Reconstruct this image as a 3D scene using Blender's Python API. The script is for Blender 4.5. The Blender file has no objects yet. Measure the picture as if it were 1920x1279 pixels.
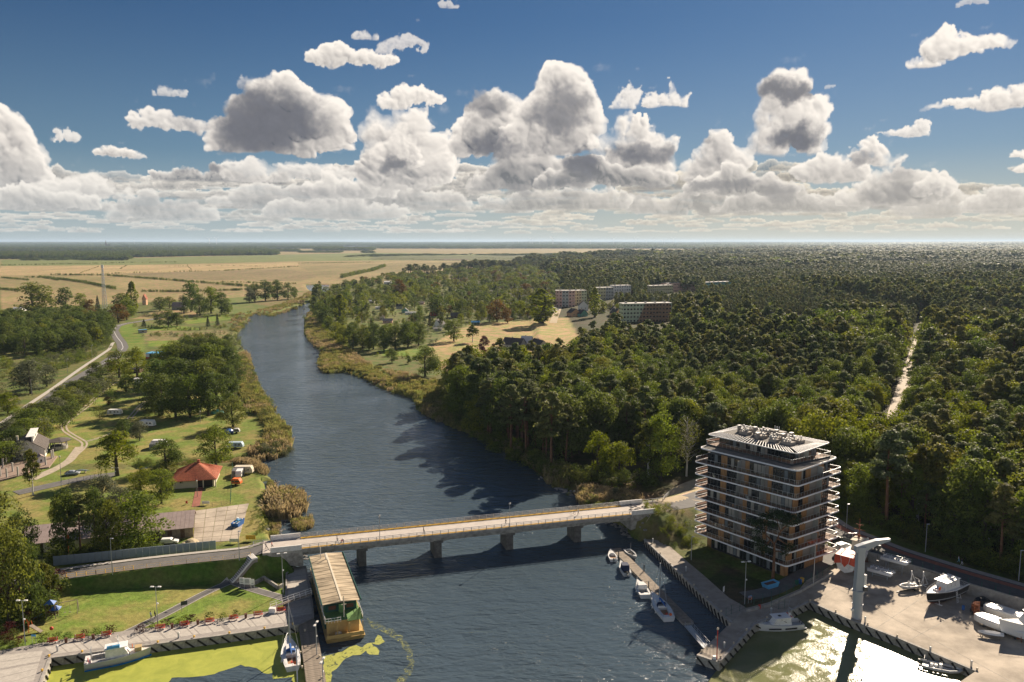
import bpy, bmesh, math, random
import numpy as np
from math import radians as R, sin, cos, pi
from mathutils import Vector, Matrix
random.seed(7); NR=np.random.default_rng(7)
EXPO=1.0; SKYS=.055
S=bpy.context.scene; COL=S.collection
# ------------------------------------------------------------------ camera, sky, sun, exposure
FPX=1493.3; CAMZ=80.0; PITCH=math.atan((639.5-453)/FPX); CP,SP=cos(PITCH),sin(PITCH)
cam=bpy.data.cameras.new('camera'); camo=bpy.data.objects.new('camera',cam); COL.objects.link(camo)
cam.sensor_width=36; cam.lens=FPX/1920*36; cam.clip_end=90000; cam.clip_start=1
camo.location=(0,0,CAMZ); camo.rotation_euler=(pi/2-PITCH,0,0); S.camera=camo
SUN_AZ,SUN_EL=R(29),R(28.5)
sd=bpy.data.lights.new('sun','SUN'); sd.energy=4.9; sd.angle=R(.5); sd.color=(1,.84,.66)
so=bpy.data.objects.new('sun',sd); COL.objects.link(so)
sdir=Vector((sin(SUN_AZ)*cos(SUN_EL),cos(SUN_AZ)*cos(SUN_EL),sin(SUN_EL)))
so.rotation_euler=sdir.to_track_quat('Z','Y').to_euler()
S.view_settings.view_transform='Standard'; S.view_settings.look='None'; S.view_settings.exposure=EXPO; S.view_settings.gamma=1
S.view_settings.use_curve_mapping=False
S.cycles.max_bounces=6; S.cycles.diffuse_bounces=2; S.cycles.glossy_bounces=3; S.cycles.transmission_bounces=4; S.cycles.transparent_max_bounces=8; S.cycles.volume_bounces=0
S.cycles.sample_clamp_direct=12; S.cycles.sample_clamp_indirect=4; S.cycles.use_denoising=True
S.cycles.caustics_reflective=False; S.cycles.caustics_refractive=False

def W(px,py,z=0.0):
    x=(px-960)/FPX; y=-(py-639.5)/FPX; dx,dy,dz=x,CP+y*SP,-SP+y*CP; t=(z-CAMZ)/dz
    return (dx*t,dy*t)
def W3(px,py,z=0.0): a=W(px,py,z); return Vector((a[0],a[1],z))
def PJ(x,y,z):
    d=y*CP-(z-CAMZ)*SP; u=y*SP+(z-CAMZ)*CP
    return 960+FPX*x/d, 639.5-FPX*u/d
def poly(pts,z=0.0): return [W(a,b,z) for a,b in pts]
def ppm(x,y,z=0.0): return FPX/(y*CP-(z-CAMZ)*SP)
DEG=16.0
SKYTINT=(.255,.33,.39,1)
F_=FPX
def smooth(a,b,x):
    t=np.clip((x-a)/(b-a),0,1); return t*t*(3-2*t)
def tile_noise(n,cells,rng):
    g=rng.random((cells,cells)).astype(np.float32)
    u=np.arange(n)*cells/n; i=u.astype(int); f=(u-i).astype(np.float32); f=f*f*(3-2*f); j=(i+1)%cells
    a=g[np.ix_(i,i)];b=g[np.ix_(i,j)];c=g[np.ix_(j,i)];d=g[np.ix_(j,j)]
    fx=f[None,:];fy=f[:,None]
    return (a*(1-fx)+b*fx)*(1-fy)+(c*(1-fx)+d*fx)*fy
def tile_worley(n,cells,rng):
    px=rng.random((cells,cells)).astype(np.float32); py=rng.random((cells,cells)).astype(np.float32)
    u=(np.arange(n)*cells/n).astype(np.float32); X,Y=np.meshgrid(u,u); ci=X.astype(int); cj=Y.astype(int)
    m=np.full((n,n),9.,np.float32)
    for dj in (-1,0,1):
        for di in (-1,0,1):
            a=(ci+di)%cells; b=(cj+dj)%cells
            dx=ci+di+px[b,a]-X; dy=cj+dj+py[b,a]-Y
            m=np.minimum(m,dx*dx+dy*dy)
    return np.clip(1-np.sqrt(m)*.95,0,1)
def make_tiles(seed=5,n=1024):
    rng=np.random.default_rng(seed)
    fbm=sum(tile_noise(n,c,rng)*a for c,a in ((8,.5),(16,.25),(32,.13),(64,.07),(128,.04)))
    fb2=sum(tile_noise(n,c,rng)*a for c,a in ((8,.5),(16,.25),(32,.13),(64,.07),(128,.04)))
    wor=sum(tile_worley(n,c,rng)*a for c,a in ((10,.45),(22,.27),(46,.17),(96,.11)))
    return fbm,fb2,wor
def samp(t,x,y):
    n=t.shape[0]; x=np.mod(x,1)*n; y=np.mod(y,1)*n
    i=x.astype(int);j=y.astype(int);fx=x-i;fy=y-j; i%=n;j%=n;i2=(i+1)%n;j2=(j+1)%n
    return (t[j,i]*(1-fx)+t[j,i2]*fx)*(1-fy)+(t[j2,i]*(1-fx)+t[j2,i2]*fx)*fy
class CloudField:
    def __init__(s,W=5760,Hh=960):
        s.W,s.H=W,Hh; s.rgb=np.zeros((Hh,W,3),np.float32); s.a=np.zeros((Hh,W),np.float32)
        s.t=make_tiles()
    def cloud(s,az,el,w,h,dark,rng,warm=0.,blobs=None,rag=1.,opac=1.,soft=.46,flat=True):
        pad=1.3; pw=int(w*DEG*pad)+8; ph=int(h*DEG*pad)+8
        x0=int((az+180)*DEG-pw/2); y0=int(el*DEG-ph/2)
        hw=w*DEG*.5; hh=h*DEG*.5; m=min(hw,hh)
        X,Y=np.meshgrid(np.arange(pw)-pw/2.,np.arange(ph)-ph/2.); X=X.astype(np.float32); Y=Y.astype(np.float32)
        fbm,fb2,wor=s.t; ox,oy=rng.random(2)
        k=1/620.*max(.55,min(3.5,55/m))
        n1=samp(fbm,X*k+ox,Y*k+oy)-.5; n2=samp(fb2,X*k+ox,Y*k+oy)-.5
        n3=samp(fbm,X*k*4+oy,Y*k*4+ox)-.5; n4=samp(fb2,X*k*4+oy,Y*k*4+ox)-.5
        WX=X+(n1*.9+n3*.26)*m*rag; WY=Y+(n2*.9+n4*.26)*m*rag; wmx=int(m*rag*.62)+2
        if blobs is None:
            K=int(3+w/h*2.2+rng.random()*2); blobs=[]
            for i in range(K):
                bx=((i+.5)/K*2-1)*.82+rng.normal()*.08; top=max(.2,1-abs(bx)**1.6)*(.55+.45*rng.random())
                blobs.append((bx,-.55+.35*top,1.15/K+.12,.35+.35*top))
                if rng.random()<.7: blobs.append((bx*.85,-.35+.8*top*rng.random(),.8/K+.1,.25+.25*top))
        P=[]
        for (bx,by,rx,ry) in blobs:
            cx,cy=bx*hw,by*hh; r=min(rx*hw,ry*hh); ex,ey=rx*hw,ry*hh
            P.append((cx,cy,0.,ex*.86,ey*.86,r*.9))
            for q in range(int(16*max(1,max(ex,ey)/r)) if r>5 else 5):
                t=rng.uniform(0,6.283); u=rng.random()**.5; rr=r*rng.uniform(.22,.42)
                px=cx+math.cos(t)*(ex-rr*.7)*u; py=cy+math.sin(t)*(ey-rr*.7)*u; pz=math.sqrt(max(0,1-u*u))*r*.78
                P.append((px,py,pz,rr,rr,rr))
                if rr>9:
                    for q2 in range(5):
                        t2=rng.uniform(0,6.283); u2=rng.random()**.5; r2=rr*rng.uniform(.3,.5)
                        P.append((px+math.cos(t2)*rr*u2*.95,py+math.sin(t2)*rr*u2*.95,pz+rr*.75*math.sqrt(1-u2*u2),r2,r2,r2))
        Z=np.full(X.shape,-1.,np.float32); Z[:]=-.4*m
        for (cx,cy,cz,ex,ey,ez) in P:
            a0=max(0,int(cx-ex+pw/2)-wmx); a1=min(pw,int(cx+ex+pw/2)+wmx+1); b0=max(0,int(cy-ey+ph/2)-wmx); b1=min(ph,int(cy+ey+ph/2)+wmx+1)
            if a1<=a0 or b1<=b0: continue
            dx=(WX[b0:b1,a0:a1]-cx)/ex; dy=(WY[b0:b1,a0:a1]-cy)/ey
            q=1-dx*dx-dy*dy
            v=cz+ez*np.sign(q)*np.sqrt(np.abs(q))
            z=Z[b0:b1,a0:a1]; kk=.09*m
            d=np.clip((v-z)/kk,-4,4); Z[b0:b1,a0:a1]=np.where(q>-.5,np.maximum(z,v)+kk*.18*np.exp(-d*d),z)
        Z=Z+(n3*.35+n1*.2)*m*.5*rag
        if flat:
            Z=Z-smooth(-.70,-1.02,Y/hh+n1*.25)*1.3*m
        al=smooth(-.02*m,soft*m*(.75+1.6*np.clip(n2+n4*.6,-.3,.5)),Z)*opac
        al=np.maximum(al,smooth(-.16*m,.40*m,Z+(n3*.8+n4*.6)*m)*.5*opac*smooth(1.02,.8,np.abs(X)/hw))
        al=al*smooth(pad,pad*.9,np.abs(X)/hw)*smooth(pad,pad*.9,np.abs(Y)/hh)
        Zp=np.maximum(Z,0)
        def blur(A,r):
            r=max(1,int(r))
            for ax in (0,1):
                c=np.cumsum(np.pad(A,[(r+1,r) if i==ax else (0,0) for i in (0,1)],mode='edge'),axis=ax)
                n=A.shape[ax]; A=(np.take(c,range(2*r+1,2*r+1+n),axis=ax)-np.take(c,range(0,n),axis=ax))/(2*r+1)
            return A
        th=blur(Zp,.05*m)/m
        od=np.zeros_like(Zp); step=max(1.,hh/9.)
        tb=blur(Zp,.08*m)/m
        for q in range(1,9):
            dy=int(step*q); dx=int(step*q*.4)
            if dy>=ph or dx>=pw: break
            r_=np.zeros_like(od); r_[:ph-dy,:pw-dx]=tb[dy:,dx:]
            od+=r_*step/m
        Zs=blur(Zp,max(1,.018*m))
        gy,gx=np.gradient(Zs)
        lam=(-gy*.85-gx*.5)/np.sqrt(1+gx*gx+gy*gy)
        ao=np.clip((Zs-blur(Zp,.16*m))/(.16*m),-1,1)
        ao2=np.clip((Zp-blur(Zp,.05*m))/(.05*m),-1,1)
        rim=np.exp(-Zp/(.16*m))
        L=np.exp(-(od*1.1+np.maximum(th-.13,0)*1.5)*dark*2.4*(1-.55*rim))
        mid=.35+L*.65
        gy2,gx2=np.gradient(blur(Zp,max(1,.008*m))); lam2=(-gy2*.8-gx2*.55)/np.sqrt(1+gx2*gx2+gy2*gy2)
        L=L+lam*.30*mid+lam2*.16*mid+ao*.20*mid+ao2*.10
        L=np.clip(L,0,1.05)
        hi=np.array([1.05,.965,.87]); lo=np.array([.115,.125,.15])
        col=lo+(hi-lo)*(np.clip(L,0,1)**.68)[...,None]
        t=np.clip(1-el/6.,0,1)*.55
        col=col*(1-t)+np.array([.78,.74,.68])*(.6+.5*np.clip(L,0,1)[...,None])*t
        col=col*(1+warm*np.array([.05,0,-.12]))
        ya,yb=max(0,y0),min(s.H,y0+ph)
        if yb<=ya: return
        xi=np.arange(x0,x0+pw)%s.W
        A=al[ya-y0:yb-y0]; C=col[ya-y0:yb-y0]
        old=s.rgb[ya:yb][:,xi]; oa=s.a[ya:yb][:,xi]
        na=A+oa*(1-A)
        s.rgb[ya:yb,xi]=(C*A[...,None]+old*(oa*(1-A))[...,None])/np.maximum(na,1e-4)[...,None]
        s.a[ya:yb,xi]=na
def px2ang(px,py):
    c,s=math.cos(PITCH),math.sin(PITCH)
    x=(px-960)/F_; y=-(py-639.5)/F_
    dx,dy,dz=x,c+y*s,-s+y*c
    return math.degrees(math.atan2(dx,dy)), math.degrees(math.atan2(dz,math.hypot(dx,dy)))
def build():
    S=CloudField(); rng=np.random.default_rng(11)
    # far low cloud decks, all round: painter from low to high
    low=[]
    for i in range(930):
        inv=i<560; el=.7+5.0*rng.random()**1.35
        az=rng.uniform(-37,37) if inv else rng.uniform(37,323)
        if inv:
            if el>(4.3 if az<-12 else 5.2 if az<20 else 3.6): el=.7+2.6*rng.random()
        elif el>1.2 and rng.random()<.35: continue
        low.append((el,az if az<180 else az-360,(.9+el*(.85 if inv else 1.7))*(.6+.9*rng.random()),(.14+el*.21)*(.6+.8*rng.random()),.4+.9*rng.random()))
    low.sort()
    for el,az,w,h,d in low:
        S.cloud(az,el,w,h,d,rng,opac=.55+.4*rng.random(),rag=1.0,soft=.45,warm=.9 if 0<az<37 else .3)
    # outside the view: cumulus added, packed densely to lift the ambient light
    for i in range(74):
        az=rng.uniform(38,322); el=rng.uniform(5,22)*(.75+.5*rng.random())
        w=rng.uniform(4,13); S.cloud(az if az<180 else az-360,el,w,w*rng.uniform(.35,.7),rng.uniform(.5,1.3),rng)
    for i in range(16):
        az=rng.uniform(-180,180); el=rng.uniform(26,52); w=rng.uniform(9,18); S.cloud(az,el,w/math.cos(math.radians(el)),w*rng.uniform(.3,.5),rng.uniform(.2,.6),rng,flat=False)
    # clouds of the photograph: px box x0,y0,x1,y1, dark
    def C(x0,y0,x1,y1,dark,**k):
        a0,e0=px2ang(x0,(y0+y1)/2); a1,_=px2ang(x1,(y0+y1)/2); _,eb=px2ang((x0+x1)/2,y1); _,et=px2ang((x0+x1)/2,y0)
        S.cloud((a0+a1)/2,(eb+et)/2,(a1-a0)*1.02,(et-eb)*1.05,dark,rng,**k)
    dome=[(-.55,-.45,.45,.5),(-.15,-.35,.6,.6),(.35,-.4,.6,.65),(.15,.2,.5,.6),(-.05,.35,.4,.5),(.55,-.1,.4,.55),(-.4,0,.35,.4)]
    tower=[(-.3,-.5,.6,.5),(.35,-.5,.6,.5),(-.1,0,.5,.5),(.25,.05,.55,.45),(-.15,.5,.42,.45),(.2,.55,.4,.42),(.6,-.1,.35,.35)]
    flat=[(-.65,-.1,.35,.5),(-.25,.05,.45,.6),(.2,0,.5,.55),(.6,-.1,.4,.45),(-.35,.25,.35,.5)]
    tail=[(.55,-.05,.45,.65),(.2,-.2,.45,.5),(-.2,-.3,.4,.35),(-.6,-.35,.4,.22),(.7,.25,.35,.5)]
    def SH(x0,y0,x1,y1,st):
        (a0,e0),(a1,e1)=px2ang(x0,y1),px2ang(x1,y0); w=(a1-a0)*DEG/2; h=(e1-e0)*DEG/2; cx=(a0+a1)/2*DEG+180*DEG; cy=(e0+e1)/2*DEG
        X,Y=np.meshgrid(np.arange(int(cx-w*1.5),int(cx+w*1.5)),np.arange(max(0,int(cy-h*1.6)),int(cy+h*1.6))); o=rng.random(2); k=1/(9.*max(h,6))
        n=samp(S.t[0],X*k+o[0],Y*k+o[1])-.5; n2=samp(S.t[1],X*k+o[1],Y*k+o[0])-.5; f=samp(S.t[2],X*k*1.6,Y*k*1.6+o[0])-.45
        u=(X-cx)/w+n*1.3; v=(Y-cy)/h+n2*1.6; q=1-u*u-v*v*np.where(v<0,1.7,1); m=smooth(-.3,1.1,q+f*1.1)*st
        ya,yb=Y[0,0],Y[-1,0]+1; xa,xb=X[0,0],X[0,-1]+1; T=np.array([.15,.155,.18])*(1+f[...,None]*.5); R_=S.rgb[ya:yb,xa:xb]; S.rgb[ya:yb,xa:xb]=R_*(1-m[...,None])+np.minimum(R_,T)*m[...,None]
    for b in [
     (0,345,230,400,.6),(180,350,420,420,.6),(620,330,900,400,.7),(380,320,640,400,.55),(1180,330,1500,410,.9),(1500,330,1800,400,.8),(900,330,1200,400,.9),
     (1640,345,1960,410,.5),(480,350,760,415,.6),(1320,345,1640,405,.8),(50,300,210,380,.35)]:
        C(*b,opac=.85)
    C(-90,190,100,385,.38,blobs=dome); C(60,285,230,380,.3); C(-60,330,190,400,.45)
    C(90,232,155,275,.12,rag=1.6,opac=.8); C(172,268,275,302,.3,blobs=flat,soft=.5)
    C(240,192,395,262,.2,rag=1.4,blobs=flat,soft=.5,opac=.9); C(292,150,350,185,.12,rag=1.8,opac=.6,soft=.6)
    C(275,300,470,345,.9,rag=1.2); C(380,270,700,350,.28,rag=1.3,opac=.9)
    C(560,300,760,380,.35); C(430,130,470,175,.1,rag=2,opac=.45)
    C(372,125,672,308,.42,blobs=dome); SH(375,175,625,290,.95); SH(420,200,600,285,.7); SH(395,235,560,285,.5)
    C(655,180,850,370,.42,blobs=tower,rag=1.2); C(708,150,840,215,.15,blobs=flat,rag=1.2)
    C(700,185,800,330,.55,rag=1.3); SH(712,285,770,330,.9)
    C(568,80,755,140,.25,blobs=flat,soft=.45); C(660,42,712,78,.12,rag=1.7,opac=.7,soft=.5); C(705,45,800,108,.1,rag=2.0,opac=.65,soft=.6)
    C(820,-8,860,18,.1,rag=1.8,opac=.55,soft=.5)
    C(845,148,1010,310,.45,blobs=dome); C(860,250,1120,370,.9)
    C(940,108,1145,300,.36,blobs=dome,rag=1.1); SH(850,165,950,235,.7); SH(990,165,1120,250,.75)
    C(1060,205,1290,345,.4,blobs=dome); C(1000,285,1280,372,1.1,blobs=flat); C(1180,215,1280,300,.35)
    C(1138,138,1210,210,.12,rag=1.8,opac=.85,soft=.45); C(1210,142,1300,208,.12,rag=1.5,opac=.9,soft=.45)
    C(1270,230,1420,350,.45,blobs=dome,rag=1.2); C(1290,285,1500,375,.8)
    C(1385,130,1572,305,.4,rag=.8,blobs=[(-.35,-.55,.6,.45),(.45,-.45,.5,.45),(.1,-.1,.55,.4),(.62,-.02,.36,.3),(-.22,.45,.42,.48),(.14,.52,.34,.4),(-.5,.0,.25,.3)]); SH(1408,140,1530,205,.9); SH(1425,228,1540,298,.95)
    C(1545,155,1565,168,.1,opac=.4,rag=2)
    C(1480,270,1640,350,.4); C(1590,238,1695,320,.4,rag=1.3); C(1640,225,1745,262,.12,rag=1.5,opac=.9,blobs=tail,soft=.5)
    C(1560,305,1800,395,.5,blobs=dome); C(1700,310,1800,375,.3); C(1790,345,1960,400,.4,blobs=dome)
    C(1695,45,1895,130,.14,blobs=[(-.55,-.5,.45,.4),(-.2,.1,.5,.7),(.2,.05,.5,.5),(.65,.0,.4,.35)],soft=.45)
    C(1720,150,1960,215,.16,blobs=tail,soft=.45); C(1885,272,1960,300,.1,rag=1.5,soft=.5); C(1900,298,1990,330,.1,rag=1.4)
    C(1795,-14,1850,14,.1,opac=.5,rag=1.6)
    for q in [(865,245,960,305,.85),(890,262,1010,300,.5),(1045,280,1135,345,.95),(1130,268,1270,318,.8),(1160,285,1230,312,.5),(1000,330,1110,360,.5),(1280,335,1430,362,.7),(1420,345,1510,385,.6),(1170,345,1290,378,.45),(1620,345,1760,388,.6),(1590,275,1640,320,.6),(1290,245,1340,275,.5),(330,300,420,332,.75),(640,310,700,330,.35),(0,385,140,402,.3),(930,335,1010,372,.45),(1660,310,1720,345,.4),(500,350,680,385,.3),(180,370,420,398,.3)]: SH(*q)
    e=(np.arange(S.H)/DEG)[:,None]; k=np.clip(1-e/6.,0,1)**1.2*.55; az_=(np.arange(S.W)/DEG-180)[None,:]; ww=smooth(-25,25,az_)[...,None]; hc=np.array([.58,.62,.62])*(1-ww)+np.array([.74,.67,.55])*ww; na=k+S.a*(1-k); S.rgb=((hc*k[...,None]+S.rgb*(S.a*(1-k))[...,None])/np.maximum(na,1e-4)[...,None]).astype(np.float32); S.a=na.astype(np.float32)
    k=np.clip(1-e/15.,0,1)**1.4*.42; hc=np.array([.36,.50,.58])*(1-ww)+np.array([.52,.54,.52])*ww; na=k+S.a*(1-k); S.rgb=((hc*(k*(1-S.a))[...,None]+S.rgb*S.a[...,None])/np.maximum(S.a+k*(1-S.a),1e-4)[...,None]).astype(np.float32); S.a=(S.a+k*(1-S.a)).astype(np.float32)
    return S

def cloud_image():
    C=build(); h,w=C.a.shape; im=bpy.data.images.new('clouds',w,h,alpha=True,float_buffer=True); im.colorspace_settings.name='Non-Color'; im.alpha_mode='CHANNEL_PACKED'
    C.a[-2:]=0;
    az_=(np.arange(C.W)/DEG-180); fill_gain=1+1.8*np.clip((np.abs((az_-27+180)%360-180)-70)/60,0,1); C.rgb*=fill_gain[None,:,None].astype(np.float32);  # unseen clouds away from the sun brightened to add ambient light
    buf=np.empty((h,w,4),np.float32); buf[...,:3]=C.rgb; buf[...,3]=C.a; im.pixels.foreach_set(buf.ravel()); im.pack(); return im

# world
w=bpy.data.worlds.new('World'); S.world=w; w.use_nodes=True; nt=w.node_tree; N=nt.nodes; L=nt.links; N.clear()
def nn(t,**k):
    n=N.new(t)
    for a,b in k.items(): setattr(n,a,b)
    return n
def mth(op,a,b=None,c=None):
    n=nn('ShaderNodeMath',operation=op)
    for i,v in enumerate((a,b,c)):
        if v is None: continue
        if isinstance(v,(int,float)): n.inputs[i].default_value=v
        else: L.new(v,n.inputs[i])
    return n.outputs[0]
sky=nn('ShaderNodeTexSky',sky_type='NISHITA',sun_disc=False,sun_elevation=SUN_EL,sun_rotation=SUN_AZ,altitude=0,air_density=1.0,dust_density=.15,ozone_density=5.0)
tc=nn('ShaderNodeTexCoord'); sx=nn('ShaderNodeSeparateXYZ'); L.new(tc.outputs['Generated'],sx.inputs[0])
az=mth('ARCTAN2',sx.outputs[0],sx.outputs[1]); u=mth('MULTIPLY_ADD',az,1/(2*pi),.5)
el=mth('ARCSINE',sx.outputs[2]); v=mth('MULTIPLY',el,180/pi/60.0)
cx=nn('ShaderNodeCombineXYZ'); L.new(u,cx.inputs[0]); L.new(v,cx.inputs[1])
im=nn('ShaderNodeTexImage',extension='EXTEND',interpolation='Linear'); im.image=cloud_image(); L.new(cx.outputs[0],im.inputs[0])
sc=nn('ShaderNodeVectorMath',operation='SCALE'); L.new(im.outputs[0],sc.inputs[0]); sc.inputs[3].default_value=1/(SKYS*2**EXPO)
up=mth('GREATER_THAN',sx.outputs[2],0.0); am=mth('MULTIPLY',im.outputs[1],up)
tint=nn('ShaderNodeMix',data_type='RGBA',blend_type='MULTIPLY'); tint.inputs[0].default_value=1; L.new(sky.outputs[0],tint.inputs[6]); tint.inputs[7].default_value=SKYTINT
mx=nn('ShaderNodeMix',data_type='RGBA'); L.new(am,mx.inputs[0]); L.new(tint.outputs[2],mx.inputs[6]); L.new(sc.outputs[0],mx.inputs[7])
bg=nn('ShaderNodeBackground'); L.new(mx.outputs[2],bg.inputs[0]); bg.inputs[1].default_value=SKYS
ow=nn('ShaderNodeOutputWorld'); L.new(bg.outputs[0],ow.inputs[0])
w.cycles.sampling_method='MANUAL'; w.cycles.sample_map_resolution=1024

# ------------------------------------------------------------------ helpers
def tag(o,label=None,cat=None,group=None,kind=None):
    if label: o['label']=label
    if cat: o['category']=cat
    if group: o['group']=group
    if kind: o['kind']=kind
    return o
def thing(name,label,cat,loc=(0,0,0),rz=0,group=None):
    o=bpy.data.objects.new(name,None); COL.objects.link(o); o.location=loc; o.rotation_euler=(0,0,rz); o.empty_display_size=.3
    return tag(o,label,cat,group)
def copy_tree(o,parent=None):
    c=o.copy(); COL.objects.link(c)
    if parent is not None: c.parent=parent
    for ch in CH.get(o.name,[]): 
        cc=ch.copy(); COL.objects.link(cc); cc.parent=c
        for g in CH.get(ch.name,[]):
            gg=g.copy(); COL.objects.link(gg); gg.parent=cc
    return c
CH={}
def link(o,parent=None):
    COL.objects.link(o)
    if parent is not None:
        o.parent=parent; CH.setdefault(parent.name,[]).append(o)
    return o
def npmesh(name,verts,faces,mats,midx=None,smooth=False):
    """verts (n,3); faces list of arrays (k,m) of equal-sized polys or a list of lists"""
    me=bpy.data.meshes.new(name); verts=np.asarray(verts,np.float32)
    if isinstance(faces,np.ndarray): faces=[faces]
    if len(faces) and isinstance(faces[0],np.ndarray):
        tot=np.concatenate([np.full(len(f),f.shape[1],np.int32) for f in faces]); idx=np.concatenate([f.ravel() for f in faces]).astype(np.int32)
    else:
        tot=np.array([len(f) for f in faces],np.int32); idx=np.array([i for f in faces for i in f],np.int32)
    me.vertices.add(len(verts)); me.vertices.foreach_set('co',verts.ravel())
    me.loops.add(len(idx)); me.loops.foreach_set('vertex_index',idx)
    me.polygons.add(len(tot)); st=np.concatenate([[0],np.cumsum(tot)[:-1]]).astype(np.int32) if len(tot) else np.zeros(0,np.int32)
    me.polygons.foreach_set('loop_start',st); me.polygons.foreach_set('loop_total',tot)
    for m in (mats if isinstance(mats,(list,tuple)) else [mats]): me.materials.append(m)
    if midx is not None: me.polygons.foreach_set('material_index',np.asarray(midx,np.int32))
    me.polygons.foreach_set('use_smooth',np.full(len(tot),bool(smooth)))
    me.update(calc_edges=True); return me
class MB:
    """collects shapes in local coordinates; build() links them as one mesh object"""
    def __init__(s): s.v=[]; s.f=[]; s.m=[]
    def add(s,vs,fs,m=0):
        b=len(s.v); s.v+= [tuple(v) for v in vs]; s.f+=[[b+i for i in f] for f in fs]; s.m+=[m]*len(fs); return s
    def box(s,c,d,rz=0,m=0,top=None,mat=None):
        x,y,z=d[0]/2,d[1]/2,d[2]/2; t=top or (1,1)
        vs=[(-x,-y,-z),(x,-y,-z),(x,y,-z),(-x,y,-z),(-x*t[0],-y*t[1],z),(x*t[0],-y*t[1],z),(x*t[0],y*t[1],z),(-x*t[0],y*t[1],z)]
        if mat is not None: vs=[mat@Vector(v) for v in vs]
        ca,sa=cos(rz),sin(rz); vs=[(c[0]+v[0]*ca-v[1]*sa,c[1]+v[0]*sa+v[1]*ca,c[2]+v[2]) for v in vs]
        return s.add(vs,[[0,3,2,1],[4,5,6,7],[0,1,5,4],[1,2,6,5],[2,3,7,6],[3,0,4,7]],m)
    def bar(s,a,b,w,h=None,m=0):
        """box beam from a to b, w wide, h high"""
        a,b=Vector(a),Vector(b); h=h or w; d=b-a; l=d.length
        if l<1e-6: return s
        d/=l; up=Vector((0,0,1)) if abs(d.z)<.95 else Vector((0,1,0)); x=d.cross(up).normalized(); y=x.cross(d)
        vs=[p+x*(sx*w/2)+y*(sy*h/2) for p in (a,b) for sx,sy in ((-1,-1),(1,-1),(1,1),(-1,1))]
        return s.add(vs,[[0,1,2,3],[7,6,5,4],[0,4,5,1],[1,5,6,2],[2,6,7,3],[3,7,4,0]],m)
    def tube(s,pts,r,n=6,m=0,cap=True):
        pts=[Vector(p) for p in pts]; rs=r if isinstance(r,(list,tuple)) else [r]*len(pts); vs=[];fs=[]
        for i,p in enumerate(pts):
            d=(pts[min(i+1,len(pts)-1)]-pts[max(i-1,0)]).normalized(); up=Vector((0,0,1)) if abs(d.z)<.9 else Vector((0,1,0))
            x=d.cross(up).normalized(); y=x.cross(d)
            for k in range(n): a=2*pi*k/n; vs.append(p+x*(cos(a)*rs[i])+y*(sin(a)*rs[i]))
        for i in range(len(pts)-1):
            for k in range(n): k2=(k+1)%n; fs.append([i*n+k,(i+1)*n+k,(i+1)*n+k2,i*n+k2])
        if cap: fs.append(list(range(n))); fs.append([ (len(pts)-1)*n+k for k in range(n)][::-1])
        return s.add(vs,fs,m)
    def prism(s,pts,z0,z1,m=0,inset=0):
        n=len(pts); a=sum(pts[i][0]*pts[(i+1)%n][1]-pts[(i+1)%n][0]*pts[i][1] for i in range(n))
        if a<0: pts=pts[::-1]
        vs=[(p[0],p[1],z0) for p in pts]+[(p[0],p[1],z1) for p in pts]
        return s.add(vs,[list(range(n))[::-1],list(range(n,2*n))]+[[i,(i+1)%n,n+(i+1)%n,n+i] for i in range(n)],m)
    def loft(s,rings,m=0,cap=True,closed=True):
        n=len(rings[0]); vs=[v for r in rings for v in r]; fs=[]
        for i in range(len(rings)-1):
            for k in range(n if closed else n-1): k2=(k+1)%n; fs.append([i*n+k,i*n+k2,(i+1)*n+k2,(i+1)*n+k])
        if cap: fs.append(list(range(n))[::-1]); fs.append([(len(rings)-1)*n+k for k in range(n)])
        return s.add(vs,fs,m)
    def ball(s,c,r,m=0,n=8,k=5):
        rr=r if isinstance(r,(tuple,list)) else (r,r,r)
        rings=[]
        for i in range(k+1):
            t=pi*i/k-pi/2; q=max(cos(t),.02)
            rings.append([(c[0]+rr[0]*q*cos(2*pi*j/n),c[1]+rr[1]*q*sin(2*pi*j/n),c[2]+rr[2]*sin(t)) for j in range(n)])
        return s.loft(rings,m)
    def mesh(s,name,mats,smooth=False): return npmesh(name,s.v,s.f,mats,s.m,smooth)
    def build(s,name,mats,parent=None,smooth=False,bevel=0,loc=None):
        o=bpy.data.objects.new(name,s.mesh(name,mats,smooth)); link(o,parent)
        if loc: o.location=loc
        if bevel:
            b=o.modifiers.new('bevel','BEVEL'); b.width=bevel; b.segments=1; b.limit_method='ANGLE'; b.angle_limit=R(40)
        return o
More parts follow.
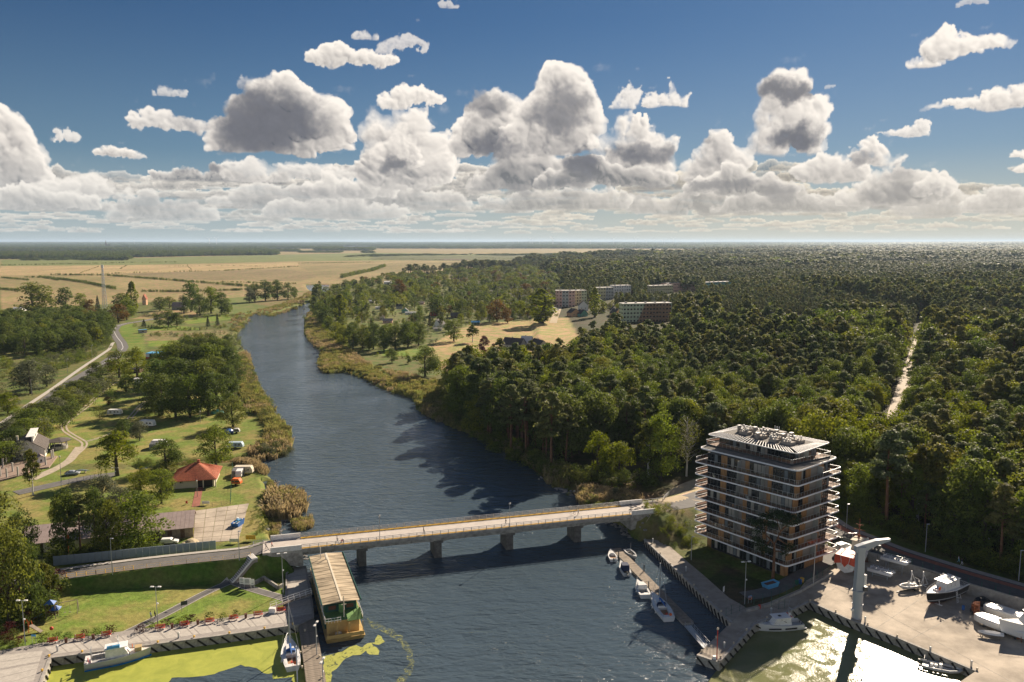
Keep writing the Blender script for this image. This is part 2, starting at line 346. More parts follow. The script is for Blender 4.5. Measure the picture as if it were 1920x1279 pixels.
# ------------------------------------------------------------------ materials
def mat(name,col,rough=.7,spec=.3,metal=0,noise=0,nscale=1.0,col2=None,bump=0,bscale=None,trans=0,rand=0,detail=4,stretch=None,lo=.35,hi=.65,emit=None):
    m=bpy.data.materials.new(name); m.use_nodes=True; t=m.node_tree; n=t.nodes; l=t.links; p=n['Principled BSDF']
    p.inputs['Roughness'].default_value=rough; p.inputs['Specular IOR Level'].default_value=spec; p.inputs['Metallic'].default_value=metal
    p.inputs['Base Color'].default_value=(*col,1); out=p.inputs['Base Color']
    src=None
    if noise or col2 or bump:
        g=n.new('ShaderNodeNewGeometry'); pos=g.outputs['Position']
        if rand>=0 and stretch is None:
            tc=n.new('ShaderNodeTexCoord'); pos=tc.outputs['Object']
        if stretch is not None:
            mp=n.new('ShaderNodeMapping'); mp.inputs['Scale'].default_value=stretch; l.new(pos,mp.inputs[0]); pos=mp.outputs[0]
    if col2 or noise:
        c2=col2 or tuple(min(1,c*(1+noise)) for c in col); c1=col if col2 else tuple(c*(1-noise) for c in col)
        x=n.new('ShaderNodeTexNoise'); x.inputs['Scale'].default_value=nscale; x.inputs['Detail'].default_value=detail; x.inputs['Roughness'].default_value=.6; l.new(pos,x.inputs[0])
        r=n.new('ShaderNodeValToRGB'); r.color_ramp.elements[0].position=lo; r.color_ramp.elements[1].position=hi
        r.color_ramp.elements[0].color=(*c1,1); r.color_ramp.elements[1].color=(*c2,1); l.new(x.outputs[0],r.inputs[0]); src=r.outputs[0]; l.new(src,out)
    if rand:
        oi=n.new('ShaderNodeObjectInfo'); h=n.new('ShaderNodeHueSaturation'); mm=n.new('ShaderNodeMath'); mm.operation='MULTIPLY_ADD'; mm.inputs[1].default_value=2*rand; mm.inputs[2].default_value=1-rand
        l.new(oi.outputs['Random'],mm.inputs[0]); l.new(mm.outputs[0],h.inputs['Value'])
        if src: l.new(src,h.inputs['Color'])
        else: h.inputs['Color'].default_value=(*col,1)
        l.new(h.outputs[0],out)
    if bump:
        x=n.new('ShaderNodeTexNoise'); x.inputs['Scale'].default_value=bscale or nscale*4; x.inputs['Detail'].default_value=3; l.new(pos,x.inputs[0])
        b=n.new('ShaderNodeBump'); b.inputs['Strength'].default_value=bump; b.inputs['Distance'].default_value=.1; l.new(x.outputs[0],b.inputs['Height']); l.new(b.outputs[0],p.inputs['Normal'])
    if emit: p.inputs['Emission Color'].default_value=(*emit,1); p.inputs['Emission Strength'].default_value=1
    return m
def leafmat(name,cols,trans=.35,hs=1.0,rough=.55):
    """foliage: colour varies from tree to tree (object random) and inside the crown"""
    m=bpy.data.materials.new(name); m.use_nodes=True; t=m.node_tree; n=t.nodes; l=t.links; p=n['Principled BSDF']; o=n['Material Output']
    oi=n.new('ShaderNodeObjectInfo'); r=n.new('ShaderNodeValToRGB'); k=len(cols)
    while len(r.color_ramp.elements)<k: r.color_ramp.elements.new(.5)
    for i,c in enumerate(cols): r.color_ramp.elements[i].position=i/(k-1) if k>1 else 0; r.color_ramp.elements[i].color=(*c,1)
    l.new(oi.outputs['Random'],r.inputs[0])
    g=n.new('ShaderNodeNewGeometry'); x=n.new('ShaderNodeTexNoise'); x.inputs['Scale'].default_value=.55; x.inputs['Detail'].default_value=2; l.new(g.outputs['Position'],x.inputs[0])
    h=n.new('ShaderNodeHueSaturation'); mr=n.new('ShaderNodeMapRange'); mr.inputs[1].default_value=.3; mr.inputs[2].default_value=.7; mr.inputs[3].default_value=.68; mr.inputs[4].default_value=1.45
    l.new(x.outputs[0],mr.inputs[0]); ri=n.new('ShaderNodeMath'); ri.operation='MULTIPLY_ADD'; l.new(g.outputs['Random Per Island'],ri.inputs[0]); ri.inputs[1].default_value=.5; ri.inputs[2].default_value=-.25
    ad=n.new('ShaderNodeMath'); l.new(mr.outputs[0],ad.inputs[0]); l.new(ri.outputs[0],ad.inputs[1]); l.new(ad.outputs[0],h.inputs['Value']); l.new(r.outputs[0],h.inputs['Color'])
    l.new(h.outputs[0],p.inputs['Base Color']); p.inputs['Roughness'].default_value=rough; p.inputs['Specular IOR Level'].default_value=.06
    tr=n.new('ShaderNodeBsdfTranslucent'); hh=n.new('ShaderNodeHueSaturation'); hh.inputs['Hue'].default_value=.49; hh.inputs['Saturation'].default_value=1.15; hh.inputs['Value'].default_value=1.5; l.new(h.outputs[0],hh.inputs['Color']); l.new(hh.outputs[0],tr.inputs[0])
    ms=n.new('ShaderNodeMixShader'); ms.inputs[0].default_value=trans; l.new(p.outputs[0],ms.inputs[1]); l.new(tr.outputs[0],ms.inputs[2]); l.new(ms.outputs[0],o.inputs[0])
    return m
# ------------------------------------------------------------------ outlines traced from the photograph, laid out on the ground
GZ=1.5
LEFT_BANK=[(573,538),(581,546),(585,555),(582,567),(547,578),(510,590),(470,588),(460,607),(440,633),(452,650),(462,662),(463,675),(470,703),(478,722),(495,750),(509,770),(529,804),(541,812),(540,845),(515,858),(486,862),(440,866),(380,868),(300,872),(255,878),(255,884),(300,880),(380,874),(440,871),(476,874),(497,887),(508,899),(512,917),(515,935),(518,972),(521,985),(523,1006),(535,1030),(566,1042),(575,1062),(580,1090),(587,1132),(589,1160),(560,1173),(480,1185),(300,1209),(96,1236),(70,1300),(40,1400),(0,1600)]
RIGHT_BANK=[(573,534),(616,534),(616,548),(584,556),(581,582),(571,597),(570,627),(582,642),(601,661),(596,684),(605,699),(650,699),(684,710),(710,727),(736,736),(770,746),(779,757),(781,768),(799,777),(826,787),(845,790),(875,804),(905,813),(932,828),(956,846),(977,864),(1002,882),(1026,900),(1047,910),(1065,913),(1080,930),(1089,948),(1130,965),(1185,992),(1190,1005),(1207,1014)]
QUAY_R=[(1207,1011),(1370,1168),(1306,1229),(1349,1243),(1415,1172),(1435,1164),(1485,1145),(1518,1129),(1587,1160),(1680,1196),(1829,1259),(1795,1282),(1640,1400),(1500,1600)]
def WP(l,z=0.0): return [W(a,b,z) for a,b in l]
QRW=WP(QUAY_R,1.4)
WATER=WP(RIGHT_BANK)+QRW+[(40,20),(-60,20)]+WP(LEFT_BANK)[::-1]
WATER=np.array(WATER)
def segd(P,A,B):
    d=B-A; t=np.clip(((P-A)@d)/max(d@d,1e-9),0,1); q=P-A-t[:,None]*d; return np.hypot(q[:,0],q[:,1]),t
def inside(P,poly):
    poly=np.asarray(poly); n=len(poly); c=np.zeros(len(P),bool); x,y=P[:,0],P[:,1]; j=n-1
    for i in range(n):
        xi,yi=poly[i]; xj,yj=poly[j]
        if yi!=yj: c^=((yi>y)!=(yj>y))&(x<(xj-xi)*(y-yi)/(yj-yi)+xi)
        j=i
    return c
def sdf(P,poly):
    poly=np.asarray(poly,float); m=np.full(len(P),1e9)
    for i in range(len(poly)):
        d,_=segd(P,poly[i-1],poly[i]); m=np.minimum(m,d)
    return np.where(inside(P,poly),m,-m)
def pldist(P,pts):
    """distance to a polyline of (x,y,z) and the height there"""
    pts=np.asarray(pts,float); m=np.full(len(P),1e9); z=np.zeros(len(P))
    for i in range(len(pts)-1):
        d,t=segd(P,pts[i,:2],pts[i+1,:2]); zz=pts[i,2]+t*(pts[i+1,2]-pts[i,2]); u=d<m; m=np.where(u,d,m); z=np.where(u,zz,z)
    return m,z
def ss(a,b,x): t=np.clip((x-a)/(b-a),0,1); return t*t*(3-2*t)
DZ=6.5
BN0=Vector((*W(565.5,1030,DZ),DZ)); BN1=Vector((*W(1184.5,965.5,DZ),DZ)); bd=(BN1-BN0).normalized(); bn=Vector((-bd.y,bd.x,0))
BW=8.2
def BP(t,o=0,z=0): p=BN0+bd*t+bn*o; return Vector((p.x,p.y,DZ+z))     # along the bridge, across, up
BL=(BN1-BN0).length
ROAD_L=[(*W(x,y,z),z) for x,y,z in [(480,1035,6.0),(370,1045.5,5.3),(265,1057,4.8),(150,1072,4.3),(60,1086,4),(-90,1106,4)]]
bc=BP(-8,BW/2); bc2=BP(-4,BW/2); ROAD_L=[(bc2.x,bc2.y,DZ-.3),(bc.x,bc.y,DZ)]+ROAD_L
e=BP(BL+6,BW/2)
e0_=BP(BL+3,BW/2); ROAD_R=[(e0_.x,e0_.y,DZ-.3),(e.x,e.y,6.4)]+[(*W(x,y,z),z) for x,y,z in [(1300,938,5.8),(1400,905,5.0),(1500,945,4.2),(1567,992,3.9),(1680,1038,3.8),(1805,1077,3.8),(1920,1110,3.8),(2150,1180,3.8)]]
WALL_R=[W(x,y,3.9) for x,y in [(1560,1010),(1630,1036),(1690,1055),(1750,1072.5),(1815,1095),(1920,1126),(2100,1186)]]
YARD=[W(x,y,1.5) for x,y in [(1306,1229),(1370,1168),(1207,1011),(1250,1020),(1330,1100),(1400,1140),(1440,1130),(1500,1104),(1560,1072)]]+[(a+.3,b+1.0) for a,b in WALL_R]+[W(2000,1400,1.5),W(1600,1500,1.5)]
def height(P):
    P=np.asarray(P,float); out=np.empty(len(P))
    near=(P[:,1]<2300)&(np.abs(P[:,0])<1300)
    s=np.full(len(P),-999.)
    s[near]=-sdf(P[near],WATER)          # >0 on land
    s[~near]=999
    base=1.5+ss(12,55,s)*2.0*(P[:,0]>20)*ss(185,215,P[:,1])
    h=np.where(s>0,np.minimum(.15+s*.55,base),-.1+s*.35); h=np.maximum(h,-2.2)
    # far country rises a little, low ridges on the horizon
    D=P[:,1]; a=P[:,0]/np.maximum(D,1)
    rid=(np.sin(a*9+1.3)*.5+np.sin(a*23+.4)*.3+np.sin(a*51)*.2)
    h=h+ss(9000,30000,D)*(28+rid*14)+ss(7000,15000,D)*ss(.2,.5,a)*(10+6*rid)
    d,z=pldist(P,ROAD_L); e=np.maximum(h,z-.06-np.maximum(0,d-3.7)*1.8); h=np.where(s>-1.5,e,h)
    d,z=pldist(P,ROAD_R); e=np.maximum(h,z-.06-np.maximum(0,d-5.6)*.42); h=np.where((s>-1)&(inside(P,YARD)==False),e,h)
    iy=inside(P,YARD)&(s>.0); h=np.where(iy,1.42,h)
    k=np.where((P[:,1]<260)&(np.abs(P[:,0])<260))[0]
    if len(k):
        d1,_=pldist(P[k],[(*p,0) for p in QRW]); d2,_=pldist(P[k],[(*p,0) for p in WP(LEFT_BANK[29:],1.4)]); dd_=np.minimum(d1,d2)
        h[k]=np.minimum(h[k],-1.2+np.maximum(0,dd_-1.4)*1.6)
    return h
def hz(x,y): return float(height(np.array([[x,y]]))[0])
# colour of the ground: (pixel polygon, colour, feather m)
DRY=(.28,.23,.13); GRS=(.115,.14,.04); LAWN=(.18,.21,.055); SAND=(.42,.34,.24)
COVER=[
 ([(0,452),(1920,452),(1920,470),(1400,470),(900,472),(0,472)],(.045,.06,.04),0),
 ([(0,470),(700,464),(1380,466),(1380,472),(1100,480),(1000,492),(860,505),(720,520),(640,535),(560,548),(420,560),(0,580)],(.28,.21,.12),0),
 ([(0,487),(240,484),(700,474),(1000,478),(900,487),(560,490),(300,496),(0,500)],(.17,.18,.075),0),
 ([(0,499),(420,496),(560,492),(560,499),(300,512),(0,516)],(.38,.27,.165),0),
 ([(0,520),(90,515),(200,520),(240,545),(0,548)],(.25,.195,.105),0),
 ([(220,513),(520,505),(620,512),(560,528),(330,524)],(.22,.165,.10),0),
 ([(560,500),(1000,486),(960,496),(720,512),(600,520)],(.23,.18,.10),0),
 ([(700,481),(1060,478),(1040,488),(820,489),(690,487)],(.12,.12,.06),0),
 ([(0,457),(700,459),(1500,460),(1920,460),(1920,463),(1380,463),(900,463),(0,463)],(.05,.062,.045),0),
 ([(420,560),(570,545),(585,565),(540,585),(440,590),(380,575)],(.15,.17,.06),4),
 ([(470,566),(575,545),(583,552),(560,567),(500,575)],(.22,.17,.09),4),
 ([(345,602),(430,588),(438,598),(350,608)],(.17,.21,.045),1),([(255,617),(300,610),(350,612),(380,618),(280,621)],(.17,.21,.045),1),([(278,640),(350,636),(345,649),(280,650)],(.17,.21,.045),1),
 ([(220,612),(250,605),(272,640),(275,660),(240,655)],(.15,.19,.045),2),
 ([(270,620),(430,620),(420,640),(350,637),(272,640)],(.23,.185,.10),4),([(290,582),(350,580),(380,590),(300,600),(250,598)],(.27,.2,.11),4),
 ([(800,650),(880,607),(1010,600),(1065,600),(1088,640),(1092,706),(1000,712),(850,706),(810,680)],(.36,.27,.14),3),
 ([(588,600),(640,650),(700,690),(820,730),(800,765),(700,720),(640,700),(596,690),(575,620)],(.14,.145,.055),3),
 ([(715,655),(790,655),(790,668),(715,668)],(.16,.21,.045),2),
 # camp site
 ([(0,830),(120,770),(210,715),(255,700),(320,700),(460,760),(520,800),(535,850),(470,862),(250,870),(0,870)],(.205,.205,.065),3),
 ([(255,880),(470,872),(515,900),(525,1000),(440,1020),(300,1010),(0,1010),(0,880)],(.205,.20,.068),2),
 # lawn by the quay
 ([(0,1230),(0,1150),(100,1080),(470,1050),(560,1040),(570,1150),(300,1190)],(.19,.205,.06),1),
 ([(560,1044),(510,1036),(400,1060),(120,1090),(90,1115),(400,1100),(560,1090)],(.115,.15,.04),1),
 # right bank
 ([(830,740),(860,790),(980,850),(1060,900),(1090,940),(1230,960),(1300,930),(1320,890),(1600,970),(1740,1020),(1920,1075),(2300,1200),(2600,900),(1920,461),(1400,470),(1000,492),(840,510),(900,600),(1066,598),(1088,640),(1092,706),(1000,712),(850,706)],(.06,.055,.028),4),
 ([(960,846),(1000,850),(1090,895),(1230,915),(1260,940),(1230,965),(1190,960),(1090,945)],(.13,.095,.05),3),
 ([(1225,945),(1250,925),(1320,900),(1340,1000),(1290,985),(1245,975)],(.42,.34,.24),2),
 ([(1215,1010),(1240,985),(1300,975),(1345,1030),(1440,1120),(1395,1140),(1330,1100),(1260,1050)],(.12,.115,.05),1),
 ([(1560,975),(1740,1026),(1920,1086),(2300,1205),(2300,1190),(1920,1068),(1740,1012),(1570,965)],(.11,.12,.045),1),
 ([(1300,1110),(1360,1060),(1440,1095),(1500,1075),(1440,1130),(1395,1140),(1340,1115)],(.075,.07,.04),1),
]
def make_ground():
    rows=[55.0]
    while rows[-1]<46000: rows.append(rows[-1]*(1.0048 if rows[-1]<1500 else 1.0075))
    ys=np.array(rows); us=np.concatenate([np.linspace(-2.6,-.78,22)[:-1],np.linspace(-.78,.78,370),np.linspace(.78,2.6,22)[1:]]); U,Y=np.meshgrid(us,ys); X=U*Y
    P=np.stack([X.ravel(),Y.ravel()],1); H=height(P)
    nr,ncx=len(ys),len(us); col=np.tile(np.array((.13,.135,.05)),(len(P),1))
    far=P[:,1]>1500; col[far]=(.24,.195,.105)
    px=960+FPX*P[:,0]/(P[:,1]*CP+(CAMZ-1.5)*SP); py=639.5+FPX*(-(P[:,1]*SP)+(CAMZ-1.5)*CP)/(P[:,1]*CP+(CAMZ-1.5)*SP)
    # patchwork of far fields
    fx=np.floor(P[:,0]/700+np.sin(P[:,1]/1900)*.8); fy=np.floor(P[:,1]/900+np.sin(P[:,0]/1300)*.6); hsh=np.mod(np.sin(fx*12.9898+fy*78.233)*43758.5453,1)
    pal=np.array([(.28,.205,.12),(.16,.17,.075),(.31,.24,.135),(.2,.17,.09),(.07,.085,.045),(.24,.2,.11)]); f=(P[:,1]>3300); col[f]=pal[(hsh[f]*6).astype(int)]
    Q=np.stack([px,py],1)
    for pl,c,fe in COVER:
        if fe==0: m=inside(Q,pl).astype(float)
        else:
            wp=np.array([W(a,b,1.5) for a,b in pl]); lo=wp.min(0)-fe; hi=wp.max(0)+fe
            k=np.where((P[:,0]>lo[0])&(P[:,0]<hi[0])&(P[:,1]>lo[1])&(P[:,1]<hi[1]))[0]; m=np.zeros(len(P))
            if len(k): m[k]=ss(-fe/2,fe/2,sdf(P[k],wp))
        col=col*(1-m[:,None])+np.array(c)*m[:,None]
    near=P[:,1]<1300
    i=np.arange((nr-1)*(ncx-1)); r=i//(ncx-1); c=i%(ncx-1); a=r*ncx+c
    F=np.stack([a,a+1,a+ncx+1,a+ncx],1)
    me=npmesh('ground',np.column_stack([P,H]),F,ground_mat(),smooth=True)
    at=me.attributes.new('cover','FLOAT_COLOR','POINT'); at.data.foreach_set('color',np.column_stack([col,np.ones(len(col))]).astype(np.float32).ravel())
    o=bpy.data.objects.new('ground',me); COL.objects.link(o); tag(o,kind='structure')
def ground_mat():
    m=bpy.data.materials.new('ground'); m.use_nodes=True; t=m.node_tree; n=t.nodes; l=t.links; p=n['Principled BSDF']; p.inputs['Roughness'].default_value=.9; p.inputs['Specular IOR Level'].default_value=.1
    at=n.new('ShaderNodeAttribute'); at.attribute_name='cover'; g=n.new('ShaderNodeNewGeometry')
    def noi(s,d=4,st=None):
        x=n.new('ShaderNodeTexNoise'); x.inputs['Scale'].default_value=s; x.inputs['Detail'].default_value=d; x.inputs['Roughness'].default_value=.62
        if st: mp=n.new('ShaderNodeMapping'); mp.inputs['Scale'].default_value=st; l.new(g.outputs['Position'],mp.inputs[0]); l.new(mp.outputs[0],x.inputs[0])
        else: l.new(g.outputs['Position'],x.inputs[0])
        return x.outputs[0]
    def mr(s,a,b,c,d):
        r=n.new('ShaderNodeMapRange'); l.new(s,r.inputs[0]); 
        for i,v in enumerate((a,b,c,d)): r.inputs[i+1].default_value=v
        return r.outputs[0]
    a=mr(noi(.11,7),.42,.60,0,1); dry=n.new('ShaderNodeMix'); dry.data_type='RGBA'; l.new(a,dry.inputs[0])
    sc=n.new('ShaderNodeMix'); sc.data_type='RGBA'; sc.blend_type='MULTIPLY'; sc.inputs[0].default_value=1; l.new(at.outputs['Color'],sc.inputs[6]); sc.inputs[7].default_value=(1.26,1.09,1.15,1)
    gr=n.new('ShaderNodeMix'); gr.data_type='RGBA'; gr.blend_type='MULTIPLY'; gr.inputs[0].default_value=1; l.new(at.outputs['Color'],gr.inputs[6]); gr.inputs[7].default_value=(.74,1.0,.62,1)
    l.new(gr.outputs[2],dry.inputs[6]); l.new(sc.outputs[2],dry.inputs[7])
    h=n.new('ShaderNodeHueSaturation'); l.new(dry.outputs[2],h.inputs['Color'])
    f1=mr(noi(.9,6),.3,.7,.72,1.28); f2=mr(noi(.012,5,(1,.35,1)),.3,.7,.82,1.2); mu=n.new('ShaderNodeMath'); mu.operation='MULTIPLY'; l.new(f1,mu.inputs[0]); l.new(f2,mu.inputs[1]); l.new(mu.outputs[0],h.inputs['Value'])
    l.new(h.outputs[0],p.inputs['Base Color'])
    b=n.new('ShaderNodeBump'); b.inputs['Strength'].default_value=.6; b.inputs['Distance'].default_value=.25; l.new(noi(1.6,6),b.inputs['Height']); l.new(b.outputs[0],p.inputs['Normal'])
    return m
make_ground()
# water
def water_mat(name,base,rough,wave=1.0,spec=.5,bump=1.0):
    m=bpy.data.materials.new(name); m.use_nodes=True; t=m.node_tree; n=t.nodes; l=t.links; p=n['Principled BSDF']; g=n.new('ShaderNodeNewGeometry')
    p.inputs['Base Color'].default_value=(*base,1); p.inputs['Roughness'].default_value=rough; p.inputs['Specular IOR Level'].default_value=spec; p.inputs['IOR'].default_value=1.33
    def noi(s,d,st,ro=0):
        x=n.new('ShaderNodeTexNoise'); x.inputs['Scale'].default_value=s; x.inputs['Detail'].default_value=d; x.inputs['Roughness'].default_value=.55; x.inputs['Distortion'].default_value=.6
        mp=n.new('ShaderNodeMapping'); mp.inputs['Scale'].default_value=st; mp.inputs['Rotation'].default_value=(0,0,ro); l.new(g.outputs['Position'],mp.inputs[0]); l.new(mp.outputs[0],x.inputs[0]); return x.outputs[0]
    a=noi(.8*wave,6,(.55,1.2,1),R(-12)); b=noi(.24*wave,3,(.6,1.2,1),R(-20)); c=noi(.035,3,(1,.6,1)); 
    ad=n.new('ShaderNodeMath'); ad.operation='MULTIPLY_ADD'; l.new(b,ad.inputs[0]); ad.inputs[1].default_value=1.8; l.new(a,ad.inputs[2])
    mr=n.new('ShaderNodeMapRange'); l.new(c,mr.inputs[0]); mr.inputs[1].default_value=.3; mr.inputs[2].default_value=.7; mr.inputs[3].default_value=.35*bump; mr.inputs[4].default_value=1.0*bump
    bu=n.new('ShaderNodeBump'); bu.inputs['Distance'].default_value=.50; l.new(mr.outputs[0],bu.inputs['Strength']); l.new(ad.outputs[0],bu.inputs['Height']); l.new(bu.outputs[0],p.inputs['Normal'])
    return m
def sheet(name,pts,z,m,kind='structure',parent=None,thick=0):
    from mathutils.geometry import tessellate_polygon
    tri=tessellate_polygon([[Vector((a,b,0)) for a,b in pts]]); vs=[(a,b,z) for a,b in pts]; fs=[]
    for t in tri:
        a,b,c=[Vector((*pts[i],0)) for i in t]; fs.append(list(t) if (b-a).cross(c-a).z>0 else list(t)[::-1])
    me=npmesh(name,vs,fs,m); o=bpy.data.objects.new(name,me); link(o,parent)
    if kind: tag(o,kind=kind)
    return o
wm=water_mat('river',(.062,.090,.114),.07)
xs=[-2600,2600,2600,-2600]; sheet('water',[(-2600,-200),(2600,-200),(2600,2600),(-2600,2600)],0,wm)
# strips that follow the ground
def strip(name,pts,width,m,dz=.05,parent=None,kind='structure',off=0,flatz=True):
    """pts: (x,y[,z]) centre line"""
    P=[Vector((p[0],p[1],p[2] if len(p)>2 else 0)) for p in pts]; hasz=len(pts[0])>2
    out=[]
    for i in range(len(P)-1):
        k=max(1,int((P[i+1]-P[i]).length/1.5)) if (P[i+1]-P[i]).length<500 else 40
        for j in range(k): out.append(P[i].lerp(P[i+1],j/k))
    out.append(P[-1]); 
    # smooth the centre line
    A=np.array([list(v) for v in out])
    for _ in range(6): A[1:-1]=(A[:-2]+2*A[1:-1]+A[2:])/4
    T=np.gradient(A[:,:2],axis=0); T/=np.maximum(np.linalg.norm(T,axis=1),1e-6)[:,None]; Nn=np.stack([-T[:,1],T[:,0]],1)
    ws=np.array([width]*len(A)) if not callable(width) else np.array([width(i/(len(A)-1)) for i in range(len(A))])
    cols=np.linspace(-.5,.5,3); V=[]
    for c in cols: V.append(A[:,:2]+Nn*(ws*c+off)[:,None])
    V=np.stack(V,1).reshape(-1,2); Z=np.repeat(A[:,2]+dz,3) if hasz else height(V)+dz
    n=len(A); f=[]
    for i in range(n-1):
        for c in range(2): a=i*3+c; f.append([a,a+3,a+4,a+1][::-1])
    me=npmesh(name,np.column_stack([V,Z]),f,m,smooth=False); o=bpy.data.objects.new(name,me); link(o,parent)
    if kind: tag(o,kind=kind)
    return o
# ------------------------------------------------------------------ trees
def quads(c,nrm,size,rng,asp=.7):
    """leaf clumps: one small bent diamond per centre"""
    n=len(c); nrm=nrm/np.maximum(np.linalg.norm(nrm,axis=1),1e-6)[:,None]
    r=rng.normal(size=(n,3)); u=np.cross(nrm,r); u/=np.maximum(np.linalg.norm(u,axis=1),1e-6)[:,None]; v=np.cross(nrm,u)
    s=size[:,None] if isinstance(size,np.ndarray) else size
    a=c+u*s*.5*(.8+.4*rng.random((n,1))); b=c+v*s*.5*asp*(.7+.6*rng.random((n,1))); d=c-u*s*.5*(.8+.4*rng.random((n,1))); e=c-v*s*.5*asp*(.7+.6*rng.random((n,1)))
    b=b+nrm*s*.12; e=e-nrm*s*.1
    V=np.stack([a,b,d,e],1).reshape(-1,3); F=np.arange(4*n).reshape(n,4); return V,F
def lobes_to_leaves(lb,per,size,rng,flat=0,fill=.35,droop=0):
    C=[];Nm=[]
    tot=sum(l[3]*l[4] for l in lb)
    for (x,y,z,r,rz) in lb:
        k=max(6,int(per*len(lb)*(r*rz)/tot)); d=rng.normal(size=(k,3)); d/=np.linalg.norm(d,axis=1)[:,None]
        d[:,2]=np.where(d[:,2]<-.45,-d[:,2],d[:,2]); rad=(1-fill*rng.random(k)**2)[:,None]*(1+.10*rng.normal(size=(k,1)))
        p=d*rad*np.array([r,r,rz])+np.array([x,y,z]); C.append(p); Nm.append(d+rng.normal(size=(k,3))*.45+np.array([0,0,flat]))
    return np.concatenate(C),np.concatenate(Nm)
def crown(kind,H,Rr,n,ls,rng):
    """returns leaf mesh arrays and limb tips"""
    lb=[]
    if kind in('broad','bush'):
        z0=(.06 if kind=='broad' else .0)*H; ch=H-z0; K=int(22+rng.integers(6))
        for i in range(K):
            t=(i+rng.random())/K; zz=z0+ch*(.05+.81*t); env=Rr*math.sqrt(max(.05,1-((t-.36)/.68)**2))
            a=rng.uniform(0,6.28)+i*2.4; q=env*rng.uniform(.45,.78) if i>2 else env*.2; r=Rr*rng.uniform(.30,.48)
            lb.append((cos(a)*q,sin(a)*q,zz,r,r*rng.uniform(.65,.9)))
        lb.append((rng.normal()*.1*Rr,rng.normal()*.1*Rr,H-.3*Rr,Rr*.42,Rr*.36))
        c,nm=lobes_to_leaves(lb,n/len(lb),ls,rng)
    elif kind=='pine':
        K=int(17+rng.integers(7)); z0=.40*H
        for i in range(K):
            t=rng.random(); zz=z0+(H-z0)*(.1+.82*t); env=Rr*(1-.62*t**1.6)*(.55+.45*rng.random()); a=i*2.4+rng.uniform(-.5,.5)
            r=Rr*rng.uniform(.26,.42); lb.append((cos(a)*env*.8,sin(a)*env*.8,zz,r,r*.42))
        lb.append((0,0,H-.5,Rr*.35,Rr*.24)); c,nm=lobes_to_leaves(lb,n/len(lb),ls,rng,flat=.5,fill=.6)
    elif kind=='spruce':
        k=n; t=rng.random(k)**.7; zz=.06*H+(H*.94)*(1-t); tier=np.abs(np.sin(zz/H*pi*11)); rr=Rr*t**.9*(.62+.38*tier)*(.75+.3*rng.random(k)); a=rng.uniform(0,6.28,k)
        c=np.stack([np.cos(a)*rr,np.sin(a)*rr,zz-rr*.18],1); nm=np.stack([np.cos(a)*.6,np.sin(a)*.6,np.full(k,.8)],1)+rng.normal(size=(k,3))*.35
    elif kind in('willow','birch'):
        K=16 if kind=='willow' else 15; zlo=.02 if kind=='willow' else .2
        for i in range(K):
            t=rng.random(); zz=H*(zlo+.2+(.72-zlo)*t); env=Rr*math.sqrt(max(.06,1-((t-.35)/.72)**2))*.7; a=i*2.4; r=Rr*rng.uniform(.25,.4); lb.append((cos(a)*env,sin(a)*env,zz,r,r*(.9 if kind=='birch' else .7)))
        lb.append((0,0,H-.22*H*.5,Rr*.32,Rr*.5)); m=.55 if kind=='willow' else .35
        c,nm=lobes_to_leaves(lb,n/len(lb)*.6,ls,rng,fill=.6)
        k=int(n*.4); j=rng.integers(0,len(c),k); dr=rng.random(k)**1.3*H*m*.5; c2=c[j]+np.stack([rng.normal(size=k)*.15,rng.normal(size=k)*.15,-dr],1); c2[:,2]=np.maximum(c2[:,2],.3+.06*H); nm2=np.stack([c2[:,0],c2[:,1],np.zeros(k)],1)+rng.normal(size=(k,3))*.6
        c=np.concatenate([c,c2]); nm=np.concatenate([nm,nm2])
    elif kind=='poplar':
        k=n; t=rng.random(k); zz=H*(.06+.94*t); rr=Rr*np.sin(np.clip(t*.93+.07,0,1)*pi)**.55*(.75+.35*rng.random(k))*(.8+.2*np.sin(zz*1.7+rng.uniform(0,6))); a=rng.uniform(0,6.28,k)
        c=np.stack([np.cos(a)*rr,np.sin(a)*rr,zz],1); nm=np.stack([np.cos(a),np.sin(a),np.full(k,.5)],1)+rng.normal(size=(k,3))*.5
    sz=ls*(.65+.7*rng.random(len(c)))
    V,F=quads(c,nm,sz,rng); return V,F,lb
def trunk_mb(kind,H,Rr,lb,rng,seg=6,limbs=True):
    b=MB(); lean=rng.normal(size=2)*.02*H; top={'pine':.93,'spruce':.97,'poplar':.9,'birch':.9,'willow':.6,'broad':.72,'bush':.5}[kind]; r0=H*{'pine':.013,'spruce':.013,'birch':.011,'poplar':.018,'willow':.028,'broad':.02,'bush':.012}[kind]+.05
    pts=[(0,0,-.4),(0,0,.05*H),(lean[0]*.3,lean[1]*.3,.3*H),(lean[0],lean[1],.62*H),(lean[0]*.6,lean[1]*.6,top*H)]
    if top*H<=.62*H: pts=pts[:3]+[(lean[0],lean[1],top*H)]
    rs=[r0*1.5,r0*1.05,r0*.85,r0*.5,r0*.15][:len(pts)]; b.tube(pts,rs,seg)
    if limbs and lb:
        for (x,y,z,r,rz) in lb[::2 if kind!='pine' else 1]:
            zs=max(.25*H,min(z-.16*H,.8*H)) if kind!='pine' else min(z-.02*H,.9*H); m=.45
            b.tube([(lean[0]*.5,lean[1]*.5,zs),(x*m,y*m,zs+(z-zs)*.55),(x*.85,y*.85,z)],[r0*.42,r0*.26,r0*.08],3,cap=False)
    return b
PINE=[(.095,.125,.045),(.11,.135,.05),(.13,.145,.05),(.15,.15,.05),(.10,.13,.06)]
BROAD=[(.075,.115,.028),(.11,.15,.03),(.15,.19,.034),(.09,.125,.034),(.18,.20,.034),(.12,.14,.036),(.15,.15,.036)]
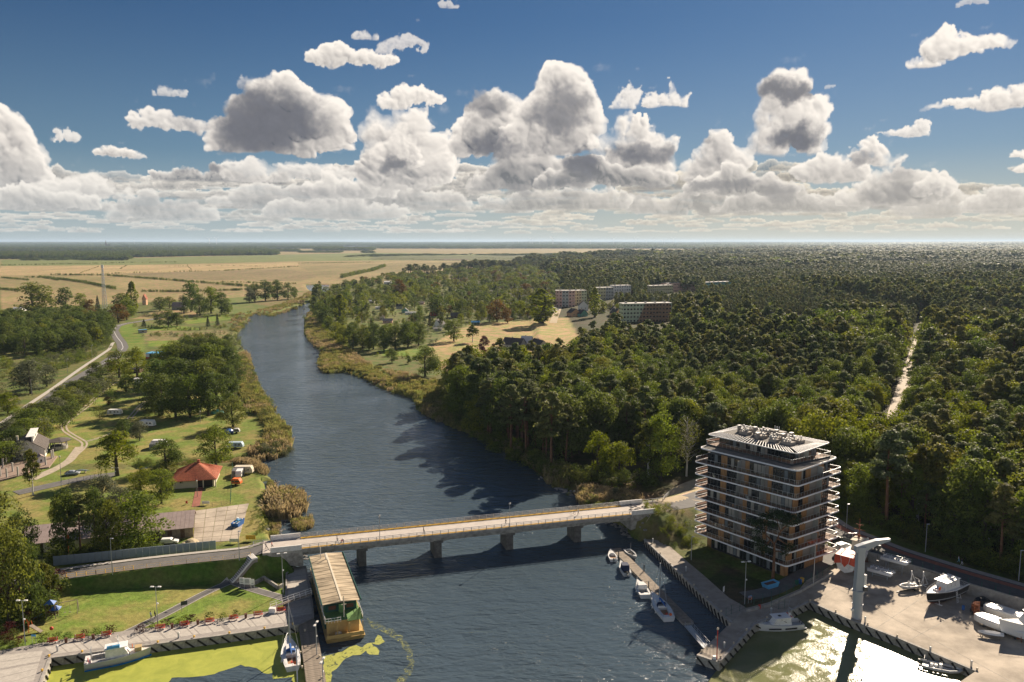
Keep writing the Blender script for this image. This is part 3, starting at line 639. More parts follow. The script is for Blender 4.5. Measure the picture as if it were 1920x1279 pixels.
M_pine=leafmat('pine_needles',PINE,.34,rough=.6); M_broad=leafmat('broad_leaves',BROAD,.38); M_dark=leafmat('dark_leaves',[(.07,.10,.028),(.085,.115,.03),(.105,.13,.034)],.38)
M_birch=leafmat('birch_leaves',[(.08,.095,.025),(.11,.11,.028),(.10,.115,.02),(.07,.09,.02)],.42); M_spruce=leafmat('spruce_needles',[(.022,.038,.02),(.03,.042,.018),(.035,.032,.018)],.1)
M_lime=leafmat('lime_green_leaves',[(.12,.15,.02),(.14,.165,.028)],.42); M_gray=leafmat('grey_willow_leaves',[(.11,.125,.07),(.125,.135,.08)],.3); M_brown=leafmat('brown_leaves',[(.12,.075,.025),(.14,.09,.025)],.3); M_purple=leafmat('purple_leaves',[(.05,.018,.016),(.07,.022,.02)],.25)
M_reed=leafmat('reeds',[(.19,.20,.075),(.22,.20,.08),(.17,.20,.065)],.35,rough=.7)
B_pine=mat('pine_bark',(.16,.085,.05),.85,.2,noise=.35,nscale=2); B_br=mat('bark',(.09,.075,.055),.9,.1,noise=.3,nscale=2); B_birch=mat('birch_bark',(.55,.53,.48),.8,.2,col2=(.12,.11,.1),nscale=3,lo=.55,hi=.7)
SPEC={'pine':('pine',M_pine,B_pine,'pine_tree'),'broad':('broad',M_broad,B_br,'broadleaf_tree'),'dark':('broad',M_dark,B_br,'broadleaf_tree'),'birch':('birch',M_birch,B_birch,'birch_tree'),'spruce':('spruce',M_spruce,B_br,'spruce_tree'),
 'lime':('broad',M_lime,B_br,'broadleaf_tree'),'gray':('broad',M_gray,B_br,'willow_tree'),'brown':('broad',M_brown,B_br,'broadleaf_tree'),'willow':('willow',M_lime,B_br,'willow_tree'),'poplar':('poplar',M_lime,B_br,'poplar_tree'),
 'bush':('bush',M_broad,B_br,'bush'),'dbush':('bush',M_dark,B_br,'bush'),'gbush':('bush',M_gray,B_br,'bush'),'pbush':('bush',M_purple,B_br,'bush'),'lbush':('bush',M_lime,B_br,'bush'),'purple':('broad',M_purple,B_br,'broadleaf_tree')}
NLEAF={'pine':3600,'broad':5200,'bush':1300,'spruce':2400,'willow':4600,'birch':3400,'poplar':2800}
RAT={'pine':.22,'broad':.37,'bush':.55,'spruce':.17,'willow':.36,'birch':.2,'poplar':.15}
LIB={}
def lib(sp,lod):
    """unit trees (height 10 m), a few shapes each, three levels of detail"""
    key=(sp,lod)
    if key in LIB: return LIB[key]
    kind,lm,bm_,_=SPEC[sp]; out=[]; share={}
    base=('shape',kind,lod)
    if base not in LIB:
        arr=[]; nv={0:5,1:4,2:3}[lod]
        for i in range(nv):
            rng=np.random.default_rng(hash((len(kind),ord(kind[0]),lod,i))%9999+i*7); H=10.; Rr=H*RAT[kind]*(.9+.2*rng.random()); n=int(NLEAF[kind]*{0:1,1:.36,2:.13}[lod]); ls={0:.30,1:.46,2:.76}[lod]*(1.0 if kind!='bush' else 1.5)
            V,F,lb=crown(kind,H,Rr,n,ls,rng); tb=trunk_mb(kind,H,Rr,lb,rng,{0:6,1:4,2:3}[lod],lod<2); arr.append((V,F,tb))
        LIB[base]=arr
    for i,(V,F,tb) in enumerate(LIB[base]):
        cm=npmesh(sp+'_crown',V,F,lm); tm=tb.mesh(sp+'_trunk',bm_)
        out.append((cm,tm,V,F,tb))
    LIB[key]=out; return out
def joined(sp,lod,i):
    cm,tm,V,F,tb=lib(sp,lod)[i]; kind,lm,bm_,_=SPEC[sp]; tv=np.array(tb.v); nv=len(V)
    f=[F]+[np.array([[k+nv for k in q]]) for q in tb.f]; return npmesh(sp+'_all',np.concatenate([V,tv]),f,[lm,bm_],[0]*len(F)+[1]*len(tb.f))
CNT={}
def tree(sp,x,y,h,label,group=None,lod=0,z=None,wide=1.0,i=None,cat=None,name=None):
    o=lib(sp,lod); k=CNT.get(sp,0); CNT[sp]=k+1; cm,tm=o[(k if i is None else i)%len(o)][:2]
    nm=name or SPEC[sp][3]; z=hz(x,y) if z is None else z
    t=thing(nm,label,cat or nm.replace('_',' '),(x,y,z),random.uniform(0,6.28),group); s=h/10.; t.scale=(s*wide,s*wide,s)
    a=bpy.data.objects.new('trunk',tm); link(a,t); b=bpy.data.objects.new('crown',cm); link(b,t); return t
def ptree(sp,px,py,hpx,label,wpx=None,group=None,lod=None,zg=None,**k):
    """tree whose foot shows at pixel (px,py) and that is hpx pixels tall"""
    z=1.5 if zg is None else zg
    for _ in range(3):
        x,y=W(px,py,z); z=hz(x,y)
    s=ppm(x,y,z); h=hpx/s/1.0; kd=SPEC[sp][0]
    wd=1.0 if wpx is None else (wpx/s)/(h*RAT[kd]*2.15)
    if lod is None: lod=0 if s>2.4 else (1 if s>1.2 else 2)
    return tree(sp,x,y,h,label,group,lod,z,wd,**k)
# ---- woods: scattered by area; the nearest become things, the rest one mass
def scatter(pxpoly,n_per_ha,rng,zg=2.0,maxD=1e9,minD=0,excl=(),spacing=.0):
    wp=np.array([W(a,b,zg) for a,b in pxpoly]); lo,hi=wp.min(0),wp.max(0); hi[1]=min(hi[1],maxD); lo[1]=max(lo[1],minD)
    return wp,lo,hi
def wood_points(pxpoly,d0,grow,rng,excl_px=(),excl_fn=None,minD=0,maxD=12000,zg=2.5):
    """jittered rows whose spacing grows with distance; keeps points whose foot lies in the pixel polygon"""
    out=[]; Y=max(minD,120.); wp=np.array([W(a,b,zg) for a,b in pxpoly]); 
    y0,y1=max(wp[:,1].min(),minD),min(wp[:,1].max(),maxD); Y=y0
    xl,xr=(wp[:,0]/wp[:,1]).min(),(wp[:,0]/wp[:,1]).max()
    while Y<y1:
        s=d0*max(1,(Y/900.)**grow); xs=np.arange(max(xl,-.8)*Y,min(xr,.8)*Y,s); xs=xs+rng.uniform(-.42,.42,len(xs))*s; ys=Y+rng.uniform(-.42,.42,len(xs))*s
        out.append(np.stack([xs,ys,np.full(len(xs),s)],1)); Y+=s*.95
    P=np.concatenate(out); d=P[:,1]*CP+(CAMZ-zg)*SP; q=np.stack([960+FPX*P[:,0]/d,639.5+FPX*((CAMZ-zg)*CP-P[:,1]*SP)/d],1)
    k=inside(q,pxpoly)
    for e in excl_px: k&=~inside(q,e)
    P=P[k]
    if excl_fn is not None: P=P[excl_fn(P)]
    return P
STUFF={}      # name -> list of (x,y,z,sp,lod,i,sx,sz,rot)
def stuff(name,rows): STUFF.setdefault(name,[]).extend(rows)
def build_stuff(name,label=None):
    rows=STUFF[name]; keys=sorted({(r[3],r[4],r[5]) for r in rows}); idx={k:i for i,k in enumerate(keys)}
    c=bpy.data.collections.new('shapes_'+name)
    for i,k in enumerate(keys):
        o=bpy.data.objects.new('shape_%03d'%i,PROTO(k)); c.objects.link(o)
    me=bpy.data.meshes.new(name); me.vertices.add(len(rows)); me.vertices.foreach_set('co',np.array([r[:3] for r in rows],np.float32).ravel())
    def at(n,t,vals,key='value'):
        a=me.attributes.new(n,t,'POINT'); a.data.foreach_set(key,vals)
    at('pick','INT',np.array([idx[(r[3],r[4],r[5])] for r in rows],np.int32)); at('turn','FLOAT',np.array([r[8] for r in rows],np.float32))
    at('size','FLOAT_VECTOR',np.array([(r[6],r[6],r[7]) for r in rows],np.float32).ravel(),'vector')
    o=bpy.data.objects.new(name,me); COL.objects.link(o); tag(o,label=label,kind='stuff')
    g=bpy.data.node_groups.new(name,'GeometryNodeTree'); g.interface.new_socket('Geometry',in_out='INPUT',socket_type='NodeSocketGeometry'); g.interface.new_socket('Geometry',in_out='OUTPUT',socket_type='NodeSocketGeometry')
    n=g.nodes; l=g.links; gi=n.new('NodeGroupInput'); go=n.new('NodeGroupOutput'); ip=n.new('GeometryNodeInstanceOnPoints'); ci=n.new('GeometryNodeCollectionInfo')
    ci.inputs['Collection'].default_value=c; ci.inputs['Separate Children'].default_value=True; ci.inputs['Reset Children'].default_value=True
    def na(nm,t): a=n.new('GeometryNodeInputNamedAttribute'); a.data_type=t; a.inputs[0].default_value=nm; return a.outputs[0]
    l.new(gi.outputs[0],ip.inputs['Points']); l.new(ci.outputs[0],ip.inputs['Instance']); ip.inputs['Pick Instance'].default_value=True
    l.new(na('pick','INT'),ip.inputs['Instance Index']); cx=n.new('ShaderNodeCombineXYZ'); l.new(na('turn','FLOAT'),cx.inputs[2]); 
    er=n.new('FunctionNodeEulerToRotation'); l.new(cx.outputs[0],er.inputs[0]); l.new(er.outputs[0],ip.inputs['Rotation']); l.new(na('size','FLOAT_VECTOR'),ip.inputs['Scale']); l.new(ip.outputs[0],go.inputs[0])
    md=o.modifiers.new('scatter','NODES'); md.node_group=g; return o
PCACHE={}
def PROTO(k):
    if k not in PCACHE: PCACHE[k]=CUSTOM[k[0]](k) if k[0] in CUSTOM else joined(*k)
    return PCACHE[k]
CUSTOM={}
# ------------------------------------------------------------------ woods
WOOD_R=[(838,735),(850,772),(880,790),(960,836),(1010,862),(1060,884),(1130,898),(1230,905),(1310,888),(1400,872),(1500,900),(1590,962),(1650,985),(1740,1014),(1920,1068),(2300,1190),(2600,900),(2200,461),(1920,459.5),(1400,466),(1380,470),(1200,478),(1000,491),(850,505),(720,520),(655,533),(600,552),(588,570),(590,600),(640,645),(700,655),(790,648),(880,606),(1010,598),(1060,598),(1085,640),(1085,690),(1000,700),(900,700)]
SETTLE=[(600,552),(655,533),(720,520),(850,507),(1000,500),(1060,520),(1060,560),(1290,600),(1290,628),(1090,628),(1060,598),(1010,598),(880,606),(790,648),(700,655),(640,645),(590,600)]
MEADOW=[(800,655),(860,618),(900,604),(1010,598),(1066,598),(1088,640),(1088,684),(1000,692),(900,698),(860,690)]
HXP=[[(x0-1,y-5),(x1+1,y-5),(x1+2,y+e),(x0-2,y+e)] for x0,x1,y,e in [(1038,1110,577,22),(1068,1168,596,48),(1160,1265,606,56),(1118,1152,564,12),(1148,1186,559,12),(1212,1306,552,16),(1318,1376,545,14),(1345,1395,611,30),(1408,1474,617,28),(1480,1540,618,30),(808,829,622,30),(741,757,579,12),(702,719,580,12),(751,781,590,14),(710,737,604,14),(783,797,571,12),(805,821,592,12),(718,735,533,8),(690,704,568,12),(843,864,596,12),(882,901,609,12),(936,1014,656,42),(1345,1395,620,36),(1408,1474,628,36),(1480,1540,628,36)]]
GLADES=[[(1250,925),(1330,880),(1400,870),(1500,900),(1590,955),(1500,960),(1300,975)],[(1060,872),(1100,850),(1200,846),(1330,862),(1320,960),(1100,960)],[(1085,640),(1130,630),(1150,650),(1100,668)],[(1170,600),(1270,600),(1270,622),(1170,622)],[(1040,590),(1110,590),(1110,606),(1040,606)],[(1350,598),(1540,598),(1540,622),(1350,622)]]
pathA=W(1733,604,3); pathB=W(1689,745,3); pv=Vector((pathB[0]-pathA[0],pathB[1]-pathA[1])).normalized(); 
PATH=[(pathA[0]-pv.x*20,pathA[1]-pv.y*20),(pathA[0]+pv.x*560,pathA[1]+pv.y*560)]
def clear_path(P):
    d,_=pldist(P[:,:2],[(PATH[0][0],PATH[0][1],0),(PATH[1][0],PATH[1][1],0)]); 
    d2,_=pldist(P[:,:2],ROAD_R); w=np.where(P[:,1]<420,6,7.2)
    return (d>w)&(d2>8)
r1=np.random.default_rng(3)
P1=wood_points(WOOD_R,5.7,1.0,r1,excl_px=[MEADOW,SETTLE]+GLADES+HXP,excl_fn=clear_path,minD=170,maxD=22000,zg=3.3)
FCAND=[]
for x,y,s in P1:
    a=x/y; q=math.sin(x*.021+1.7)*math.sin(y*.017+.4)+r1.normal()*.45+ .25*math.sin(x*.006-y*.004)
    # pines further off and to the right, mixed broadleaf towards the river and behind the block
    pine=.12+ss(320,560,np.array(y-120*(a>.4)))*.5+(.35 if a>.47 else 0)
    pt=math.sin(x*.0055+1)*math.sin(y*.0042+x*.0017)
    if y>650: pine=.95 if pt<.35 else .55
    sp='pine' if r1.random()<pine or (q<-.75) else ('dark' if q<-.25 else 'broad' if q<.75 else 'birch' if q<1.05 else 'lime')
    if y>900 and sp in('lime','birch') and r1.random()<.6: sp='broad'
    k=max(1.,s/5.7); h=(20 if sp=='pine' else 18)*r1.uniform(.62,1.25)*(1+.25*math.sin(x*.013+y*.009))*(.85+.3*(pt>0))
    if y<330 and a<.33 and a>-.1: h*=.9
    lod=0 if y<430 else 1 if y<950 else 2
    sx=h/10*.93*min(max(1,k*.8),6.5)*(1.15 if k>1.3 else 1); sz=h/10*(1 if k<3 else 1.15)
    if a<.1 and y<420: sz*=.85
    FCAND.append((y,x,sp,h,lod,sx,sz,k))
FCAND.sort(key=lambda t:t[0])
quota={'pine':270,'broad':70,'dark':50,'birch':40,'lime':15,'spruce':10}; used={}
WL={'pine':('Scots pine in the wood behind the apartment block and quay road','pines of the wood'),'broad':('green broadleaf tree in the mixed wood right of the river','broadleaf trees of the wood'),
 'dark':('dark green broadleaf tree in the mixed wood right of the river','dark broadleaf trees of the wood'),'birch':('pale green birch in the mixed wood right of the river','birches of the wood'),'lime':('bright yellow-green tree in the mixed wood right of the river','yellow-green trees of the wood')}
rows=[]
for (y,x,sp,h,lod,sx,sz,k) in FCAND:
    z=hz(x,y) if y<500 else None
    vis=abs(x)/y<.66
    if vis and k<1.3 and used.get(sp,0)<quota[sp]:
        used[sp]=used.get(sp,0)+1; tree(sp,x,y,h,WL[sp][0],WL[sp][1],lod,z)
    else: rows.append((x,y,z,sp,lod,r1.integers(0,{0:5,1:4,2:3}[lod]),sx,sz,r1.uniform(0,6.28)))
hh=height(np.array([[r[0],r[1]] for r in rows])); rows=[(r[0],r[1],float(q),*r[3:]) for r,q in zip(rows,hh)]
stuff('forest',rows)
print('forest',len(FCAND),len(rows),used)
# undergrowth along the wood's edge
def sow(name,line,n,wid,sp,h0,h1,rng,lod=1,zg=2.0,px=True):
    L_=[W(a,b,zg) for a,b in line] if px else line; seg=[math.dist(L_[i],L_[i+1]) for i in range(len(L_)-1)]; T=sum(seg); out=[]
    for _ in range(n):
        t=rng.random()*T; i=0
        while i<len(seg)-1 and t>seg[i]: t-=seg[i]; i+=1
        f=t/max(seg[i],1e-6); a,b=L_[i],L_[i+1]; dx,dy=b[0]-a[0],b[1]-a[1]; l=max(math.hypot(dx,dy),1e-6); o=rng.uniform(-.5,.5)*wid
        out.append((a[0]+dx*f-dy/l*o,a[1]+dy*f+dx/l*o))
    H=height(np.array(out)); h=rng.uniform(h0,h1,n)
    sps=sp if isinstance(sp,list) else [sp]
    stuff(name,[(x,y,float(z),sps[rng.integers(len(sps))],lod,int(rng.integers(0,3)),q/10*1.1,q/10,rng.uniform(0,6.28)) for (x,y),z,q in zip(out,H,h)])
sow('undergrowth',[(845,770),(880,795),(960,842),(1010,868),(1060,890),(1130,905),(1230,912)],170,8,['bush','dbush','bush'],2,5.5,r1)
sow('undergrowth',[(1560,962),(1650,993),(1740,1022),(1920,1078),(2100,1130)],160,6,['dbush','bush'],1.5,5,r1)
sow('undergrowth',[(960,850),(1030,885),(1090,915),(1180,930)],60,9,['bush','dbush'],.8,2.2,r1)
sow('undergrowth',[(1230,975),(1245,1000),(1290,1020)],60,7,['lbush','bush'],.8,2.0,r1)
sow('undergrowth',[(1090,940),(1140,948),(1185,940)],36,5,['gbush','bush'],1,2.4,r1)
# ---- settlement trees: individuals
ST=wood_points(SETTLE,14.5,.6,r1,excl_px=HXP+[MEADOW,[(1170,590),(1270,590),(1270,628),(1170,628)],[(1040,585),(1110,585),(1110,606),(1040,606)]],minD=500,maxD=4200,zg=2.5)
rows=[]; n=0
for x,y,s in sorted(map(tuple,ST),key=lambda t:t[1]):
    if r1.random()<.22: continue
    sp=['broad','dark','broad','dark','pine','birch','spruce','broad','lime','brown'][r1.integers(10)]; h=r1.uniform(5,13)
    if sp=='brown' and r1.random()<.6: sp='broad'
    if n<110: tree(sp,x,y,h,{'pine':'pine standing among the garden plots across the river','birch':'pale birch among the garden plots across the river','spruce':'dark spruce among the garden plots across the river','brown':'brownish tree among the garden plots across the river','lime':'yellow-green tree among the garden plots across the river'}.get(sp,'rounded green tree among the garden plots across the river'),'garden trees across the river: '+SPEC[sp][3].replace('_',' '),1 if y<900 else 2); n+=1
    else: rows.append((x,y,2.5,sp,2,int(r1.integers(0,3)),h/10*max(1,s/11)*1.1,h/10,r1.uniform(0,6.28)))
    if y<1100:
      for _ in range(4):
        xx,yy=x+r1.normal()*7,y+r1.normal()*7
        q=r1.uniform(1.5,4); stuff('undergrowth',[(xx,yy,2.4,['bush','dbush','gbush'][r1.integers(3)],2,int(r1.integers(0,3)),q/10*1.3,q/10,r1.uniform(0,6.28))])
stuff('forest',rows)
# far woods and hedges on the plain
def farwood(pl,d0,h,rng,zg=2.0,sp=('dark','dark','pine'),dmax=40000):
    P=wood_points(pl,d0,.0,rng,minD=900,maxD=dmax,zg=zg)
    H=height(P[:,:2]) if len(P) else []
    stuff('far_woods',[(x,y,float(z),sp[rng.integers(len(sp))],2,int(rng.integers(0,3)),d0/10*rng.uniform(1.5,2.6),h/10*rng.uniform(.7,1.25),rng.uniform(0,6.28)) for (x,y,_),z in zip(P,H)])
farwood([(0,486),(240,485.5),(240,483),(380,480),(520,478),(520,474),(250,475),(0,477)],24,20,r1)
farwood([(160,488),(242,488),(244,484.5),(170,484)],22,18,r1)
farwood([(0,470.5),(300,471),(500,471.5),(500,468.5),(0,468)],40,22,r1)
farwood([(0,466),(640,466.5),(640,464.5),(0,464)],60,24,r1); farwood([(300,471),(560,472),(560,470),(300,469)],30,16,r1)
farwood([(590,470),(700,470),(700,468),(600,467.5)],40,24,r1); farwood([(640,482),(700,481),(860,478),(1060,480),(1060,477.5),(700,478)],60,8,r1)
farwood([(0,462.5),(1920,462.5),(1920,459),(0,459)],150,26,r1); farwood([(700,466),(1380,467),(1380,464),(700,463.5)],90,22,r1); farwood([(1000,465),(1500,467),(1900,464),(1900,461),(1000,462)],110,22,r1)
farwood([(0,458.6),(1920,458.6),(1920,457),(0,457)],330,30,r1)
for (x0,x1,yy,hh_) in [(40,75,487.5,10),(85,105,487.3,9),(115,130,487,10),(140,165,486.5,8),(560,600,473,10),(600,640,473,9),(680,700,473.5,12)]: farwood([(x0,yy+.8),(x1,yy+.8),(x1,yy-.6),(x0,yy-.6)],22,hh_,r1)
# ditch hedges on the meadows left of the river (lumpy low ribbons)
def hedge(line,h,wid,n,rng,sp=('dbush','dbush','bush')):
    n=int(n*1.5)
    sow('meadow_hedges',line,n,wid,list(sp),h*.7,h*1.3,rng,lod=2,zg=1.5)
for ln,h,n in [([(75,520),(110,524),(160,530),(215,543)],3,160),([(45,520.5),(80,521),(110,526)],2.5,70),([(95,516),(200,517),(330,527),(430,535),(520,543)],3,300),([(115,524),(140,528),(215,541)],2.8,110),([(0,521),(55,526)],2.5,60),([(130,516.5),(250,512),(420,508),(560,500)],2.2,150),([(310,500),(400,498),(520,500)],1.6,60),([(150,512.5),(185,500)],1.5,40),([(225,505),(238,498)],2,20),([(350,496),(358,506)],1.5,20),([(265,547.5),(330,548),(440,545),(520,540)],2.5,160),([(0,543),(40,546)],2.5,40),([(415,529),(560,533)],2,70),([(0,498),(240,493),(330,492)],2.5,170),([(640,522),(660,517),(700,508),(722,500)],6,120),([(740,527),(800,529)],2,40)]:
    hedge(ln,h*1.35,4,n,r1)
for ln in [[(640,488),(760,486),(900,489)],[(560,494),(700,492)],[(900,484),(1020,486)]]: hedge(ln,2.5,40,150,r1)
# reeds
def reed_proto(k):
    rng=np.random.default_rng(40+k[2]); c=[];f=[]
    V=[];Fq=[]
    for i in range(46):
        a=rng.uniform(0,6.28); q=rng.random()**.5*1.3; x,y=cos(a)*q,sin(a)*q; h=rng.uniform(1.5,2.6); w_=rng.uniform(.05,.12); t=rng.uniform(0,6.28); lx,ly=rng.normal(size=2)*.22
        b=len(V); V+=[(x-cos(t)*w_,y-sin(t)*w_,0),(x+cos(t)*w_,y+sin(t)*w_,0),(x+lx+cos(t)*w_*.7,y+ly+sin(t)*w_*.7,h),(x+lx-cos(t)*w_*.7,y+ly-sin(t)*w_*.7,h)]; Fq.append((b,b+1,b+2,b+3))
        if rng.random()<.5:
            b=len(V); V+=[(x+lx-.12,y+ly,h-.05),(x+lx+.12,y+ly,h-.05),(x+lx*1.6+.05,y+ly*1.6,h+.35),(x+lx*1.6-.05,y+ly*1.6,h+.35)]; Fq.append((b,b+1,b+2,b+3))
    return npmesh('reed',V,np.array(Fq),[M_reed if k[2]<2 else M_reedb])
CUSTOM['reed']=reed_proto
M_reedb=leafmat('reed_plumes',[(.30,.25,.14),(.33,.27,.16),(.27,.23,.12)],.3,rough=.7)
def reeds(pl,n,rng,brown=.3,h=1.0):
    wp=np.array([W(a,b,.8) for a,b in pl]); lo,hi=wp.min(0),wp.max(0); P=rng.uniform(lo,hi,(n*3,2)); P=P[inside(P,wp)][:n]; H=height(P)
    rr=[]
    for (x,y),z in zip(P,H):
        b=math.sin(x*.07+2)*math.sin(y*.05)+rng.normal()*.4
        rr.append((x,y,float(max(z,-.1)),'reed',0,(2+int(rng.integers(2))) if b>.7-brown*1.6 else int(rng.integers(2)),h*rng.uniform(1.1,1.7),h*rng.uniform(.7,1.1),rng.uniform(0,6.28)))
    stuff('reeds',rr)
reeds([(577,585),(600,600),(640,648),(700,690),(740,700),(830,720),(832,765),(810,780),(782,768),(775,745),(735,735),(684,709),(650,698),(606,698),(597,684),(602,661),(572,628)],4200,r1,.25,.85)
reeds([(782,768),(840,760),(870,790),(940,825),(980,850),(970,860),(930,830),(870,806),(825,788)],600,r1,.0,.8)
reeds([(455,665),(462,662),(480,722),(500,752),(532,803),(542,812),(540,846),(512,860),(480,866),(470,850),(500,830),(505,800),(470,775),(450,730),(450,690)],2000,r1,.25,1.1)
reeds([(445,862),(478,866),(500,884),(495,892),(470,878),(440,872)],160,r1,.5,.8)
reeds([(508,930),(530,925),(556,935),(560,955),(545,968),(515,965)],190,r1,.45,1.45)
reeds([(505,895),(515,910),(520,945),(523,1000),(510,1005),(505,960)],260,r1,.1,.5)
reeds([(548,978),(582,968),(583,985),(560,990)],45,r1,.0,.6)
reeds([(1024,878),(1060,885),(1066,905),(1045,910),(1028,898)],150,r1,.3,1.05)
reeds([(1085,922),(1150,925),(1200,940),(1190,950),(1092,945)],170,r1,.6,.8)
reeds([(975,858),(1010,880),(1040,905),(1060,912),(1060,895),(1000,862)],200,r1,.2,.6)
reeds([(440,630),(462,608),(472,590),(512,592),(560,578),(586,556),(583,545),(560,560),(500,580),(440,592),(430,610)],700,r1,.3,.8)
reeds([(300,868),(440,864),(440,868),(300,874)],120,r1,.2,.5)
# ------------------------------------------------------------------ shared materials
C_conc=mat('concrete',(.36,.34,.31),.85,.2,noise=.22,nscale=.8,bump=.2); C_concd=mat('dark_concrete',(.36,.34,.30),.85,.2,noise=.35,nscale=.9,bump=.3)
C_yard=mat('yard_concrete',(.41,.355,.285),.85,.2,noise=.30,nscale=.16,bump=.2,detail=12); C_pier=mat('dark_pier_concrete',(.15,.14,.125),.8,.3,noise=.3,nscale=1.2); C_asph=mat('asphalt',(.15,.145,.14),.8,.25,noise=.12,nscale=.5,detail=8); C_asphd=mat('dark_asphalt',(.10,.098,.096),.8,.25,noise=.15,nscale=.6)  # C_pier: darker concrete for the bridge piers
C_pav=mat('paving',(.46,.43,.385),.8,.2,noise=.1,nscale=1.5); C_pavd=mat('dark_paving',(.33,.305,.28),.8,.2,noise=.12,nscale=1.5); C_quay=mat('quay_paving',(.34,.30,.25),.85,.2,noise=.12,nscale=.8)
C_white=mat('white_paint',(.80,.79,.77),.45,.4); C_whited=mat('weathered_white',(.76,.745,.71),.6,.3,noise=.12,nscale=1.5); C_yel=mat('yellow_paint',(.75,.45,.06),.6,.3,noise=.12,nscale=1.0); C_steel=mat('galvanised_steel',(.42,.44,.46),.45,.5,metal=.6)
C_dark=mat('dark_metal',(.05,.055,.06),.5,.4); C_rub=mat('fender_rubber',(.03,.028,.026),.8,.2); C_wood=mat('weathered_planks',(.26,.22,.175),.85,.2,noise=.2,nscale=1.2); C_woodo=mat('oak_panel',(.36,.195,.085),.55,.3,noise=.22,nscale=1.8,stretch=(1,1,.25))
C_red=mat('red_paint',(.52,.06,.035),.55,.35); C_redw=mat('red_bench_slats',(.62,.09,.05),.6,.3); C_blue=mat('blue_paint',(.04,.14,.42),.45,.4); C_bluel=mat('light_blue',(.10,.36,.62),.5,.4); C_green=mat('green_paint',(.03,.13,.09),.6,.3); C_orange=mat('orange_paint',(.72,.17,.04),.6,.3)
C_glass=mat('window_glass',(.018,.022,.026),.06,.8); C_brick=mat('red_brick_paving',(.30,.12,.085),.85,.2,noise=.15,nscale=1.0); C_black=mat('black',(.015,.015,.016),.5,.4); C_rust=mat('rust',(.25,.09,.045),.85,.2,noise=.4,nscale=2.5); C_sand=mat('sand',(.47,.39,.27),.95,.1,noise=.1,nscale=.4,bump=.3); C_grav=mat('gravel_track',(.43,.37,.285),.95,.1,noise=.14,nscale=.7,bump=.3)
C_glow=mat('lamp_glass',(.75,.74,.70),.3,.5); C_skin=mat('skin',(.42,.24,.16),.6,.3); C_cream=mat('cream_render',(.62,.56,.44),.8,.2,noise=.05,nscale=.6); C_tile=mat('clay_tile',(.43,.135,.07),.75,.25,noise=.2,nscale=1.6,rand=.12)
def at(px,py,z): return W3(px,py,z)
def flat(p): return (p[0],p[1])
def seg_frame(A,B):
    A,B=Vector(A),Vector(B); d=B-A; l=d.length; return A,d/l,l
def put(x,y,z=None): return (x,y,hz(x,y) if z is None else z)
def gpt(px,py,z0=1.5):
    """ground point under a pixel"""
    z=z0
    for _ in range(4): x,y=W(px,py,z); z=hz(x,y)
    return Vector((x,y,z))
# ------------------------------------------------------------------ quays
def quay(name,edge,inner,zt,m,pitch=2.25,faces=None,depth=-1.6,coping=True,label=None):
    """edge: world polyline along the water (water on its outer side), inner: rest of the outline"""
    q=MB(); q.prism(list(edge)+list(inner),depth,zt,0); o=q.build(name,[m]); tag(o,kind='structure')
    for i in range(len(edge)-1):
        if faces is not None and i not in faces: continue
        A=Vector((*edge[i],0)); B=Vector((*edge[i+1],0)); d=(B-A); l=d.length; d/=l; 
        n=Vector((d.y,-d.x,0)); mid=(A+B)/2
        if inside(np.array([[mid.x+n.x,mid.y+n.y]]),list(edge)+list(inner))[0]: n=-n
        k=max(1,round(l/pitch)); p=l/k; rz=math.atan2(d.y,d.x)
        for j in range(k):
            c=A+d*(p*(j+.5))+n*.05; b=MB(); b.box((0,0,0),(p-.12,.1,zt+.25)); w_=b.build('panel',[C_concd],o); w_.location=(c.x,c.y,(zt-.25)/2-.12); w_.rotation_euler=(0,0,rz)
            s=1 if n.x*d.y-n.y*d.x<0 else -1      # fenders lean the same way seen from the water
            f=MB(); f.bar((-p*.42*-s,0,zt*.9-.05),(p*.42*-s,0,-.35),.24,.26); w_=f.build('fender',[C_rub],o); w_.location=(c.x+n.x*.16,c.y+n.y*.16,0); w_.rotation_euler=(0,0,rz)
        if coping:
            b=MB(); b.box((0,0,0),(l,.55,.12)); w_=b.build('coping',[C_conc],o); c=mid-n*.24; w_.location=(c.x,c.y,zt+.03); w_.rotation_euler=(0,0,rz)
    return o
zq=1.6
E1=WP([(1207,1011),(1370,1168)],zq); I1=WP([(1400,1140),(1387,1132),(1367,1121),(1340,1097),(1320,1079),(1290,1054),(1280,1045),(1262,1030),(1248,1014)],zq)
quay('quay_walk',E1,I1,zq,C_quay,pitch=1.75)
E2=WP([(1370,1168),(1306,1229),(1349,1243),(1415,1172),(1435,1164),(1485,1145),(1518,1129),(1587,1160),(1680,1196),(1829,1259)],zq)
I2=WP([(1795,1282),(1640,1420),(1900,1600),(2300,1500)],zq)+[(a,b) for a,b in WALL_R[::-1]]+WP([(1500,1104),(1440,1130),(1400,1140)],zq)
quay('yard_slab',E2,I2,zq+.02,C_yard,pitch=2.3,faces=[1,2,3,4,5,6,7,8])
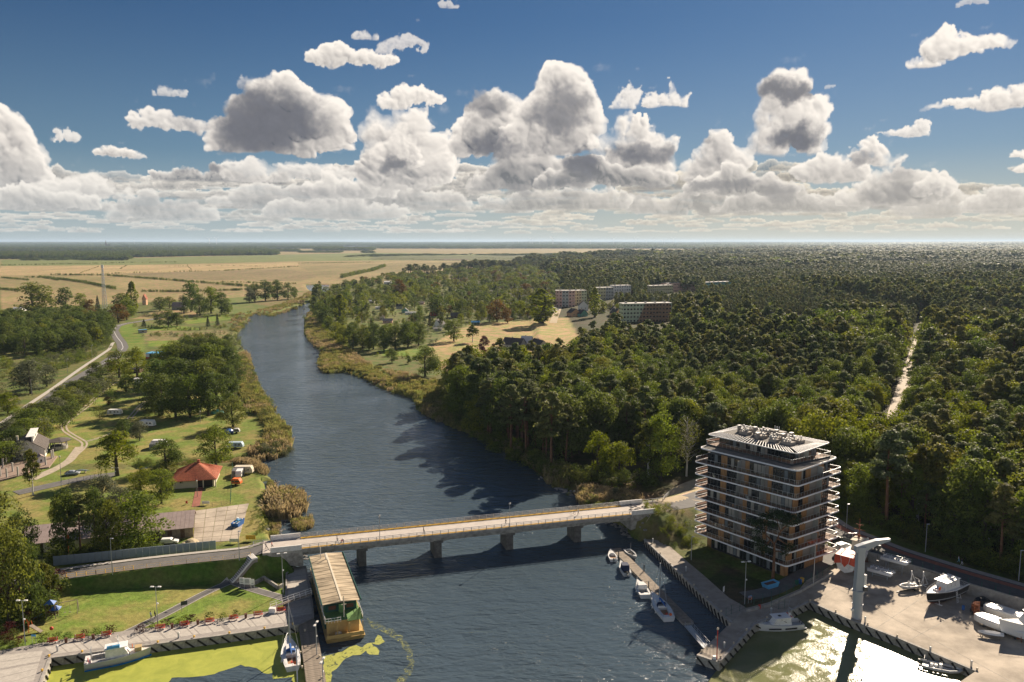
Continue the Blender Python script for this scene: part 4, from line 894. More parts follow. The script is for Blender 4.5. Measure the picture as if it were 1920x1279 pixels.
# joints in the yard slab
jb=MB()
for a,b in [((1560,1098),(1900,1280)),((1640,1180),(1760,1100)),((1700,1203),(1850,1122)),((1520,1128),(1600,1085)),((1480,1120),(1380,1190))]:
    A,B=at(*a,0),at(*b,0); A.z=B.z=0; A=Vector((*W(*a,zq+.03),zq+.03)); B=Vector((*W(*b,zq+.03),zq+.03)); jb.bar(A,B,.09,.012)
tag(jb.build('yard_joints',[C_concd]),kind='structure')
EL=WP([(60,1330),(96,1236),(300,1209),(480,1185),(560,1173),(589,1160)],1.4)
IL=WP([(587,1132),(580,1090),(574,1062),(546,1066),(537,1072),(535,1100),(533,1143),(480,1152),(300,1176),(100,1203),(25,1217),(-60,1232),(-160,1330)],1.4)
prom=quay('promenade',EL,IL,1.6,C_pavd,pitch=2.2,faces=[0,1,2,3])
# light slabs between dark bands, laid across the promenade
def bays(parent,A0,A1,B0,B1,pat,m,z):
    A0,A1,B0,B1=[Vector((*p,0)) for p in (A0,A1,B0,B1)]; L_=(A1-A0).length; t=0; i=0
    while t<L_-.3:
        w_=pat[i%len(pat)]; i+=1
        if w_<0: t+=-w_; continue
        u0,u1=t/L_,min(1,(t+w_)/L_); c=[A0.lerp(A1,u0),A0.lerp(A1,u1),B0.lerp(B1,u1),B0.lerp(B1,u0)]; b=MB(); b.prism([(p.x,p.y) for p in c],z-.02,z+.015); b.build('paving_slab',[m],parent); t+=w_+.22
PAT=[2.4,2.2,1.0,2.4,2.2,-.9,1.0,2.6,.9,2.6,-.2]
bays(prom,W(84,1216,1.4),W(532,1149,1.4),W(100,1229,1.4),W(548,1167,1.4),PAT,C_pav,1.6)
bays(prom,W(-60,1238,1.4),W(-30,1330,1.4),W(80,1222,1.4),W(60,1290,1.4),[3.2,3.2,-.7,3.2,3.2],C_pav,1.6)
bays(prom,W(540,1074,1.4),W(540,1160,1.4),W(572,1068,1.4),W(586,1152,1.4),[3.2,2.8,-.5,2.8],C_pav,1.6)
# edge trims
def wall(name,pts,z0,z1,th,m,label=None,cat='wall',parent=None,kind=None,seam=0):
    b=MB()
    for i in range(len(pts)-1):
        a,c=Vector((*pts[i][:2],0)),Vector((*pts[i+1][:2],0)); d=c-a; l=d.length; rz=math.atan2(d.y,d.x); m_=(a+c)/2
        zz0=z0(m_.x,m_.y) if callable(z0) else z0; zz1=zz0+z1 if callable(z0) else z1
        b.box((m_.x,m_.y,(zz0+zz1)/2),(l+(th*.3 if i<len(pts)-2 else 0),th,zz1-zz0),rz)
    o=b.build(name,[m],parent); 
    if label: tag(o,label,cat)
    if kind: tag(o,kind=kind)
    return o
# ------------------------------------------------------------------ roads
strip('road',ROAD_L[1:],5.4,C_asph,.02,off=.5)
strip('footway',[(x,y,z) for x,y,z in ROAD_L[1:]],1.3,C_pav,.12,off=-3.1)
strip('street',[(x,y,z) for x,y,z in ROAD_R[1:]],9.5,C_asphd,.03,off=0)
strip('cycle_lane',ROAD_R[3:],1.9,C_brick,.045,off=1.6)
strip('footway',ROAD_R[3:],1.9,C_pavd,.05,off=4.0)
sheet('forecourt',WP([(1226,962),(1226,945),(1262,920),(1310,905),(1330,930),(1310,990),(1285,985),(1262,980)],6.0),6.0,C_sand) if False else None
# retaining wall of the yard
ww=thing('retaining_wall','long stained concrete retaining wall between the boat yard and the street','wall',(0,0,0))
for i in range(len(WALL_R)-1):
    A=Vector((*WALL_R[i],0)); B=Vector((*WALL_R[i+1],0)); k=max(1,round((B-A).length/5)); rz=math.atan2(B.y-A.y,B.x-A.x); l=(B-A).length/k
    for j in range(k):
        c=A.lerp(B,(j+.5)/k); b=MB(); b.box((0,0,0),(l-.04,.35,2.75)); o=b.build('panel',[C_stain] if 'C_stain' in globals() else [C_conc],ww); o.location=(c.x,c.y,2.72); o.rotation_euler=(0,0,rz)
cb=MB(); fb=MB()
for i in range(len(WALL_R)-1):
    A=Vector((*WALL_R[i],4.12)); B=Vector((*WALL_R[i+1],4.12)); cb.bar(A,B,.45,.1)
    n=int((B-A).length/2.4)
    for j in range(n): p=A.lerp(B,j/n); fb.bar(p,p+Vector((0,0,1.3)),.06)
    if i<2: fb.bar(A+Vector((0,0,1.3)),B+Vector((0,0,1.3)),.04); fb.bar(A+Vector((0,0,.7)),B+Vector((0,0,.7)),.03)
cb.build('coping',[C_conc],ww); fo=fb.build('wire_fence',[C_green]); tag(fo,'tall green wire fence posts on top of the yard retaining wall','fence')
wall('yard_kerb_wall',[W(1400,1141,2.4),W(1440,1131,2.4),W(1500,1105,2.4),W(1562,1071,2.4)],1.2,2.2,.3,C_conc,'low mossy concrete wall between the access lane and the boat yard','wall')
strip('lane',[(*W(1395,1118,1.6),1.6),(*W(1440,1112,1.6),1.6),(*W(1500,1082,1.6),1.6),(*W(1550,1052,2.4),2.4),(*W(1590,1022,3.6),3.6)],4.2,C_asph,.06)
# ------------------------------------------------------------------ bridge
br=thing('bridge','long concrete road bridge on four piers crossing the river','bridge',(0,0,0))
def bbox(mb,t0,t1,o0,o1,z0,z1,m=0):
    c=[BP(t0,o0),BP(t1,o0),BP(t1,o1),BP(t0,o1)]; mb.prism([(p.x,p.y) for p in c],DZ+z0,DZ+z1,m)
d=MB(); bbox(d,-9,BL+7,0,BW,-.45,0); d.build('deck',[C_pav if False else mat('deck_asphalt',(.50,.455,.41),.85,.2,noise=.1,nscale=.4,detail=8)],br)
g=MB(); bbox(g,-2,BL+2,.7,BW-.7,-1.75,-.45); g.build('girder',[C_concd],br)
g=MB(); bbox(g,0,BL,-.12,0,-.75,.12); g.build('edge_beam',[C_conc],br); g=MB(); bbox(g,0,BL,BW,BW+.12,-.75,.12); g.build('edge_beam',[C_conc],br)
for o_ in (.35,BW-1.1): g=MB(); bbox(g,0,BL,o_,o_+.62,0,.16); g.build('kerb',[C_yel],br)
for o_ in (.12,BW-.12):
    r_=MB()
    for i in range(int(BL/2)+1): p=BP(i*2,o_); r_.bar(p,p+Vector((0,0,1.15)),.13)
    for z in (1.1,.75,.4): r_.bar(BP(0,o_,z),BP(BL,o_,z),.09)
    r_.build('railing',[C_steel],br)
    n_=MB(); 
    for z in np.arange(.2,1.1,.16): n_.bar(BP(0,o_,z),BP(BL,o_,z),.018)
for (t0,t1,o_) in [(-7.2,0,-.15),(-7.2,0,BW-.1),(BL,BL+7,-.15),(BL,BL+7,BW-.1)]:
    g=MB(); bbox(g,t0,t1,o_,o_+.28,-.1,1.15); g.build('parapet',[C_whited],br)
for px in (679,820,954,1082):
    tt=min(np.arange(0,BL,.25),key=lambda t:abs(PJ(BP(t,2).x,BP(t,2).y,.5)[0]-px)); g=MB(); bbox(g,tt-.95,tt+.95,1.2,BW-1.2,-DZ-2,-2.1); bbox(g,tt-1.25,tt+1.25,.5,BW-.5,-2.35,-1.75); g.build('pier',[C_pier],br)
    g=MB()
    for sx in (-1,1):
        c=[BP(tt,.72,-1.75),BP(tt+sx*5,.72,-1.75)]; 
        for o_ in (.72,BW-.72): pass
    # haunch
    A=[BP(tt-6,.75),BP(tt-1.2,.75),BP(tt+1.2,.75),BP(tt+6,.75)]; 
    hb=MB(); v=[]
    for o_ in (.74,BW-.74):
        for t_,z_ in ((tt-3.5,-1.7),(tt-1.3,-2.0),(tt+1.3,-2.0),(tt+3.5,-1.7)): v.append(BP(t_,o_,z_))
    hb.add(v,[[0,1,2,3],[7,6,5,4],[0,4,5,1],[1,5,6,2],[2,6,7,3],[0,3,7,4]]); hb.build('haunch',[C_concd],br)
def abut(t0,t1,s):
    g=MB(); v=[]
    for o_ in (-.1,BW+.1):
        v+= [BP(t0,o_,-.05),BP(t1,o_,-.05),BP(t1,o_,-1.5),BP((t0*.45+t1*.55),o_,-3.4),BP(t0,o_,-4.3)]
    g.add(v,[[0,1,2,3,4],[9,8,7,6,5],[0,4,9,5],[4,3,8,9],[3,2,7,8],[2,1,6,7],[0,5,6,1]]); g.build('abutment',[C_concd],br)
abut(.3,-9,1); abut(BL-.3,BL+8,-1)
# lamp posts
def lamp(px,py,hpx,label,kind='head',group=None,z=None,hm=None,rz=0):
    if z is None: p=gpt(px,py)
    else: x,y=W(px,py,z); p=Vector((x,y,z))
    h=hm or hpx/ppm(p.x,p.y,p.z); t=thing('street_lamp',label,'street lamp',p,rz,group)
    b=MB(); b.tube([(0,0,-.1),(0,0,h*.5),(0,0,h)],[.11,.085,.06],6); b.build('post',[C_steel],t)
    if kind=='twin':
        b=MB(); b.bar((-.75,0,h),(.75,0,h),.08); b.build('arm',[C_steel],t)
        for s in(-1,1): q=MB(); q.box((s*.75,0,h+.06),(.75,.42,.14),top=(.8,.8)); q.build('lamp_head',[C_glow],t)
        q=MB(); q.box((.18,0,h*.58),(.35,.2,.25)); q.build('speaker',[C_white],t)
    elif kind=='globe': q=MB(); q.ball((0,0,h+.18),.24,n=8,k=5); q.build('lamp_globe',[C_glow],t,smooth=True); q=MB(); q.tube([(0,0,h+.38),(0,0,h+.46)],[.26,.1],8); q.build('lamp_cap',[C_steel],t)
    else: q=MB(); q.box((.28,0,h+.03),(.75,.26,.12),top=(.85,.7)); q.build('lamp_head',[C_steel],t)
    return t
for (px,pt,lb) in [(712.5,962,'globe lamp post on the bridge deck nearest the left bank'),(955,941,'globe lamp post on the bridge deck above the third pier'),(1207,868,'')][:2]:
    tt=min(np.arange(0,BL,.25),key=lambda t:abs(PJ(BP(t,BW-.3).x,BP(t,BW-.3).y,DZ+3)[0]-px)); o_=.3; tt=min(np.arange(0,BL,.25),key=lambda t:abs(PJ(BP(t,o_).x,BP(t,o_).y,DZ+3)[0]-px)); p=BP(tt,o_)
    t=lamp(0,0,0,lb,'globe',z=None,hm=6.2) if False else None
    t=thing('street_lamp',lb,'street lamp',p); b=MB(); b.tube([(0,0,0),(0,0,6.2)],[.09,.06],6); b.build('post',[C_steel],t); q=MB(); q.ball((0,0,6.35),.25); q.build('lamp_globe',[C_glow],t,smooth=True); q=MB(); q.tube([(0,0,6.55),(0,0,6.65)],[.27,.1],8); q.build('lamp_cap',[C_dark],t)
# ------------------------------------------------------------------ floating dock right, gangway
dk=[(at(1145,1029,.55)),(at(1165,1027,.55)),(at(1268,1160,.55)),(at(1318,1185,.55))]
D0,D1=Vector((*W(1155,1028.5,.5),0)),Vector((*W(1291,1168,.5),0)); dd=(D1-D0).normalized(); dl=(D1-D0).length; dn=Vector((-dd.y,dd.x,0))
fd=thing('floating_dock','long floating wooden dock with small boats moored along it','dock',(D0.x,D0.y,0),math.atan2(dd.y,dd.x))
k=4
for i in range(k):
    b=MB(); b.box((dl*(i+.5)/k,0,.2),(dl/k-.12,2.35,.55)); b.build('float',[C_concd],fd)
    for j in range(9): b=MB(); w_=(dl/k-.12)/9; b.box((dl*i/k+.06+w_*(j+.5),0,.52),(w_-.05,2.5,.07)); b.build('plank',[C_wood],fd)
for t_,s in ((.13,-1),(.36,1),(.58,-1)): b=MB(); b.tube([(dl*t_,s*1.4,-1),(dl*t_,s*1.4,2.2)],.13,6); b.build('mooring_pile',[C_dark],fd)
G0=Vector((*W(1291,1176,.6),.65)); G1=Vector((*W(1324,1213,1.5),1.5)); gw=thing('gangway','sloping aluminium gangway with handrails between floating dock and pier','gangway',G0,math.atan2((G1-G0).y,(G1-G0).x))
gl=math.hypot((G1-G0).x,(G1-G0).y); b=MB(); b.bar((-.5,0,0),(gl+.4,0,.88),1.5,.14); b.build('walkway',[C_steel],gw)
b=MB()
for s in(-.7,.7):
    for q in (.5,1.0): b.bar((-.3,s,q),(gl,s,.85+q),.05)
    for i in range(7): x=gl*i/6; b.bar((x,s,.85*i/6),(x,s,.85*i/6+1.0),.05)
b.build('handrail',[C_steel],gw)
# ------------------------------------------------------------------ apartment block
FC=[(1496.4,911.5),(1493,936.5),(1490,961),(1485,987),(1482,1012),(1478,1037),(1475.4,1061.7)][::-1]
LF=[(1301.8,863),(1301,886),(1300.6,910),(1300.5,932),(1300.3,953),(1299.8,973),(1299.5,994)][::-1]
RT=[(1579,883),(1578.5,908),(1577,932),(1575,957),(1574,983),(1573,1006),(1572,1029)][::-1]
SPZ=3.06; Z0=5.1
def lin(pts,zs):
    a=np.array([W(*p,z) for p,z in zip(pts,zs)]); k=np.arange(len(a)); return [np.array([np.polyval(np.polyfit(k,a[:,c],1),i) for c in (0,1)]) for i in range(len(a))]
ZS=[Z0+SPZ*i for i in range(7)]; cF,cL,cR=lin(FC,ZS),lin(LF,ZS),lin(RT,ZS)
apt=thing('apartment_block','eight-storey apartment block with oak panels, wrap-around white balconies and roof pergola','apartment block',(0,0,0))
C_deck=mat('balcony_deck',(.27,.16,.115),.7,.3,noise=.15,nscale=1.2); C_roof=mat('roof_felt',(.20,.19,.175),.9,.15,noise=.15,nscale=.8); C_curt=mat('curtain',(.34,.32,.28),.9,.1); C_curt2=mat('blind',(.16,.18,.19),.7,.2); C_slab=mat('slab_edge_white',(.82,.82,.83),.5,.3); C_soff=mat('soffit_grey',(.4,.4,.4),.8,.2)
def glass_mat(name,tint=(.75,.8,.8),a=.8):
    m=bpy.data.materials.new(name); m.use_nodes=True; t=m.node_tree; n=t.nodes; l=t.links; n.remove(n['Principled BSDF']); tr=n.new('ShaderNodeBsdfTransparent'); tr.inputs[0].default_value=(*tint,1); gl=n.new('ShaderNodeBsdfGlossy'); gl.inputs['Roughness'].default_value=.08; gl.inputs[0].default_value=(.8,.8,.8,1)
    fr=n.new('ShaderNodeFresnel'); fr.inputs[0].default_value=1.45; x=n.new('ShaderNodeMath'); x.operation='MULTIPLY_ADD'; x.inputs[1].default_value=.8; x.inputs[2].default_value=.03; l.new(fr.outputs[0],x.inputs[0]); mx_=n.new('ShaderNodeMixShader'); l.new(x.outputs[0],mx_.inputs[0]); l.new(tr.outputs[0],mx_.inputs[1]); l.new(gl.outputs[0],mx_.inputs[2]); l.new(mx_.outputs[0],n['Material Output'].inputs[0]); return m
C_rail=glass_mat('railing_glass',(.72,.72,.70)); C_frost=mat('frosted_glass',(.34,.35,.33),.35,.5); 
def quad(F,L_,R_,inF=0,inE=0,inB=0):
    """footprint F(front) L R B(back) pushed in: inF on the two seen faces, inE at the far ends"""
    F,L_,R_=Vector(F),Vector(L_),Vector(R_); u=(L_-F); v=(R_-F); lu,lv=u.length,v.length; u/=lu; v/=lv
    def P(a,b): return F+u*a+v*b
    return P(inF,inF),P(lu-inE,inF),P(lu-inE,lv-inE),P(inF,lv-inE),u,v
SEG_L=[(0,.24,'g'),(.24,.285,'w'),(.285,.325,'s'),(.325,.50,'g'),(.50,.55,'w'),(.55,.60,'s'),(.60,.76,'g'),(.76,.835,'w'),(.835,1.,'g')]     # from the front corner to the far left end
SEG_R=[(0,.15,'w'),(.15,.27,'g'),(.27,.42,'w'),(.42,.62,'s'),(.62,.80,'w'),(.80,1.,'g')]
rb=random.Random(5)
PANE={}
def facade(A,B,segs,z0,h,parent,jit):
    A,B=Vector(A),Vector(B); d=B-A; l=d.length; d/=l; n=Vector((d.y,-d.x)); 
    if (n.dot(Vector((0,0))-A))<0: n=-n       # towards the camera
    rz=math.atan2(d.y,d.x)
    for (a,b,t) in segs:
        a0,b0=a*l+.04,b*l-.04; c=A+d*((a0+b0)/2); w_=b0-a0
        if t=='w' or t=='s':
            q=MB(); q.box((0,0,h/2),(w_,.16,h-.06)); o=q.build('wood_panel' if t=='w' else 'wall_panel',[C_woodo if t=='w' else C_soff2],parent); o.location=(c.x+n.x*.05,c.y+n.y*.05,z0); o.rotation_euler=(0,0,rz)
            if t=='s':
                q=MB(); q.box((0,0,h/2),(.06,1.55,h-.25)); o=q.build('divider_screen',[C_frost],parent); e=A+d*(b0)+n*.85; o.location=(e.x,e.y,z0); o.rotation_euler=(0,0,rz)
        else:
            k=max(2,round(w_/1.0)); pw=w_/k; q=MB()
            for i in range(k+1): q.box((-w_/2+pw*i,0,h/2),(.09,.14,h-.08))
            q.box((0,0,.06),(w_,.14,.1)); q.box((0,0,h-.14),(w_,.14,.2)); o=q.build('window',[C_dark],parent); o.location=(c.x,c.y,z0); o.rotation_euler=(0,0,rz)
            for i in range(k):
                key=round(pw,2); 
                if key not in PANE:
                    p_=MB(); p_.box((0,0,0),(pw-.1,.04,h-.32)); PANE[key]=[p_.mesh('pane',m_) for m_ in ([C_glass],[C_curt],[C_curt2],[C_glass])]
                r=rb.random(); me=PANE[key][0 if r<.62 else 1 if r<.78 else 2 if r<.93 else 3]
                p_=bpy.data.objects.new('pane',me); link(p_,o); p_.location=(-w_/2+pw*(i+.5),rb.uniform(-.02,.02),h/2)
C_soff2=mat('grey_render',(.30,.27,.24),.8,.2)
def slab(F,L_,R_,z,th,parent,name='balcony_slab',deck=C_deck,rad=.9,edge=C_slab):
    F,L_,R_=Vector(F),Vector(L_),Vector(R_); Bk=L_+R_-F; cs=[F,R_,Bk,L_]; pts=[]
    for i,c in enumerate(cs):
        p,n_=cs[i-1],cs[(i+1)%4]; a=(p-c).normalized()*rad; b=(n_-c).normalized()*rad
        for k in range(4): t=k/3; pts.append((c+a)*(1-t)**2+c*2*t*(1-t)+(c+b)*t*t)
    pts=[(p.x,p.y) for p in pts]; b=MB(); b.prism(pts,z-th,z,0); o=b.build(name,[edge],parent)
    c0=(F+Bk)/2; ins=[((p[0]-c0.x)*.985+c0.x,(p[1]-c0.y)*.985+c0.y) for p in pts]; b=MB(); b.prism(ins,z-.01,z+.025,0); b.build('deck',[deck],o); return o,pts
def railing(pts,z,parent,h=1.1,step=1.25,skip=None):
    b=MB(); g=MB(); n=len(pts)
    for i in range(n):
        a,c=Vector((*pts[i],z)),Vector((*pts[(i+1)%n],z)); 
        b.bar(a+Vector((0,0,h)),c+Vector((0,0,h)),.09,.05); l=(c-a).length; k=max(1,round(l/step))
        for j in range(k): p=a.lerp(c,j/k); b.bar(p,p+Vector((0,0,h)),.045)
        g.add([a+Vector((0,0,.1)),c+Vector((0,0,.1)),c+Vector((0,0,h-.06)),a+Vector((0,0,h-.06))],[[0,1,2,3]])
    o=b.build('railing',[C_steel],parent); g.build('glass_panel',[C_rail],o); return o
def shrink(pts,k):
    c=np.mean(pts,axis=0); return [((p[0]-c[0])*k+c[0],(p[1]-c[1])*k+c[1]) for p in pts]
for i in range(7):
    z=ZS[i]; so_,pts=slab(cF[i],cL[i],cR[i],z,.3,apt); railing(shrink(pts,.99),z+.02,apt)
    top=ZS[i+1]-.3 if i<6 else z+SPZ-.35
    p0,pl,pb,pr,u_,v_=quad(cF[i],cL[i],cR[i],1.7,2.9)
    core=MB(); c0=(p0+pb)/2; core.prism([((p.x-c0.x)*.97+c0.x,(p.y-c0.y)*.97+c0.y) for p in (p0,pr,pb,pl)],z+.02,top,0); core.build('core_wall',[C_black],apt)
    h=top-z-.02; facade(p0,pl,SEG_L,z+.02,h,apt,i); facade(p0,pr,SEG_R,z+.02,h,apt,i)
    for A,B in ((pl,pb),(pr,pb)):
        q=MB(); d=(B-A); q.box(((A.x+B.x)/2,(A.y+B.y)/2,z+.02+h/2),(d.length,.12,h-.02),math.atan2(d.y,d.x)); q.build('wall_panel',[C_soff2],apt)
# ground floor
p0,pl,pb,pr,u_,v_=quad(cF[0],cL[0],cR[0],2.0,3.0); core=MB(); c0=(p0+pb)/2; core.prism([((p.x-c0.x)*.97+c0.x,(p.y-c0.y)*.97+c0.y) for p in (p0,pr,pb,pl)],0.6,ZS[0]-.3,0); core.build('core_wall',[C_black],apt)
facade(p0,pl,[(0,.05,'w'),(.05,.3,'g'),(.3,.6,'g'),(.6,.94,'g'),(.94,1,'w')],1.5,ZS[0]-1.85,apt,0); facade(p0,pr,[(0,.08,'w'),(.08,.5,'g'),(.5,1,'w')],1.5,ZS[0]-1.85,apt,0)
# roof slab, penthouse, pergola
ZR=ZS[6]+SPZ; F8,L8,R8=W(1497,883,ZR),W(1310,838.5,ZR),W(1572,857,ZR); so_,pts8=slab(F8,L8,R8,ZR,.35,apt,'roof_slab',C_roof,1.6)
F9,L9,R9=W(1485,873.6,ZR+.1),W(1323.5,834,ZR+.1),W(1558,857,ZR+.1)
so_,pts9=slab(F9,L9,R9,ZR+.45,.42,apt,'terrace_plinth',C_deck,.4,C_dark); railing(pts9,ZR+.45,apt)
p0,pl,pb,pr,u_,v_=quad(F9,L9,R9,2.6,2.2); core=MB(); core.prism([tuple(p) for p in (p0,pr,pb,pl)],ZR+.46,ZR+3.3,0); core.build('core_wall',[C_black],apt)
facade(p0-u_*.1-v_*.1,pl-v_*.1,[(0,.3,'g'),(.3,.34,'s'),(.34,.6,'g'),(.6,.64,'s'),(.64,1,'g')],ZR+.46,2.8,apt,0); facade(p0-u_*.1-v_*.1,pr-u_*.1,[(0,.4,'g'),(.4,.5,'s'),(.5,1,'g')],ZR+.46,2.8,apt,0)
ZT=ZR+3.65; q=MB(); e0,el_,eb,er,_,_=quad(F9,L9,R9,2.6,2.6); q.prism([tuple(p) for p in (e0,er,eb,el_)],ZT-.4,ZT,0); q.build('roof',[C_roof],apt)
PF,PL_,PR=[Vector(p) for p in (W(1495,851,ZT),W(1326,814.5,ZT),W(1557,829.5,ZT))]; PB=PL_+PR-PF
cs=[PF,PR,PB,PL_]; loop=[]
for i,c in enumerate(cs):
    a=(cs[i-1]-c).normalized()*1.3; b=(cs[(i+1)%4]-c).normalized()*1.3
    for k in range(5): t=k/4; loop.append((c+a)*(1-t)**2+c*2*t*(1-t)+(c+b)*t*t)
loop3=[(p.x,p.y,ZT-.05) for p in loop]; q=MB(); q.tube(loop3+[loop3[0],loop3[1]],.13,6,cap=False); q.build('pergola_rim',[C_white],apt)
q=MB(); inner=[e0,er,eb,el_]
for i in range(4):
    A,B=cs[i],cs[(i+1)%4]; a,b=inner[i],inner[(i+1)%4]; k=round((B-A).length/.85)
    for j in range(1,k): 
        p=A.lerp(B,j/k); s=a.lerp(b,j/k); w_=MB(); w_.bar((p.x,p.y,ZT-.05),(s.x,s.y,ZT-.05),.12,.2); w_.build('slat',[C_white],apt)
# roof plant
rc=random.Random(9); uu=(el_-e0); vv=(er-e0)
C_duct=mat('roof_duct',(.44,.43,.41),.4,.5,metal=.3)
for (a,b,wa,wb) in [(.12,.28,.13,.2),(.30,.22,.10,.16),(.14,.66,.16,.2),(.36,.52,.12,.22),(.52,.3,.12,.2),(.58,.62,.14,.2),(.76,.34,.12,.2),(.84,.66,.1,.18),(.66,.86,.1,.14)]:
    c=e0+uu*a+vv*b; q=MB(); pts=[c+uu*sx*wa/2+vv*sy*wb/2 for sx,sy in((-1,-1),(-1,1),(1,1),(1,-1))]; q.prism([tuple(p) for p in pts],ZT,ZT+.75,0); o=q.build('roof_curb',[C_soff2],apt)
    for k in range(7):
        p=c+uu*rc.uniform(-.45,.45)*wa+vv*rc.uniform(-.45,.45)*wb; h=rc.uniform(.3,.85); q=MB(); q.tube([(p.x,p.y,ZT+.7),(p.x,p.y,ZT+.75+h)],.14,6); q.tube([(p.x,p.y,ZT+.75+h),(p.x,p.y,ZT+.95+h)],[.28,.22],6); q.build('vent',[C_duct],o)
for (a,b,h) in [(.24,.40,1.9),(.44,.70,1.8),(.68,.5,1.9),(.90,.45,1.6),(.5,.12,1.5),(.28,.85,1.5)]:
    c=e0+uu*a+vv*b; q=MB(); q.box((c.x,c.y,ZT+h/2),(.8,.6,h),.5); q.box((c.x,c.y,ZT+h+.08),(1.0,.8,.16),.5,1); q.build('chimney',[C_soff2,C_duct],apt)
c=e0+uu*.52+vv*.88; q=MB(); q.prism([tuple(c+uu*sx*.14+vv*sy*.09) for sx,sy in((-1,-1),(-1,1),(1,1),(1,-1))],ZT,ZT+1.3,0); q.build('lift_housing',[C_conc],apt)
for k in range(3): p=e0+uu*(.44+.03*k)+vv*.8; q=MB(); q.tube([(p.x,p.y,ZT),(p.x,p.y,ZT+2.6)],.08,5); q.build('pipe',[C_white],apt)
# ------------------------------------------------------------------ boats
C_hull=mat('gelcoat_white',(.72,.72,.70),.3,.5); C_hullg=mat('gelcoat_grey',(.45,.46,.46),.4,.4); C_navy=mat('navy_canvas',(.02,.03,.08),.7,.2); C_bcan=mat('blue_canvas',(.03,.12,.38),.7,.2); C_anti=mat('red_antifouling',(.30,.09,.06),.7,.2); C_antib=mat('blue_antifouling',(.02,.20,.55),.6,.3); C_teak=mat('teak',(.34,.2,.11),.7,.3); C_ply=mat('brown_trim',(.22,.10,.06),.6,.3)
def hull_rings(L_,B_,H_,bow=.55,stern=.85,keel=.5,sheer=.35,sh=None,rake=.12,n=11):
    """stations from stern (x=-L/2) to bow (x=+L/2); each: port gunwale, chine, keel, chine, starboard gunwale"""
    R_=[]
    for i in range(n):
        t=i/(n-1); x=-L_/2+L_*t; 
        w_=B_/2*(stern+(1-stern)*min(1,t/.35)) if t<.35 else B_/2*max(.02,(1-((t-.35)/.65)**2.2))
        zt=H_*(1+sheer*max(0,(t-.3)/.7)**2); kz=-keel*(1 if t<.75 else 1-((t-.75)/.25)**1.6*.9); xr=rake*L_*max(0,(t-.7)/.3)
        R_.append([(x+xr,w_,zt),(x+xr*.6,w_*.93,zt*.45),(x,w_*.72,kz*.45),(x-xr*.2,0,kz),(x,-w_*.72,kz*.45),(x+xr*.6,-w_*.93,zt*.45),(x+xr,-w_,zt)])
    return R_
def hull(R_,root,m=C_hull,mb_=None,deck=C_hull,name='hull',inner=None,stripe=None,openfrom=None,openw=.7,floor=.15):
    """outer skin (upper strakes m, below the chine mb_), deck with an open cockpit between stations openfrom"""
    n=len(R_); b=MB(); V=[p for r in R_ for p in r]; b.v=list(V)
    for i in range(n-1):
        for k in range(6): b.f.append([i*7+k,(i+1)*7+k,(i+1)*7+k+1,i*7+k+1][::-1]); b.m.append(1 if k in(2,3) else (2 if k in (1,4) and stripe else (1 if k in(1,4) and mb_ and stripe is None and False else 0)))
    b.f.append([0,1,2,3,4,5,6]); b.m.append(0)
    mats=[m,mb_ or m,stripe or m]; o=b.build(name,mats,root)
    d=MB()
    for i in range(n-1):
        a,a2,c,c2=R_[i][0],R_[i+1][0],R_[i][6],R_[i+1][6]
        if openfrom and openfrom[0]<=i<openfrom[1]:
            s=openw; f=lambda p,q,t:(p[0]+(q[0]-p[0])*t,p[1]+(q[1]-p[1])*t,p[2]+(q[2]-p[2])*t-.03); e=(1-s)/2
            A1,A2,C1,C2=f(a,c,e),f(a2,c2,e),f(c,a,e),f(c2,a2,e); d.add([a,a2,A2,A1],[[3,2,1,0]]); d.add([c,c2,C2,C1],[[0,1,2,3]])
            lo=lambda p:(p[0],p[1],floor); d.add([A1,A2,lo(A2),lo(A1)],[[0,1,2,3],[3,2,1,0]]); d.add([C1,C2,lo(C2),lo(C1)],[[3,2,1,0]]); d.add([lo(A1),lo(A2),lo(C2),lo(C1)],[[3,2,1,0]],1)
            if i==openfrom[0]: d.add([A1,C1,lo(C1),lo(A1)],[[0,1,2,3]])
            if i==openfrom[1]-1: d.add([A2,C2,lo(C2),lo(A2)],[[3,2,1,0]])
        else: d.add([(p[0],p[1],p[2]-.03) for p in (a,a2,c2,c)],[[3,2,1,0]])
    d.build('boat_deck',[deck,inner or deck],root)
    g=MB(); 
    for s in (0,6): g.tube([R_[i][s] for i in range(n)],.045,4)
    g.build('rub_rail',[C_whited if m is not C_hull else C_hullg],root); return o
def boat(name,label,stern,bow,z,L_=None,cat='boat',group=None,zl=0.0):
    """frame with +x towards the bow, from stern and bow pixels"""
    a=Vector(W(*stern,zl)); b=Vector(W(*bow,zl)); d=b-a; l=L_ or d.length; c=(a+b)/2; return thing(name,label,cat,(c.x,c.y,z),math.atan2(d.y,d.x),group),l
def outboard(root,x,z,y=0): b=MB(); b.box((x-.15,y,z+.25),(.45,.35,.5),top=(.7,.7)); b.box((x-.12,y,z-.35),(.2,.14,.9)); b.build('outboard_motor',[C_dark],root)
